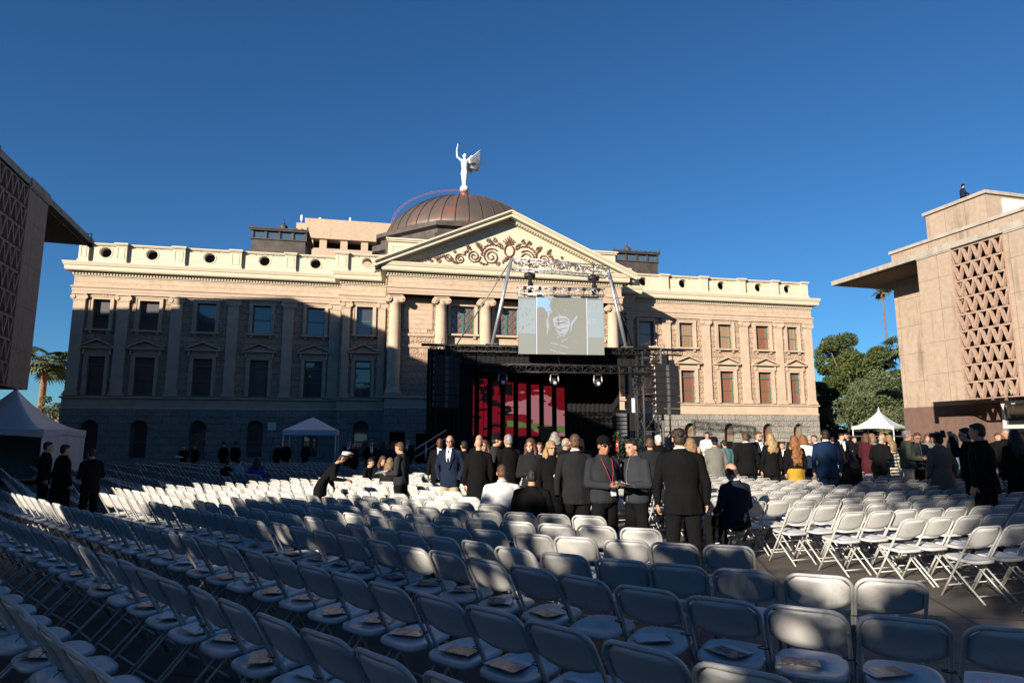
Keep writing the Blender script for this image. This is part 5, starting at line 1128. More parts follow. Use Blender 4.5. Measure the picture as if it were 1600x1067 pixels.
def moving_head(x, y, z, lab):
    o = thing('stage_light', lab, 'stage light', s2w(x, y, z), SA, 'stage lights hung from the front truss')
    mb = MB(); mb.box(-.16, .16, -.13, .13, -.12, 0); mb.build('base', M_blk, o)
    mb = MB(); mb.tube([(-.17, 0, -.1), (-.2, 0, -.35), (-.17, 0, -.5)], .03, 6); mb.tube([(.17, 0, -.1), (.2, 0, -.35), (.17, 0, -.5)], .03, 6); mb.build('yoke', M_alu, o)
    mb = MB(); mb.lathe([(.05, -.66), (.14, -.64), (.16, -.45), (.14, -.3), (.06, -.24)], (0, 0), 14); mb.build('head', M_blk, o)
    mb = MB(); mb.ell((0, -.13, -.5), (.09, .05, .09)); mb.build('lens', M_bulb, o)
for x, lab in ((3.55, 'moving-head stage light hanging above the third red panel'), (6.0, 'moving-head stage light hanging above the sixth red panel'), (8.1, 'moving-head stage light hanging over the black right drape')): moving_head(x, -.9, 4.82, lab)
for i, x in enumerate((2.0, 3.0, 4.2, 5.0, 5.65, 6.9, 7.6)):
    o = thing('par_can', '%s small round lamp from the left in the row under the stage roof' % ORD[i], 'lamp', s2w(x, 1.6, 5.2), SA, 'small lamps under the stage roof')
    mb = MB(); mb.tube([(0, 0, .8), (0, 0, .1)], .015, 5); mb.build('hanger', M_blk, o); mb = MB(); mb.lathe([(.05, .12), (.1, .05), (.11, -.1)], (0, 0), 12); mb.build('can', M_blk, o); mb = MB(); mb.ell((0, 0, -.1), (.10, .10, .03)); mb.build('lens', M_bulb, o)
# LED columns with one red picture running across them
def ledmat():
    m = bpy.data.materials.new('red_led_picture'); t, p = nodes(m); p.inputs['Base Color'].default_value = (.01, .01, .01, 1); p.inputs['Roughness'].default_value = .5
    tc = t.nodes.new('ShaderNodeTexCoord'); sp = t.nodes.new('ShaderNodeSeparateXYZ'); t.links.new(tc.outputs['Object'], sp.inputs[0])
    def math_(op, a, b2=None, c=None):
        n = t.nodes.new('ShaderNodeMath'); n.operation = op
        for i, v in enumerate((a, b2, c)):
            if v is None: continue
            if isinstance(v, (int, float)): n.inputs[i].default_value = v
            else: t.links.new(v, n.inputs[i])
        return n.outputs[0]
    nz = t.nodes.new('ShaderNodeTexNoise'); nz.inputs['Scale'].default_value = 1.2; nz.inputs['Detail'].default_value = 2.5; mp = t.nodes.new('ShaderNodeMapping'); mp.inputs['Scale'].default_value = (.8, 1, 2.2)
    t.links.new(tc.outputs['Object'], mp.inputs[0]); t.links.new(mp.outputs[0], nz.inputs[0])
    def mix(f, a, b2):
        n = t.nodes.new('ShaderNodeMix'); n.data_type = 'RGBA'; t.links.new(f, n.inputs[0])
        for i, v in ((6, a), (7, b2)):
            if isinstance(v, tuple): n.inputs[i].default_value = (*v, 1)
            else: t.links.new(v, n.inputs[i])
        return n.outputs[2]
    X, Z, N = sp.outputs[0], sp.outputs[2], nz.outputs[0]
    black = math_('GREATER_THAN', math_('ADD', N, math_('MULTIPLY', math_('SUBTRACT', Z, 3.0), .05)), .56)
    blk2 = math_('MULTIPLY', black, math_('LESS_THAN', X, 4.9))
    pink = math_('GREATER_THAN', math_('SUBTRACT', math_('MULTIPLY', N, 2.6), math_('ADD', math_('MULTIPLY', math_('ABSOLUTE', math_('SUBTRACT', X, 6.6)), .45), math_('MULTIPLY', math_('ABSOLUTE', math_('SUBTRACT', Z, math_('MULTIPLY_ADD', X, -.38, 5.6))), .75))), .42)
    green = math_('MULTIPLY', math_('LESS_THAN', math_('ABSOLUTE', math_('SUBTRACT', Z, math_('MULTIPLY_ADD', X, -.1, 3.05))), math_('MULTIPLY', N, .34)), math_('GREATER_THAN', X, 4.6))
    col = mix(blk2, (.17, .004, .010), (.004, .003, .004)); col = mix(pink, col, (.38, .15, .17)); col = mix(green, col, (.10, .17, .04))
    t.links.new(col, p.inputs['Emission Color']); p.inputs['Emission Strength'].default_value = .4; return m
M_led = ledmat()
lx = [2.55 + .725 * k for k in range(8)]
zt = [5.05, 5.03, 4.95, 4.85, 4.8, 4.75, 4.68, 4.6]
for i, x in enumerate(lx):
    o = thing('led_column', '%s narrow upright red video panel from the left at the back of the stage' % ORD[i], 'video panel', (SX, SY, 0), SA, 'red video panels at the back of the stage')
    mb = MB(); mb.box(x - .245, x + .245, 5.02, 5.12, 1.15, zt[i] + .1); mb.build('housing', M_blk, o)
    mb = MB(); mb.box(x - .225, x + .225, 5.0, 5.019, 1.9, zt[i]); mb.build('picture', M_led, o)
# lectern, tan panels, stairs, extinguisher, plants
o = thing('lectern', 'dark wooden lectern on the stage in front of the red video panels', 'lectern', s2w(6.0, 1.2, 1.15), SA)
mb = MB(); mb.prism([(-.3, 0), (.3, 0), (.34, 1.05), (-.34, 1.05)], 'y', -.2, .2); mb.build('body', mat('dark_wood', (.045, .022, .012), .4), o); mb = MB(); mb.prism([(-.27, 1.05), (.3, 1.18), (.3, 1.22), (-.27, 1.09)], 'x', -.4, .4); mb.build('top', mat('dark_wood', (.045, .022, .012), .4), o)
for i, (x, w_) in enumerate(((6.75, .5), (7.35, .75))):
    o = thing('stage_monitor', ('left tan box at the front edge of the stage', 'right wider tan box at the front edge of the stage')[i], 'box', s2w(x, .6, 1.15), SA)
    mb = MB(); mb.prism([(-.2, 0), (.25, 0), (.25, .42), (.0, .62), (-.2, .3)], 'x', -w_ / 2, w_ / 2); mb.build('cabinet', mat('tan_wood', (.42, .22, .11), .6), o)
    mb = MB(); mb.box(-w_ / 2 + .05, w_ / 2 - .05, -.215, -.2, .04, .26); mb.build('grille', M_blk, o)
o = thing('stage_stairs', 'dark stairs with metal handrails at the left foot of the stage', 'stairs', s2w(-.2, -1.0), SA)
mb = MB()
for k in range(6): mb.box(-.6 + k * .28, 1.3, 0, 1.1, k * .19, k * .19 + .19)
mb.build('step', M_cloth, o)
for y in (.02, 1.08): mb = MB(); mb.tube([(-.7, y, .95), (1.2, y, 2.15)], .022, 8); mb.tube([(-.7, y, .6), (1.2, y, 1.8)], .015, 6); mb.tube([(-.7, y, 0), (-.7, y, .95)], .02, 6); mb.tube([(.3, y, .5), (.3, y, 1.58)], .02, 6); mb.build('handrail', mat('galvanised_metal', (.5, .5, .5), .4), o)
o = thing('fire_extinguisher', 'red fire extinguisher standing at the right end of the stage deck', 'extinguisher', s2w(9.3, .1, 1.15), SA)
M_red = mat('red_enamel', (.5, .015, .02), .3, coat=.5); mb = MB(); mb.lathe([(.09, 0), (.10, .03), (.10, .45), (.06, .54), (.03, .57)], (0, 0), 14); mb.build('cylinder', M_red, o)
mb = MB(); mb.tube([(-.05, 0, .57), (.09, 0, .64)], .02, 6); mb.tube([(0, -.03, .6), (.1, -.1, .5), (.09, -.11, .2)], .014, 6); mb.build('hose', M_blk, o); mb = MB(); mb.box(-.05, .05, -.107, -.1, .2, .36); mb.build('label', M_paper, o)
o = thing('scaffold_tower', 'dark scaffold tower with grey pole and braces at the right wing of the stage', 'scaffold', s2w(10.6, -.2), SA)
mb = MB()
for x in (.0, 1.3):
    for y in (0, 1.5): mb.tube([(x, y, 0), (x, y, 6.0)], .04, 8)
for z in (.3, 2.1, 3.9, 5.7):
    mb.tube([(0, 0, z), (1.3, 0, z)], .028, 6); mb.tube([(0, 1.5, z), (1.3, 1.5, z)], .028, 6); mb.tube([(0, 0, z), (0, 1.5, z)], .028, 6); mb.tube([(1.3, 0, z), (1.3, 1.5, z)], .028, 6)
for z in (.3, 2.1, 3.9): mb.tube([(0, 0, z), (1.3, 0, z + 1.8)], .022, 6); mb.tube([(0, 0, z), (0, 1.5, z + 1.8)], .022, 6)
mb.build('frame', M_btruss, o); mb = MB(); mb.box(.05, 1.25, .05, 1.45, 3.85, 3.95); mb.build('platform', M_cloth, o)
mb = MB(); mb.tube([(.7, -.6, 0), (.7, -.6, 6.1)], .055, 10); mb.build('pole', M_grey, o)
o = thing('equipment_rack', 'tall black equipment rack with small status lights right of the stage', 'rack', s2w(9.7, .9, 1.15), SA)
mb = MB(); mb.box(-.3, .3, -.3, .3, 0, 1.9); mb.box(.45, .85, -.3, .2, 1.0, 2.8); mb.build('cabinet', M_blk, o)
mb = MB()
for k in range(9): mb.box(-.26, .26, -.315, -.3, .1 + k * .2, .24 + k * .2)
mb.build('panel', mat('grey_front_panel', (.16, .16, .17), .4, metal=.4), o); mb = MB(); mb.box(.55, .75, -.31, -.3, 1.9, 2.6); mb.build('white_case_label', mat('white_paint', (.7, .7, .7), .5), o); mb = MB(); mb.box(.82, .855, -.32, -.3, 1.6, 2.75); mb.build('red_edge', M_red, o)
def planty(name, lab, loc, H, n, w_, fol, pot=True, seed=1, stem=True):
    rnd = random.Random(seed); o = thing(name, lab, 'plant', loc)
    if pot: mb = MB(); mb.lathe([(.18, 0), (.24, .34), (.26, .36), (.22, .36)], (0, 0), 14); mb.build('pot', M_blk, o)
    mb = MB()
    for k in range(n):
        a = rnd.uniform(0, 6.28); z0 = rnd.uniform(.3, .75) * H; el = rnd.uniform(.1, 1.2); L = w_ * rnd.uniform(.6, 1.1); d = Vector((cos(a) * cos(el), sin(a) * cos(el), sin(el))); s_ = Vector((-sin(a), cos(a), 0)) * L * .16
        p0 = Vector((0, 0, z0)); p1 = p0 + d * L * .5; p2 = p1 + d * L * .3 + Vector((0, 0, -.1 * L)); p3 = p2 + Vector((d.x, d.y, 0)) * L * .25 + Vector((0, 0, -.22 * L))
        mb.add([p0, p1 - s_, p1 + s_, p2 - s_ * .8, p2 + s_ * .8, p3], [(0, 1, 2), (1, 3, 4, 2), (3, 5, 4)], True)
    mb.build('leaves', fol, o)
    mb = MB(); mb.tube([(0, 0, .3), (.03, 0, H * .8)], .035, 6); mb.build('stem', F_euc, o)
F_br = foliage('bright_leaves', (.07, .14, .02), (.17, .25, .05), .4)
planty('potted_plant', 'tall bright green leafy plant beside the fire extinguisher', s2w(9.75, -.8), 2.0, 34, .6, F_br, seed=3)
planty('potted_plant', 'dark feathery plant at the foot of the grey stage pole', s2w(10.9, -1.3), 1.7, 40, .55, F_dark, seed=4)
planty('potted_plant', 'dark plant higher beside the equipment rack', s2w(9.2, -.3, .0), 2.6, 30, .5, F_dark, seed=5)
def bush(lab, loc, r, seed):
    rnd = random.Random(seed); o = thing('planter_bush', lab, 'bush', loc, 0, 'round bushes in front of the orchestra'); mb = MB()
    for k in range(900):
        v = Vector((rnd.gauss(0, 1), rnd.gauss(0, 1), abs(rnd.gauss(0, 1)))).normalized() * r * rnd.uniform(.6, 1.05); v.z = v.z * .8 + .75; a = Vector((rnd.gauss(0, 1), rnd.gauss(0, 1), rnd.gauss(0, 1))).normalized() * .06; b2 = a.cross(Vector((rnd.gauss(0, 1), rnd.gauss(0, 1), rnd.gauss(0, 1)))).normalized() * .035
        mb.quad(v - a, v + b2, v + a, v - b2)
    mb.build('leaves', F_br, o); mb = MB(); mb.lathe([(.26, 0), (.34, .6), (.38, .64), (.3, .64)], (0, 0), 14); mb.build('pot', M_blk, o)
bush('round bush behind the bald seated man', (8.4, 29, 0), .62, 1); bush('round bush right of the beige coat', (9.9, 25.5, 0), .5, 2); bush('low round bush left of the beige coat', (7.1, 27.5, 0), .55, 3)
# music stands and cases of the orchestra
def mstand():
    o = thing('music_stand', 'music stand', 'music stand', (0, 0, 0), 0, 'black music stands in front of the right wing'); mb = MB(); mb.prism([(-.1, 1.12), (-.06, 1.12), (.08, 1.46), (.06, 1.46)], 'x', -.28, .28); mb.box(-.28, .28, -.16, -.06, 1.10, 1.12); mb.build('desk', M_blk, o)
    mb = MB(); mb.tube([(0, 0, .1), (0, 0, 1.2)], .015, 6); mb.build('pole', M_blk, o)
    for k in range(3): a = 2.1 * k; mb = MB(); mb.tube([(0, 0, .22), (.28 * cos(a), .28 * sin(a), .01)], .011, 5); mb.build('leg', M_blk, o)
    return o
ms = mstand(); rnd = random.Random(8)
for i in range(11):
    o = ms if i == 0 else copy_tree(ms)
    if i % 2: o.scale = (1.15, 1.15, 1.12)
    o['label'] = '%s black music stand from the left in front of the right wing basement' % ORD[i]
    o.location = (8.9 + i * 1.02, 29.2 + (i % 3) * .9, 0); o.rotation_euler = (0, 0, pi + rnd.uniform(-.5, .5))
for i, (x, y, w_, h) in enumerate(((8.6, 30.5, 1.5, 1.9), (11.2, 32, 1.6, 1.62), (15.2, 33.5, 1.8, 1.6))):
    o = thing('road_case', ('tall black road case with corner trim left of the music stands', 'wide black road case behind the middle music stands', 'black road case behind the last music stands')[i], 'case', (x, y, 0), CA)
    mb = MB(); mb.box(-w_ / 2, w_ / 2, -.4, .4, .12, h); mb.build('body', M_blk, o)
    mb = MB()
    for sx in (-1, 1):
        mb.box(sx * w_ / 2 - .02, sx * w_ / 2 + .02, -.42, -.4, .12, h)
    mb.box(-w_ / 2, w_ / 2, -.42, -.4, h - .03, h + .01); mb.build('edge_trim', M_alu, o)
    for sx in (-.4, .4): mb = MB(); mb.tube([(sx * w_ - .03, -.3, .06), (sx * w_ + .03, -.3, .06)], .06, 10); mb.build('wheel', M_blk, o)
# railing on the right
o = thing('crowd_barrier', 'low grey pipe railing in front of the last basement arches', 'railing', (18.5, 36.5, 0), CA)
mb = MB(); mb.tube([(0, 0, 0), (0, 0, 1.75), (.25, 0, 1.9), (5.6, 0, 1.9), (5.85, 0, 1.75), (5.85, 0, 0)], .03, 7); mb.tube([(0, 0, 1.2), (5.85, 0, 1.2)], .02, 6); mb.build('rail', M_grey, o)
# directory sign by the pop-up canopy
o = thing('small_sign', 'small white square sign on a post left of the pop-up canopy', 'sign', (-15.2, 41.0, 0), CA)
mb = MB(); mb.tube([(0, 0, 0), (0, 0, 2.7)], .03, 6); mb.build('post', M_grey, o); mb = MB(); mb.box(-.25, .25, -.04, -.02, 2.3, 2.8); mb.build('panel', M_paper, o); mb = MB(); mb.box(-1.3, -.75, -.04, -.02, 2.3, 2.65); mb.box(-.76, -.25, -.03, -.02, 2.45, 2.5); mb.build('dark_panel', mat('green_sign', (.02, .05, .03), .5), o)
# line arrays
def pa(x, y, z, lab, n, rz=0):
    o = thing('line_array', lab, 'loudspeaker', s2w(x, y, z), SA + rz, 'hanging loudspeaker arrays beside the stage')
    mb = MB(); mb.box(-.5, .5, -.06, .06, -.02, .05); mb.box(-.62, -.4, -.1, .1, .04, .24); mb.box(.2, .45, -.1, .1, .04, .24); mb.tube([(0, 0, 0), (0, 0, 1.0)], .02, 5); mb.tube([(-.45, 0, 0), (-.2, 0, .8)], .012, 5); mb.box(-.1, .1, -.08, .08, .05, .5); mb.build('rigging_frame', M_blk, o)
    a = radians(-2); p_ = Vector((0, 0, -.05))
    for k in range(n):
        mb = MB(); h = .285; R3 = Matrix.Rotation(a, 3, 'X')
        def T(v): return p_ + R3 @ Vector(v)
        vs = [T(v) for v in ((-.56, -.32, -.005), (.56, -.32, -.005), (.56, -.32, -h + .005), (-.56, -.32, -h + .005), (-.56, .3, -.012), (.56, .3, -.012), (.56, .3, -h + .012), (-.56, .3, -h + .012))]
        mb.add(vs, [(0, 3, 2, 1), (4, 5, 6, 7), (0, 1, 5, 4), (3, 7, 6, 2), (0, 4, 7, 3), (1, 2, 6, 5)]); c_ = mb.build('cabinet', M_blk, o)
        q = MB(); vs = [T(v) for v in ((-.07, -.345, -.02), (.07, -.345, -.02), (.07, -.345, -h + .02), (-.07, -.345, -h + .02), (-.07, -.32, -.02), (.07, -.32, -.02), (.07, -.32, -h + .02), (-.07, -.32, -h + .02))]
        q.add(vs, [(0, 3, 2, 1), (0, 1, 5, 4), (3, 7, 6, 2), (0, 4, 7, 3), (1, 2, 6, 5)]); q.build('horn', mat('grey_horn_grille', (.07, .07, .07), .5), c_)
        q = MB(); q.tube([T((-.585, -.2, -.05)), T((-.585, -.2, -h + .05))], .02, 5); q.tube([T((-.585, -.1, -.14)), T((-.585, .15, -.14))], .018, 5); q.build('rigging_plate', M_alu, c_)
        p_ = T((0, 0, -h)); a += radians(1.5 if k > n - 5 else .4)
    return o
pa(.95, -1.3, 5.45, 'black loudspeaker array hanging at the left end of the stage roof', 8)
pa(11.2, -1.5, 5.2, 'black loudspeaker array hanging at the right end of the stage roof against the pink wing', 8)
# tall frame with the upper screen
fr = thing('screen_gantry', 'tall silver gantry of splayed tube legs and lattice beam above the stage roof', 'gantry', (SX, SY, 0), SA)
TL, TR = Vector((4.1, .0, 10.5)), Vector((8.98, .0, 10.25)); LL, LR = Vector((3.15, .0, 6.15)), Vector((9.85, .0, 6.1))
for a, b2 in ((TL, LL), (TR, LR)): mb = MB(); mb.tube([a, b2], .085, 12); mb.build('leg', M_truss, fr)
for a, b2 in ((TL - Vector((.1, 0, .2)), Vector((1.4, 2.6, 6.2))), (TR - Vector((-.1, 0, .2)), Vector((11.2, 2.6, 6.2)))): mb = MB(); mb.tube([a, b2], .035, 8); mb.build('brace', M_grey, fr)
mb = MB(); truss(mb, TL + Vector((.05, 0, -.25)), TR + Vector((-.05, 0, -.25)), .5, .03, 12); mb.build('lattice_beam', M_truss, fr)
for xa in (2.85, 9.6): mb = MB(); mb.box(xa, xa + .55, -.12, .12, 6.21, 6.26); mb.build('foot_plate', M_grey, fr)
for i, x in enumerate((4.95, 8.15)):
    o = thing('chain_hoist', ('left black chain hoist between the silver beam and the screen truss', 'right black chain hoist between the silver beam and the screen truss')[i], 'hoist', s2w(x, -.3, 9.6), SA, 'chain hoists over the upper screen')
    mb = MB(); mb.tube([(0, 0, .8), (0, 0, -.9)], .025, 5); mb.build('chain', M_blk, o); mb = MB(); mb.tube([(-.26, 0, 0), (.26, 0, 0)], .13, 12); mb.box(-.1, .1, -.1, .1, -.2, .16); mb.build('motor', M_blk, o); mb = MB(); mb.tube([(.02, 0, -.2), (.05, 0, -.45), (0, 0, -.85)], [.08, .14, .1], 8); mb.build('chain_bag', M_cloth, o)
sc_ = thing('video_screen', 'large washed-out video screen hanging above the stage', 'screen', s2w(4.35, -.55, 5.72), SA - radians(2.5)); W_, H_ = 4.15, 2.78
mb = MB(); truss(mb, (-.05, 0, H_ + .28), (W_ + .05, 0, H_ + .28), .34, .025, 12); mb.build('hanging_truss', M_truss, sc_)
mb = MB()
for k in range(6): x = .3 + k * .72; mb.tube([(x, 0, H_), (x, 0, H_ + .5)], .025, 5); mb.box(x - .07, x + .07, -.22, -.1, H_ + .3, H_ + .45)
for k in range(3): mb.box(.45 + k * 1.3, 1.25 + k * 1.3, -.1, .1, H_, H_ + .05)
mb.build('clamp', M_blk, sc_)
mb = MB(); mb.box(0, W_, .0, .12, 0, H_); mb.build('housing', M_blk, sc_)
def em(n_, c, e=.55): return mat(n_, tuple(q * .5 for q in c), .45, var=.03, vs=.6, emit=c, es=e)
grey = em('screen_grey', (.22, .235, .21), .38); gb = em('screen_blue_grey', (.24, .28, .30), .42); wh = em('screen_white_line', (.5, .5, .6), .5); blu = em('screen_sky_blue', (.20, .32, .44), .5); olive = em('screen_olive', (.21, .215, .19), .34); pale = em('screen_pale_blue', (.30, .325, .37), .38); pal = [grey, gb, wh, blu, olive, pale]
def pic(pts, mi, y): mb.mi = mi; n = len(pts); mb.add([(x * W_, y, z * H_) for x, z in pts], [tuple(range(n))])
mb = MB()
pic([(0, 0), (1, 0), (1, 1), (0, 1)], 4, -.004)
pic([(0, .35), (.20, .35), (.20, .95), (0, .95)], 1, -.008); pic([(0, 0), (.20, 0), (.20, .34), (0, .34)], 0, -.008); pic([(.81, .3), (1, .3), (1, .96), (.81, .96)], 1, -.008); pic([(.81, 0), (1, 0), (1, .29), (.81, .29)], 0, -.008)
pic([(.215, .70), (.30, .76), (.36, .72), (.38, .80), (.37, .9), (.40, .99), (.215, .99)], 3, -.010); pic([(.34, .55), (.36, .68), (.40, .73), (.385, .8), (.34, .74)], 5, -.011)
pic([(.40, .62), (.47, .68), (.56, .66), (.60, .60), (.60, .52), (.58, .42), (.55, .36), (.47, .36), (.42, .45)], 5, -.010)
pic([(.33, .3), (.36, .5), (.345, .62), (.325, .6)], 5, -.011); pic([(.60, .36), (.63, .52), (.70, .67), (.68, .68), (.61, .55)], 5, -.011)
for a, b2 in (((.43, .50), (.58, .60)), ((.42, .55), (.58, .54)), ((.44, .60), (.57, .62)), ((.46, .42), (.57, .47)), ((.41, .48), (.50, .40)), ((.46, .66), (.47, .5))):
    d = Vector((b2[0] - a[0], b2[1] - a[1])); n_ = Vector((-d.y, d.x)).normalized() * .009; pic([(a[0] - n_.x, a[1] - n_.y), (b2[0] - n_.x, b2[1] - n_.y), (b2[0] + n_.x, b2[1] + n_.y), (a[0] + n_.x, a[1] + n_.y)], 4, -.013)
for a, b2 in (((.45, .30), (.56, .35)), ((.50, .22), (.57, .28)), ((.37, .20), (.46, .17)), ((.37, .08), (.45, .04)), ((.48, .16), (.58, .12)), ((.44, .36), (.54, .31)), ((.47, .04), (.55, .01))):
    d = Vector((b2[0] - a[0], b2[1] - a[1])); n_ = Vector((-d.y, d.x)).normalized() * .006; pic([(a[0] - n_.x, a[1] - n_.y), (b2[0] - n_.x, b2[1] - n_.y), (b2[0] + n_.x, b2[1] + n_.y), (a[0] + n_.x, a[1] + n_.y)], 5, -.012)
pic([(.24 + .055 * cos(k * .6) * (1.1 if k < 3 else 1) + .02, .74 + .085 * sin(k * .6)) for k in range(11)][::-1], 4, -.013)
rnd = random.Random(4)
def frag(n, x0, x1, z0, z1, mi, s0, s1, ln=2.2):
    for _ in range(n):
        x, z = rnd.uniform(x0, x1), rnd.uniform(z0, z1); a = rnd.uniform(0, 3.14); r_ = rnd.uniform(s0, s1); d = Vector((cos(a), sin(a) * 1.4)) * r_ * ln; n_ = Vector((-sin(a), cos(a) * 1.4)) * r_ * .5
        pic([(x - d.x, z - d.y), (x + n_.x * .8, z + n_.y), (x + d.x, z + d.y), (x - n_.x, z - n_.y * .7)][::-1], mi, -.0135 - rnd.random() * .0005)
frag(70, .36, .50, .66, .98, 4, .004, .014, 1.3); frag(60, .40, .62, .55, .78, 5, .003, .008, 1.5); frag(50, .36, .64, .30, .60, 5, .002, .005, 3.5); frag(40, .38, .62, .30, .62, 4, .002, .006, 3.0); frag(26, .30, .68, .0, .30, 5, .001, .003, 4)
frag(30, .22, .36, .4, .66, 0, .003, .010, 1.2); frag(14, .0, .2, .4, .92, 0, .01, .03, 1.2); frag(14, .81, 1, .35, .9, 5, .01, .025, 1.2)
for x in (.207, .797): pic([(x, 0), (x + .008, 0), (x + .008, 1), (x, 1)], 2, -.014)
mb.f = [f if True else f for f in mb.f]; mb.build('picture', pal, sc_)
# ------------------------------------------------------------------ people
def cm(n_, c, rough=.95, spec=.06): return mat(n_, c, rough, var=.18, vs=3, bump=.9, bs=7, spec=spec)
CL = {'bk': cm('black_wool', (.0055, .0055, .006)), 'ch': cm('charcoal_wool', (.013, .013, .015)), 'gy': cm('grey_jacket_cloth', (.021, .023, .027)), 'gb': cm('slate_cloth', (.026, .029, .035)), 'nv': cm('navy_wool', (.010, .016, .034)), 'nk': cm('midnight_wool', (.014, .018, .03)),
      'bl': cm('blue_suiting', (.007, .017, .043)), 'kh': cm('khaki_cotton', (.30, .25, .17)), 'be': cm('grey_beige_coat', (.12, .118, .105)), 'tl': cm('teal_check', (.05, .13, .13)), 'wt': cm('white_cotton', (.6, .6, .6)), 'ye': cm('mustard_cloth', (.30, .185, .025)),
      'mg': cm('mid_grey_suiting', (.06, .06, .06)), 'bu': cm('burgundy_cloth', (.045, .010, .014)), 'ol': cm('olive_jacket', (.065, .075, .05)), 'fb': cm('fuzzy_brown', (.16, .11, .08)), 'lbu': cm('pale_blue_cotton', (.20, .28, .38)), 'rb': cm('royal_blue_cloth', (.04, .05, .28)), 'rd': cm('red_knit', (.4, .03, .03))}
zz = bpy.data.materials.new('zigzag_cloth'); t, p = nodes(zz); tc = t.nodes.new('ShaderNodeTexCoord'); wv = t.nodes.new('ShaderNodeTexWave'); wv.bands_direction = 'Z'; wv.wave_profile = 'TRI'; wv.inputs['Scale'].default_value = 3.5; wv.inputs['Distortion'].default_value = 3; wv.inputs['Detail Scale'].default_value = 2
t.links.new(tc.outputs['Object'], wv.inputs[0]); r = t.nodes.new('ShaderNodeValToRGB'); r.color_ramp.elements[0].color = (.03, .03, .03, 1); r.color_ramp.elements[1].color = (.42, .38, .30, 1); r.color_ramp.elements[0].position = .45; r.color_ramp.elements[1].position = .55
t.links.new(wv.outputs[0], r.inputs[0]); t.links.new(r.outputs[0], p.inputs['Base Color']); p.inputs['Roughness'].default_value = .9; CL['zz'] = zz
def hm(n_, c): return mat(n_, c, .5, var=.45, vs=22, bump=.8, bs=60, spec=.35)
HC = {'bk': hm('black_hair', (.008, .007, .006)), 'db': hm('dark_brown_hair', (.022, .014, .009)), 'br': hm('brown_hair', (.07, .035, .018)), 'lb': hm('light_brown_hair', (.17, .10, .05)), 'bl': hm('blonde_hair', (.26, .17, .08)), 'au': hm('auburn_hair', (.15, .06, .02)), 'gr': hm('grey_hair', (.20, .19, .175)), 'wh': hm('white_hair', (.5, .49, .46))}
SK = {'lt': mat('fair_skin', (.40, .215, .145), .55, var=.08, vs=14, spec=.35), 'md': mat('tanned_skin', (.30, .145, .085), .55, var=.08, vs=14, spec=.35), 'dk': mat('dark_skin', (.085, .038, .022), .5, var=.08, vs=14, spec=.4)}
M_lens = mat('dark_lens', (.006, .006, .007), .1, coat=1); M_shoe = mat('black_leather', (.012, .011, .010), .35, spec=.5); M_shirt = mat('white_shirt', (.72, .72, .72), .8, var=.04); M_lip = mat('lips', (.32, .10, .08), .5); M_cord = mat('red_lanyard', (.22, .02, .03), .7); M_badge = mat('white_badge', (.7, .72, .75), .4)
def hand(mb, wr, dr, palm, side, k=1.):
    """palm with four unequal curled fingers and a thumb; dr = pointing direction, palm = palm normal"""
    dr = dr.normalized(); palm = (palm - dr * palm.dot(dr)).normalized(); sd = dr.cross(palm).normalized() * side
    c_ = wr + dr * .05 * k; R3 = Matrix((sd, dr, palm)).transposed(); mb.ell(c_, (.040 * k, .055 * k, .016 * k), 10, 6, R3)
    for i, (o, L) in enumerate(((-.028, .068), (-.0095, .078), (.0095, .073), (.027, .056))):
        b0 = wr + dr * (.092 - .004 * abs(i - 1.3)) * k + sd * o * k; b1 = b0 + (dr * .9 + palm * .35).normalized() * L * .5 * k; b2 = b1 + (dr * .5 + palm * .85).normalized() * L * .32 * k; b3 = b2 + (dr * .1 + palm).normalized() * L * .25 * k
        mb.tube([b0 - dr * .012 * k, b0, b1, b2, b3], [.0085 * k, .009 * k, .0085 * k, .0078 * k, .005 * k], 6)
    t0 = wr + dr * .03 * k - sd * .032 * k; t1 = t0 - sd * .024 * k + dr * .028 * k + palm * .012 * k; t2 = t1 + dr * .028 * k - sd * .004 * k + palm * .012 * k; mb.tube([t0, t1, t2], [.012 * k, .0105 * k, .007 * k], 6)
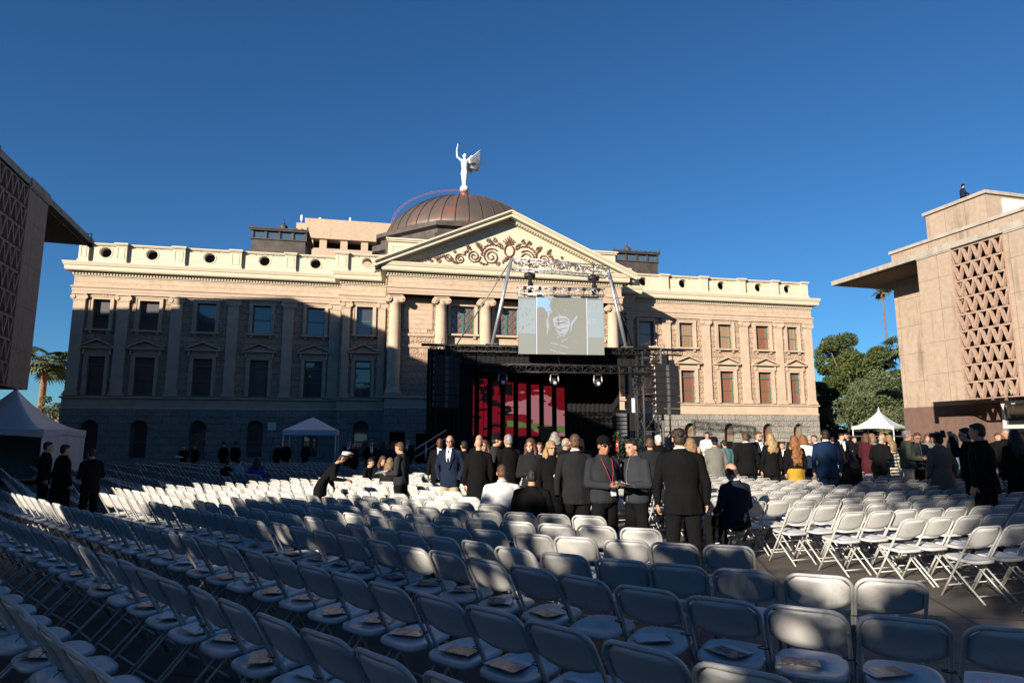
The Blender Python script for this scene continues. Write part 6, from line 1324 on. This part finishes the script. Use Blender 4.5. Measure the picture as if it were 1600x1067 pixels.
def person(x, y, face, ztop, label, P):
    sit = P.get('sit'); bend = radians(P.get('bend', 0)); fem = P.get('fem', 0); W = P.get('w', 1.) * (.9 if fem else 1.); dist = sqrt(x * x + y * y)
    h = ztop / .755 if sit else ztop / (1 - .22 * (1 - cos(bend)) - .02 * (bend > 0)); h = min(max(h, 1.5), 2.02); k = h / 1.76; dz = -.42 * k if sit else 0
    o = thing('person', label, 'person', (x, y, 0), -radians(face)); hi = dist < 11.5; vx = .012 if hi else (.016 if dist < 17 else .024)
    tw = 0 if sit else .14 * sin(x * 37 + y * 11); ln = .012 * sin(x * 53 + y * 7); st = 0 if sit else .055 * sin(x * 23 + y * 31)
    def warp(v):
        v = Vector(v); z = v.z
        if z > 1.0: q = min(1, (z - 1.0) / .3); c1, s1 = cos(tw * q), sin(tw * q); v = Vector((v.x * c1 - v.y * s1 + ln * q, v.x * s1 + v.y * c1, z))
        elif z < .85 and not sit: q = min(1, (.85 - z) / .75); v = Vector((v.x * (1 + .25 * q * abs(sin(y * 9))), v.y + st * q * (1 if v.x > 0 else -1), z))
        if bend and z > .9:
            q = min(1, (z - .9) / .3); a = bend * q * q * (3 - 2 * q); dz_ = v.z - .95; v = Vector((v.x, v.y + sin(a) * dz_, .95 + cos(a) * dz_)) if True else v
        return Vector((v.x * k, v.y * k, v.z * k + dz))
    def WP(mb):
        mb.v = [tuple(warp(v)) for v in mb.v]; return mb
    tops = P['top']; cc = CL[P['c']]; lc = CL[P['leg']]
    # arms
    arm = P.get('arm', 'down'); J = {}
    for s_ in (-1, 1):
        sh = Vector((s_ * .178 * W, -.01, 1.42)); j = .015 * s_ * ((int(abs(x) * 100) % 3) - 1)
        if arm == 'down': el, wr = Vector((s_ * (.235 * W + .01), -.03 + j, 1.14)), Vector((s_ * .245 * W, .05 + j, .90))
        elif arm == 'hold': el, wr = Vector((s_ * .235 * W, -.01, 1.15)), Vector((s_ * .10, .27, 1.13 + j))
        elif arm == 'fold': el, wr = Vector((s_ * .23 * W, .05, 1.13)), Vector((-s_ * .07, .19 + .02 * s_, 1.17 + .02 * s_))
        elif arm == 'pocket': el, wr = Vector((s_ * .27 * W, -.06, 1.15)), Vector((s_ * .20 * W, .07, .95))
        elif arm == 'camera': el, wr = Vector((s_ * .24, .16, 1.32)), Vector((s_ * .07, .22, 1.60))
        elif arm == 'reach': el, wr = (Vector((s_ * .24, .14, 1.16)), Vector((s_ * .2, .42, 1.12))) if s_ > 0 else (Vector((s_ * .24, .08, 1.14)), Vector((s_ * .2, .22, .98)))
        else: el, wr = Vector((s_ * .24 * W, .02, 1.16)), Vector((s_ * .11, .30, 1.06))
        J[s_] = (sh, el, wr)
    tilt = radians(12 if arm in ('hold', 'reach', 'lap') and not P.get('glass') == 1 else 3); HR = Matrix.Rotation(-tilt, 3, 'X'); hc_ = Vector((0, .025 + .03 * (tilt > .1), 1.635))
    def H(p_): return hc_ + HR @ Vector(p_)
    # body: head, neck, trunk and limbs in one skin
    b = MB(); R3 = HR
    b.ell(H((0, -.012, .03)), (.073, .092, .092), 16, 12, R3); b.ell(H((0, .02, -.045)), (.056, .066, .075), 14, 10, R3); b.ell(H((0, .045, -.088)), (.032, .032, .026), 10, 8, R3)
    b.ell(H((0, .088, -.012)), (.013, .018, .026), 8, 6, R3); b.ell(H((0, .078, .028)), (.05, .014, .012), 10, 6, R3); b.ell(H((0, .078, -.052)), (.024, .014, .013), 8, 6, R3)
    for s_ in (-1, 1): b.ell(H((s_ * .075, -.008, -.008)), (.011, .02, .031), 8, 6, R3); b.ell(H((s_ * .036, .06, -.03)), (.022, .02, .02), 8, 6, R3)
    b.cap((0, -.012, 1.44), H((0, -.02, -.05)), .058, .054); b.cap((0, 0, .95), (0, 0, 1.36), .10, .11)
    for s_ in (-1, 1):
        sh, el, wr = J[s_]; b.cap((0, 0, 1.4), sh, .05, .04); b.cap(sh, el, .038, .034); b.cap(el, wr, .034, .026)
        if not sit: b.cap((s_ * .08, 0, .95), (s_ * .1, .01, .5), .06, .05); b.cap((s_ * .1, .01, .5), (s_ * .11, -.02, .09), .05, .035)
        else: b.cap((s_ * .08, 0, .95), (s_ * .12, .42, .93), .06, .05); b.cap((s_ * .12, .42, .93), (s_ * .12, .40, .53), .05, .035)
    WP(b); hb_ = MB()
    for s_ in (-1, 1):
        sh, el, wr = J[s_]
        if arm == 'pocket' or (arm == 'fold'): continue
        w2, e2 = warp(wr), warp(el); hand(hb_, w2 - (w2 - e2).normalized() * .01, (w2 - e2), Vector((-s_, 0, 0)) if arm == 'down' else Vector((0, 0, -1 if arm != 'hold' else 1)) + Vector((-s_ * .6, 0, 0)), s_ if arm == 'down' else -s_, k * 1.02)
    skin_obj(b, vx * .8 if hi else vx * .75, 'body', SK[P.get('skin', 'lt')], o, 1, hb_)
    # face details
    if 90 <= face <= 290 or dist < 10.5:
        e = MB()
        for s_ in (-1, 1): e.ell(H((s_ * .030, .074, .004)), (.013, .008, .006), 8, 6, R3)
        WP(e).build('eyes', M_lens, o)
        e = MB(); e.ell(H((0, .089, -.052)), (.024 if P.get('smile') else .02, .007, .006), 8, 5, R3); WP(e).build('lips', M_paper if P.get('smile') else M_lip, o)
        e = MB()
        for s_ in (-1, 1): e.ell(H((s_ * .032, .079, .026)), (.019, .006, .005), 8, 5, R3)
        if not fem: WP(e).build('eyebrows', HC.get(P.get('hc', 'db'), HC['db']), o)
    if P.get('glass'):
        e = MB(); thin = P['glass'] == 2
        for s_ in (-1, 1):
            if thin: e.tube([H((s_ * .033 + .022 * cos(2 * pi * q / 12), .094, .006 + .016 * sin(2 * pi * q / 12))) for q in range(12)], .003, 5, closed=True)
            else: e.ell(H((s_ * .034, .090, .006)), (.027, .008, .018), 10, 6, R3)
            e.tube([H((s_ * .058, .088, .01)), H((s_ * .08, -.01, .008))], .003, 5)
        e.tube([H((-.01, .096, .01)), H((.01, .096, .01))], .003, 5); WP(e).build('sunglasses' if not thin else 'glasses', M_lens, o)
    # hair and hats
    hs = P.get('hair', 'crop'); hcol = HC.get(P.get('hc', 'bk'), HC['bk']); rnd = random.Random(int(x * 977 + y * 131))
    m_ = MB()
    if hs in ('crop', 'curly', 'cap', 'navy', 'beanie', 'brim'):
        m_.ell(H((0, -.022, .042)), (.079, .092, .088), 14, 10, R3); m_.ell(H((0, -.045, -.01)), (.075, .065, .075), 12, 8, R3); m_.ell(H((0, .035, .085)), (.06, .045, .03), 10, 6, R3)
        if hs == 'curly':
            for q in range(46): v = Vector((rnd.gauss(0, 1), rnd.gauss(-.3, 1), abs(rnd.gauss(0, 1)))).normalized(); m_.ell(H((v.x * .085, -.02 + v.y * .095, .03 + v.z * .085)), (.022,) * 3, 6, 5)
    if hs == 'bald':
        for s_ in (-1, 1): m_.ell(H((s_ * .055, -.03, .0)), (.028, .06, .045), 10, 7, R3)
        m_.ell(H((0, -.075, -.005)), (.06, .035, .055), 10, 7, R3)
    if hs in ('long', 'bob', 'verylong'):
        m_.ell(H((0, -.02, .04)), (.088, .098, .095), 14, 10, R3); L = {'bob': .16, 'long': .36, 'verylong': .60}[hs]
        for q in range(13 if hs != 'verylong' else 17):
            a = -pi * .98 + (q / (12 if hs != 'verylong' else 16)) * (pi * .96) + rnd.uniform(-.05, .05); p0 = H((.078 * cos(a), .01 + .085 * sin(a), .02)); wd = 1.0 + (.35 if hs == 'verylong' else .18) * rnd.random(); pts = [p0]
            for j in range(1, 7):
                f = j / 6; wv_ = .02 * sin(j * 2.2 + q) * (1.6 if hs == 'verylong' or (P.get('hc') == 'bl' and dist > 14) else .5)
                pts.append(Vector((p0.x * (1 + .35 * f * wd) + wv_, min(p0.y, .05) * (1 - .2 * f) - .085 * sin(min(1, f * 1.4) * 1.5) * (1 if sin(a) < -.25 else .15) * (1 if L > .3 else .3) + (.05 * f if sin(a) > -.25 else 0) - .02, p0.z - L * f * rnd.uniform(.92, 1.05))))
            m_.tube(pts, [.026, .03, .032, .031, .028, .022, .008], 8)
            if hs == 'verylong' and hi is False:
                for j in range(2, 6): m_.ell(pts[j] + Vector((rnd.uniform(-.02, .02), -.02, 0)), (.026, .02, .034), 6, 5)
    if m_.v: skin_obj(WP(m_), vx * .8, 'hair', hcol, o, 1)
    if P.get('beard'): m_ = MB(); m_.ell(H((0, .035, -.085)), (.05, .052, .045), 12, 8, R3); WP(m_).build('beard', HC['db'], o)
    if hs == 'cap':
        m_ = MB(); m_.ell(H((0, -.01, .065)), (.09, .105, .082), 18, 10, R3); m_.ell(H((0, .115, .045)), (.07, .075, .010), 14, 5, R3); m_.ell(H((0, -.01, .148)), (.01, .01, .006), 8, 5); WP(m_).build('baseball_cap', CL['bk'], o)
    if hs == 'beanie': m_ = MB(); m_.ell(H((0, -.015, .065)), (.09, .104, .095), 18, 12, R3); m_.tube([H((.091 * cos(2 * pi * q / 18), -.012 + .104 * sin(2 * pi * q / 18), .035)) for q in range(18)], .014, 6, closed=True); WP(m_).build('knit_cap', CL['bk'], o)
    if hs == 'brim': m_ = MB(); m_.ell(H((0, -.01, .09)), (.088, .10, .075), 18, 10, R3); m_.ell(H((0, -.01, .062)), (.17, .18, .012), 22, 5, R3); WP(m_).build('brimmed_hat', CL['fb' if P['c'] == 'fb' else 'bk'], o)
    if hs == 'navy':
        m_ = MB(); m_.ell(H((0, .0, .125)), (.125, .13, .032), 20, 8, R3); m_.ell(H((0, -.01, .09)), (.095, .105, .03), 18, 6, R3); WP(m_).build('white_cap', M_paper, o); m_ = MB(); m_.ell(H((0, .10, .068)), (.07, .05, .012), 12, 5, R3); WP(m_).build('cap_peak', M_lens, o)
    # upper garment
    g_ = MB(); lv = {'suit': [(.79, .198, .142), (.93, .192, .142), (1.08, .168, .124), (1.25, .192, .138), (1.36, .20, .132), (1.44, .168, .105), (1.49, .095, .08), (1.515, .068, .068)],
                     'jacket': [(.90, .182, .138), (.94, .20, .152), (1.08, .19, .142), (1.25, .204, .15), (1.36, .206, .14), (1.44, .168, .11), (1.49, .095, .085), (1.53, .07, .072)],
                     'coat': [(.46, .235, .185), (.7, .215, .17), (.93, .20, .152), (1.08, .175, .132), (1.25, .20, .146), (1.36, .208, .14), (1.44, .172, .112), (1.49, .10, .085), (1.53, .075, .075)],
                     'shirt': [(.93, .178, .135), (1.0, .18, .135), (1.08, .165, .122), (1.25, .188, .134), (1.36, .192, .126), (1.44, .16, .10), (1.49, .09, .075), (1.515, .064, .064)],
                     'dress': [(.45, .24, .19), (.7, .225, .175), (.93, .20, .152), (1.06, .15, .115), (1.25, .178, .13), (1.36, .18, .12), (1.44, .15, .10), (1.49, .085, .07)]}[tops]
    if sit: lv = [(max(z, .88 + .001 * i), a_, b_) for i, (z, a_, b_) in enumerate(lv) if z >= .78 or False] or lv
    n = 24; vs = []; fs = []
    for i, (z, a_, b_) in enumerate(lv):
        f = .93 if fem and 1.0 < z < 1.15 else 1
        for q in range(n):
            t_ = 2 * pi * q / n; fold = 1 + (.03 * sin(t_ * 5 + z * 3) + .02 * sin(t_ * 9)) * (z < .95); vs.append((a_ * W * f * cos(t_) * fold, b_ * (1 + (W - 1) * .8) * sin(t_) * fold + (.018 if sin(t_) > 0 and z > 1.1 and fem else 0) - .005, z))
    for i in range(len(lv) - 1):
        for q in range(n): fs.append((i * n + q, i * n + (q + 1) % n, (i + 1) * n + (q + 1) % n, (i + 1) * n + q))
    fs.append(tuple(range(n))[::-1]); fs.append(tuple((len(lv) - 1) * n + q for q in range(n))); g_.add(vs, fs, True)
    th = 1.12 if tops in ('coat', 'jacket') else 1.
    for s_ in (-1, 1):
        sh, el, wr = J[s_]; g_.ell(sh + Vector((-s_ * .01, 0, -.005)), (.066 * th, .068 * th, .062 * th), 12, 8); g_.cap(sh, el, .062 * th, .053 * th); g_.cap(el, wr.lerp(el, .06), .053 * th, .041 * th); g_.ell(el, (.056 * th, .058 * th, .05), 8, 6)
        g_.cap((s_ * .05, -.01, 1.45), sh, .058, .06)
    if tops in ('coat', 'jacket', 'suit'): g_.tube([(.072 * cos(2 * pi * q / 14), -.012 + .072 * sin(2 * pi * q / 14), 1.505 + .012 * -sin(2 * pi * q / 14)) for q in range(14)], .016, 6, closed=True)
    nm = {'suit': 'suit_jacket', 'jacket': 'jacket', 'coat': 'coat', 'shirt': 'shirt', 'dress': 'dress'}[tops]
    if P.get('c') == 'ye':      # black top over a mustard skirt
        sk_ = MB(); sk_.v = list(g_.v); sk_.f = list(g_.f); sk_.m = list(g_.m); sk_.sm = list(g_.sm)
    skin_obj(WP(g_), vx, nm, cc, o, 2)
    # shirt front, tie, collar
    def chest(xa, z, off=.0):
        a_, b_ = (.19 * W, .135 * (1 + (W - 1) * .8)); return Vector((xa, b_ * sqrt(max(0, 1 - (xa / a_) ** 2)) * (1 if z < 1.36 else max(.45, 1 - (z - 1.36) * 3.4)) + .012 + off, z))
    if P.get('shirt'):
        e = MB(); rows = [(1.50, .05), (1.44, .05), (1.38, .045), (1.30, .034), (1.2, .018), (1.12, .004)]
        if P['shirt'] == 2: rows = [(z, w_ * 2.2) for z, w_ in rows]
        vs = [];
        for z, w_ in rows: vs += [chest(-w_, z), chest(0, z, .004), chest(w_, z)]
        e.add(vs, [(i * 3 + j, (i + 1) * 3 + j, (i + 1) * 3 + j + 1, i * 3 + j + 1) for i in range(len(rows) - 1) for j in (0, 1)]); WP(e).build('shirt_front', M_shirt, o)
        if P.get('tie') or P['shirt'] == 1 and not fem:
            e = MB(); rr = [(1.485, .016), (1.46, .012), (1.3, .02), (1.12, .026)]; vs = []
            for z, w_ in rr: vs += [chest(-w_, z, .01), chest(w_, z, .01)]
            e.add(vs, [(i * 2, i * 2 + 2, i * 2 + 3, i * 2 + 1) for i in range(3)]); WP(e).build('tie', CL['nk'], o)
    if P.get('shirt') or P.get('collar') or tops == 'shirt':
        e = MB(); e.tube([(.061 * cos(2 * pi * q / 14), -.012 + .062 * sin(2 * pi * q / 14), 1.528 - .01 * sin(2 * pi * q / 14)) for q in range(14)], .012, 6, closed=True); WP(e).build('collar', M_shirt if tops != 'shirt' else cc, o)
    if P.get('scarf'): e = MB(); e.tube([(.08 * cos(2 * pi * q / 14), .005 + .08 * sin(2 * pi * q / 14), 1.50) for q in range(14)], .03, 8, closed=True); e.cap((.03, .12, 1.46), (.04, .15, 1.25), .03, .04); WP(e).build('scarf', CL['rd'], o)
    if P.get('lany'):
        e = MB()
        for s_ in (-1, 1): e.tube([(s_ * .07, -.01, 1.53), (s_ * .075, .10, 1.45), chest(s_ * .045, 1.3, .03), chest(.0, 1.14, .035)], .006, 5)
        WP(e).build('lanyard', M_cord, o); e = MB(); c_ = chest(0, 1.08, .035); e.box(-.04, .04, c_.y, c_.y + .006, 1.0, 1.13); WP(e).build('badge', M_badge, o)
    if tops == 'jacket' and not P.get('lany'):
        e = MB(); vs = []; rows = [1.50, 1.42, 1.3, 1.15, 1.0, .93]
        for z in rows: vs += [chest(-.008, z, .012), chest(.008, z, .012)]
        e.add(vs, [(i * 2, i * 2 + 2, i * 2 + 3, i * 2 + 1) for i in range(len(rows) - 1)]); WP(e).build('zip', M_grey, o)
    if tops in ('suit', 'coat') and (P.get('shirt') or 100 < face < 260):
        e = MB()
        for s_ in (-1, 1):
            vs = []
            for z, w0, w1 in ((1.47, .055, .085), (1.40, .06, .11), (1.33, .05, .105), (1.25, .035, .07), (1.13, .008, .02)): vs += [chest(s_ * w0, z, .008), chest(s_ * w1, z, .014)]
            e.add(vs, [(i * 2, i * 2 + 2, i * 2 + 3, i * 2 + 1) for i in range(4)])
        WP(e).build('lapels', cc, o)
    # trousers / skirt and shoes
    l_ = MB()
    if not sit:
        l_.ell((0, -.005, .93), (.168 * W, .13 * W, .12), 14, 8)
        for s_ in (-1, 1): l_.cap((s_ * .088 * W, -.005, .9), (s_ * .098 * W, .0, .5), .098 * W, .074); l_.cap((s_ * .098 * W, .0, .5), (s_ * .108 * W, -.02, .1), .074, .062)
    else:
        l_.ell((0, -.02, .94), (.18 * W, .15, .12), 14, 8)
        for s_ in (-1, 1): l_.cap((s_ * .09, .0, .945), (s_ * .12, .42, .93), .095, .075); l_.cap((s_ * .12, .42, .93), (s_ * .12, .40, .52), .072, .06)
    if tops == 'dress' or (fem and tops == 'coat' and not sit): pass
    skin_obj(WP(l_), vx, 'trousers', lc, o, 1)
    for s_ in (-1, 1):
        e = MB(); yb, zb = (.40, .44) if sit else (-.02, .0)
        e.ell((s_ * (.12 if sit else .112 * W), yb + .06, zb + .045), (.046, .135, .045), 12, 7); e.ell((s_ * (.12 if sit else .112 * W), yb - .02, zb + .07), (.042, .06, .055), 10, 6); WP(e)
        if not sit: e.v = [(a_, b_, max(.005, c_)) for a_, b_, c_ in e.v]
        e.build('shoe', M_shoe, o)
    if P.get('c') == 'ye':
        t2 = MB(); t2.v = [(a_ * 1.05, b_ * 1.06, c_) for a_, b_, c_ in sk_.v if True]; 
        t2 = MB(); lv2 = [(1.0, .19, .145), (1.08, .168, .128), (1.25, .192, .142), (1.36, .20, .136), (1.44, .168, .112), (1.5, .08, .075)]; vs = []; fs = []
        for z, a_, b_ in lv2:
            for q in range(n): vs.append((a_ * W * cos(2 * pi * q / n), b_ * sin(2 * pi * q / n), z))
        for i in range(len(lv2) - 1):
            for q in range(n): fs.append((i * n + q, i * n + (q + 1) % n, (i + 1) * n + (q + 1) % n, (i + 1) * n + q))
        t2.add(vs, fs + [tuple(range(n))[::-1], tuple((len(lv2) - 1) * n + q for q in range(n))], True)
        for s_ in (-1, 1): sh, el, wr = J[s_]; t2.cap(sh, el, .066, .057); t2.cap(el, wr.lerp(el, .05), .057, .045)
        skin_obj(WP(t2), vx, 'cardigan', CL['bk'], o, 1)
    # things held
    if P.get('prop'):
        wp = (warp(J[-1][2]) + warp(J[1][2])) / 2; c_, s_ = cos(-radians(face)), sin(-radians(face)); q_ = wp + Vector((0, .13, .02)); wpos = (x + q_.x * c_ - q_.y * s_, y + q_.x * s_ + q_.y * c_, q_.z)
        if P['prop'] == 'paper':
            t_ = thing('paper_sheets', 'white papers in the hands of the ' + ' '.join(label.split()[:7]), 'papers', wpos, -radians(face)); m_ = MB()
            for j in range(3): a_ = .12 * j; m_.add([(u * cos(a_) - v * sin(a_), u * sin(a_) + v * cos(a_), .012 * j - .12 * v + .02 * sin(u * 9)) for u, v in ((-.13, -.10), (.13, -.10), (.13, .12), (-.13, .12))], [(0, 1, 2, 3)])
            m_.build('sheet', M_paper, t_)
        else:
            t_ = thing('camera_with_lens', 'black camera held up by the photographer in shade', 'camera', (wpos[0], wpos[1], wpos[2] + .02), -radians(face)); m_ = MB(); m_.box(-.07, .07, -.04, .04, -.05, .06); m_.box(-.03, .03, -.03, .04, .06, .09); m_.build('camera_body', M_blk, t_); m_ = MB(); m_.tube([(0, .04, 0), (0, .14, 0), (0, .22, 0)], [.035, .04, .045], 12); m_.build('lens', M_blk, t_)
    return o
for q in PEOPLE: person(*q)
ro = person(27.6, 37.5, 100, 1.30, 'person in dark blue hooded top crouching on the roof of the right office block', {'sit': 1, 'top': 'jacket', 'c': 'nv', 'hair': 'beanie', 'arm': 'lap', 'leg': 'bk'}); ro.location.z = 15.85
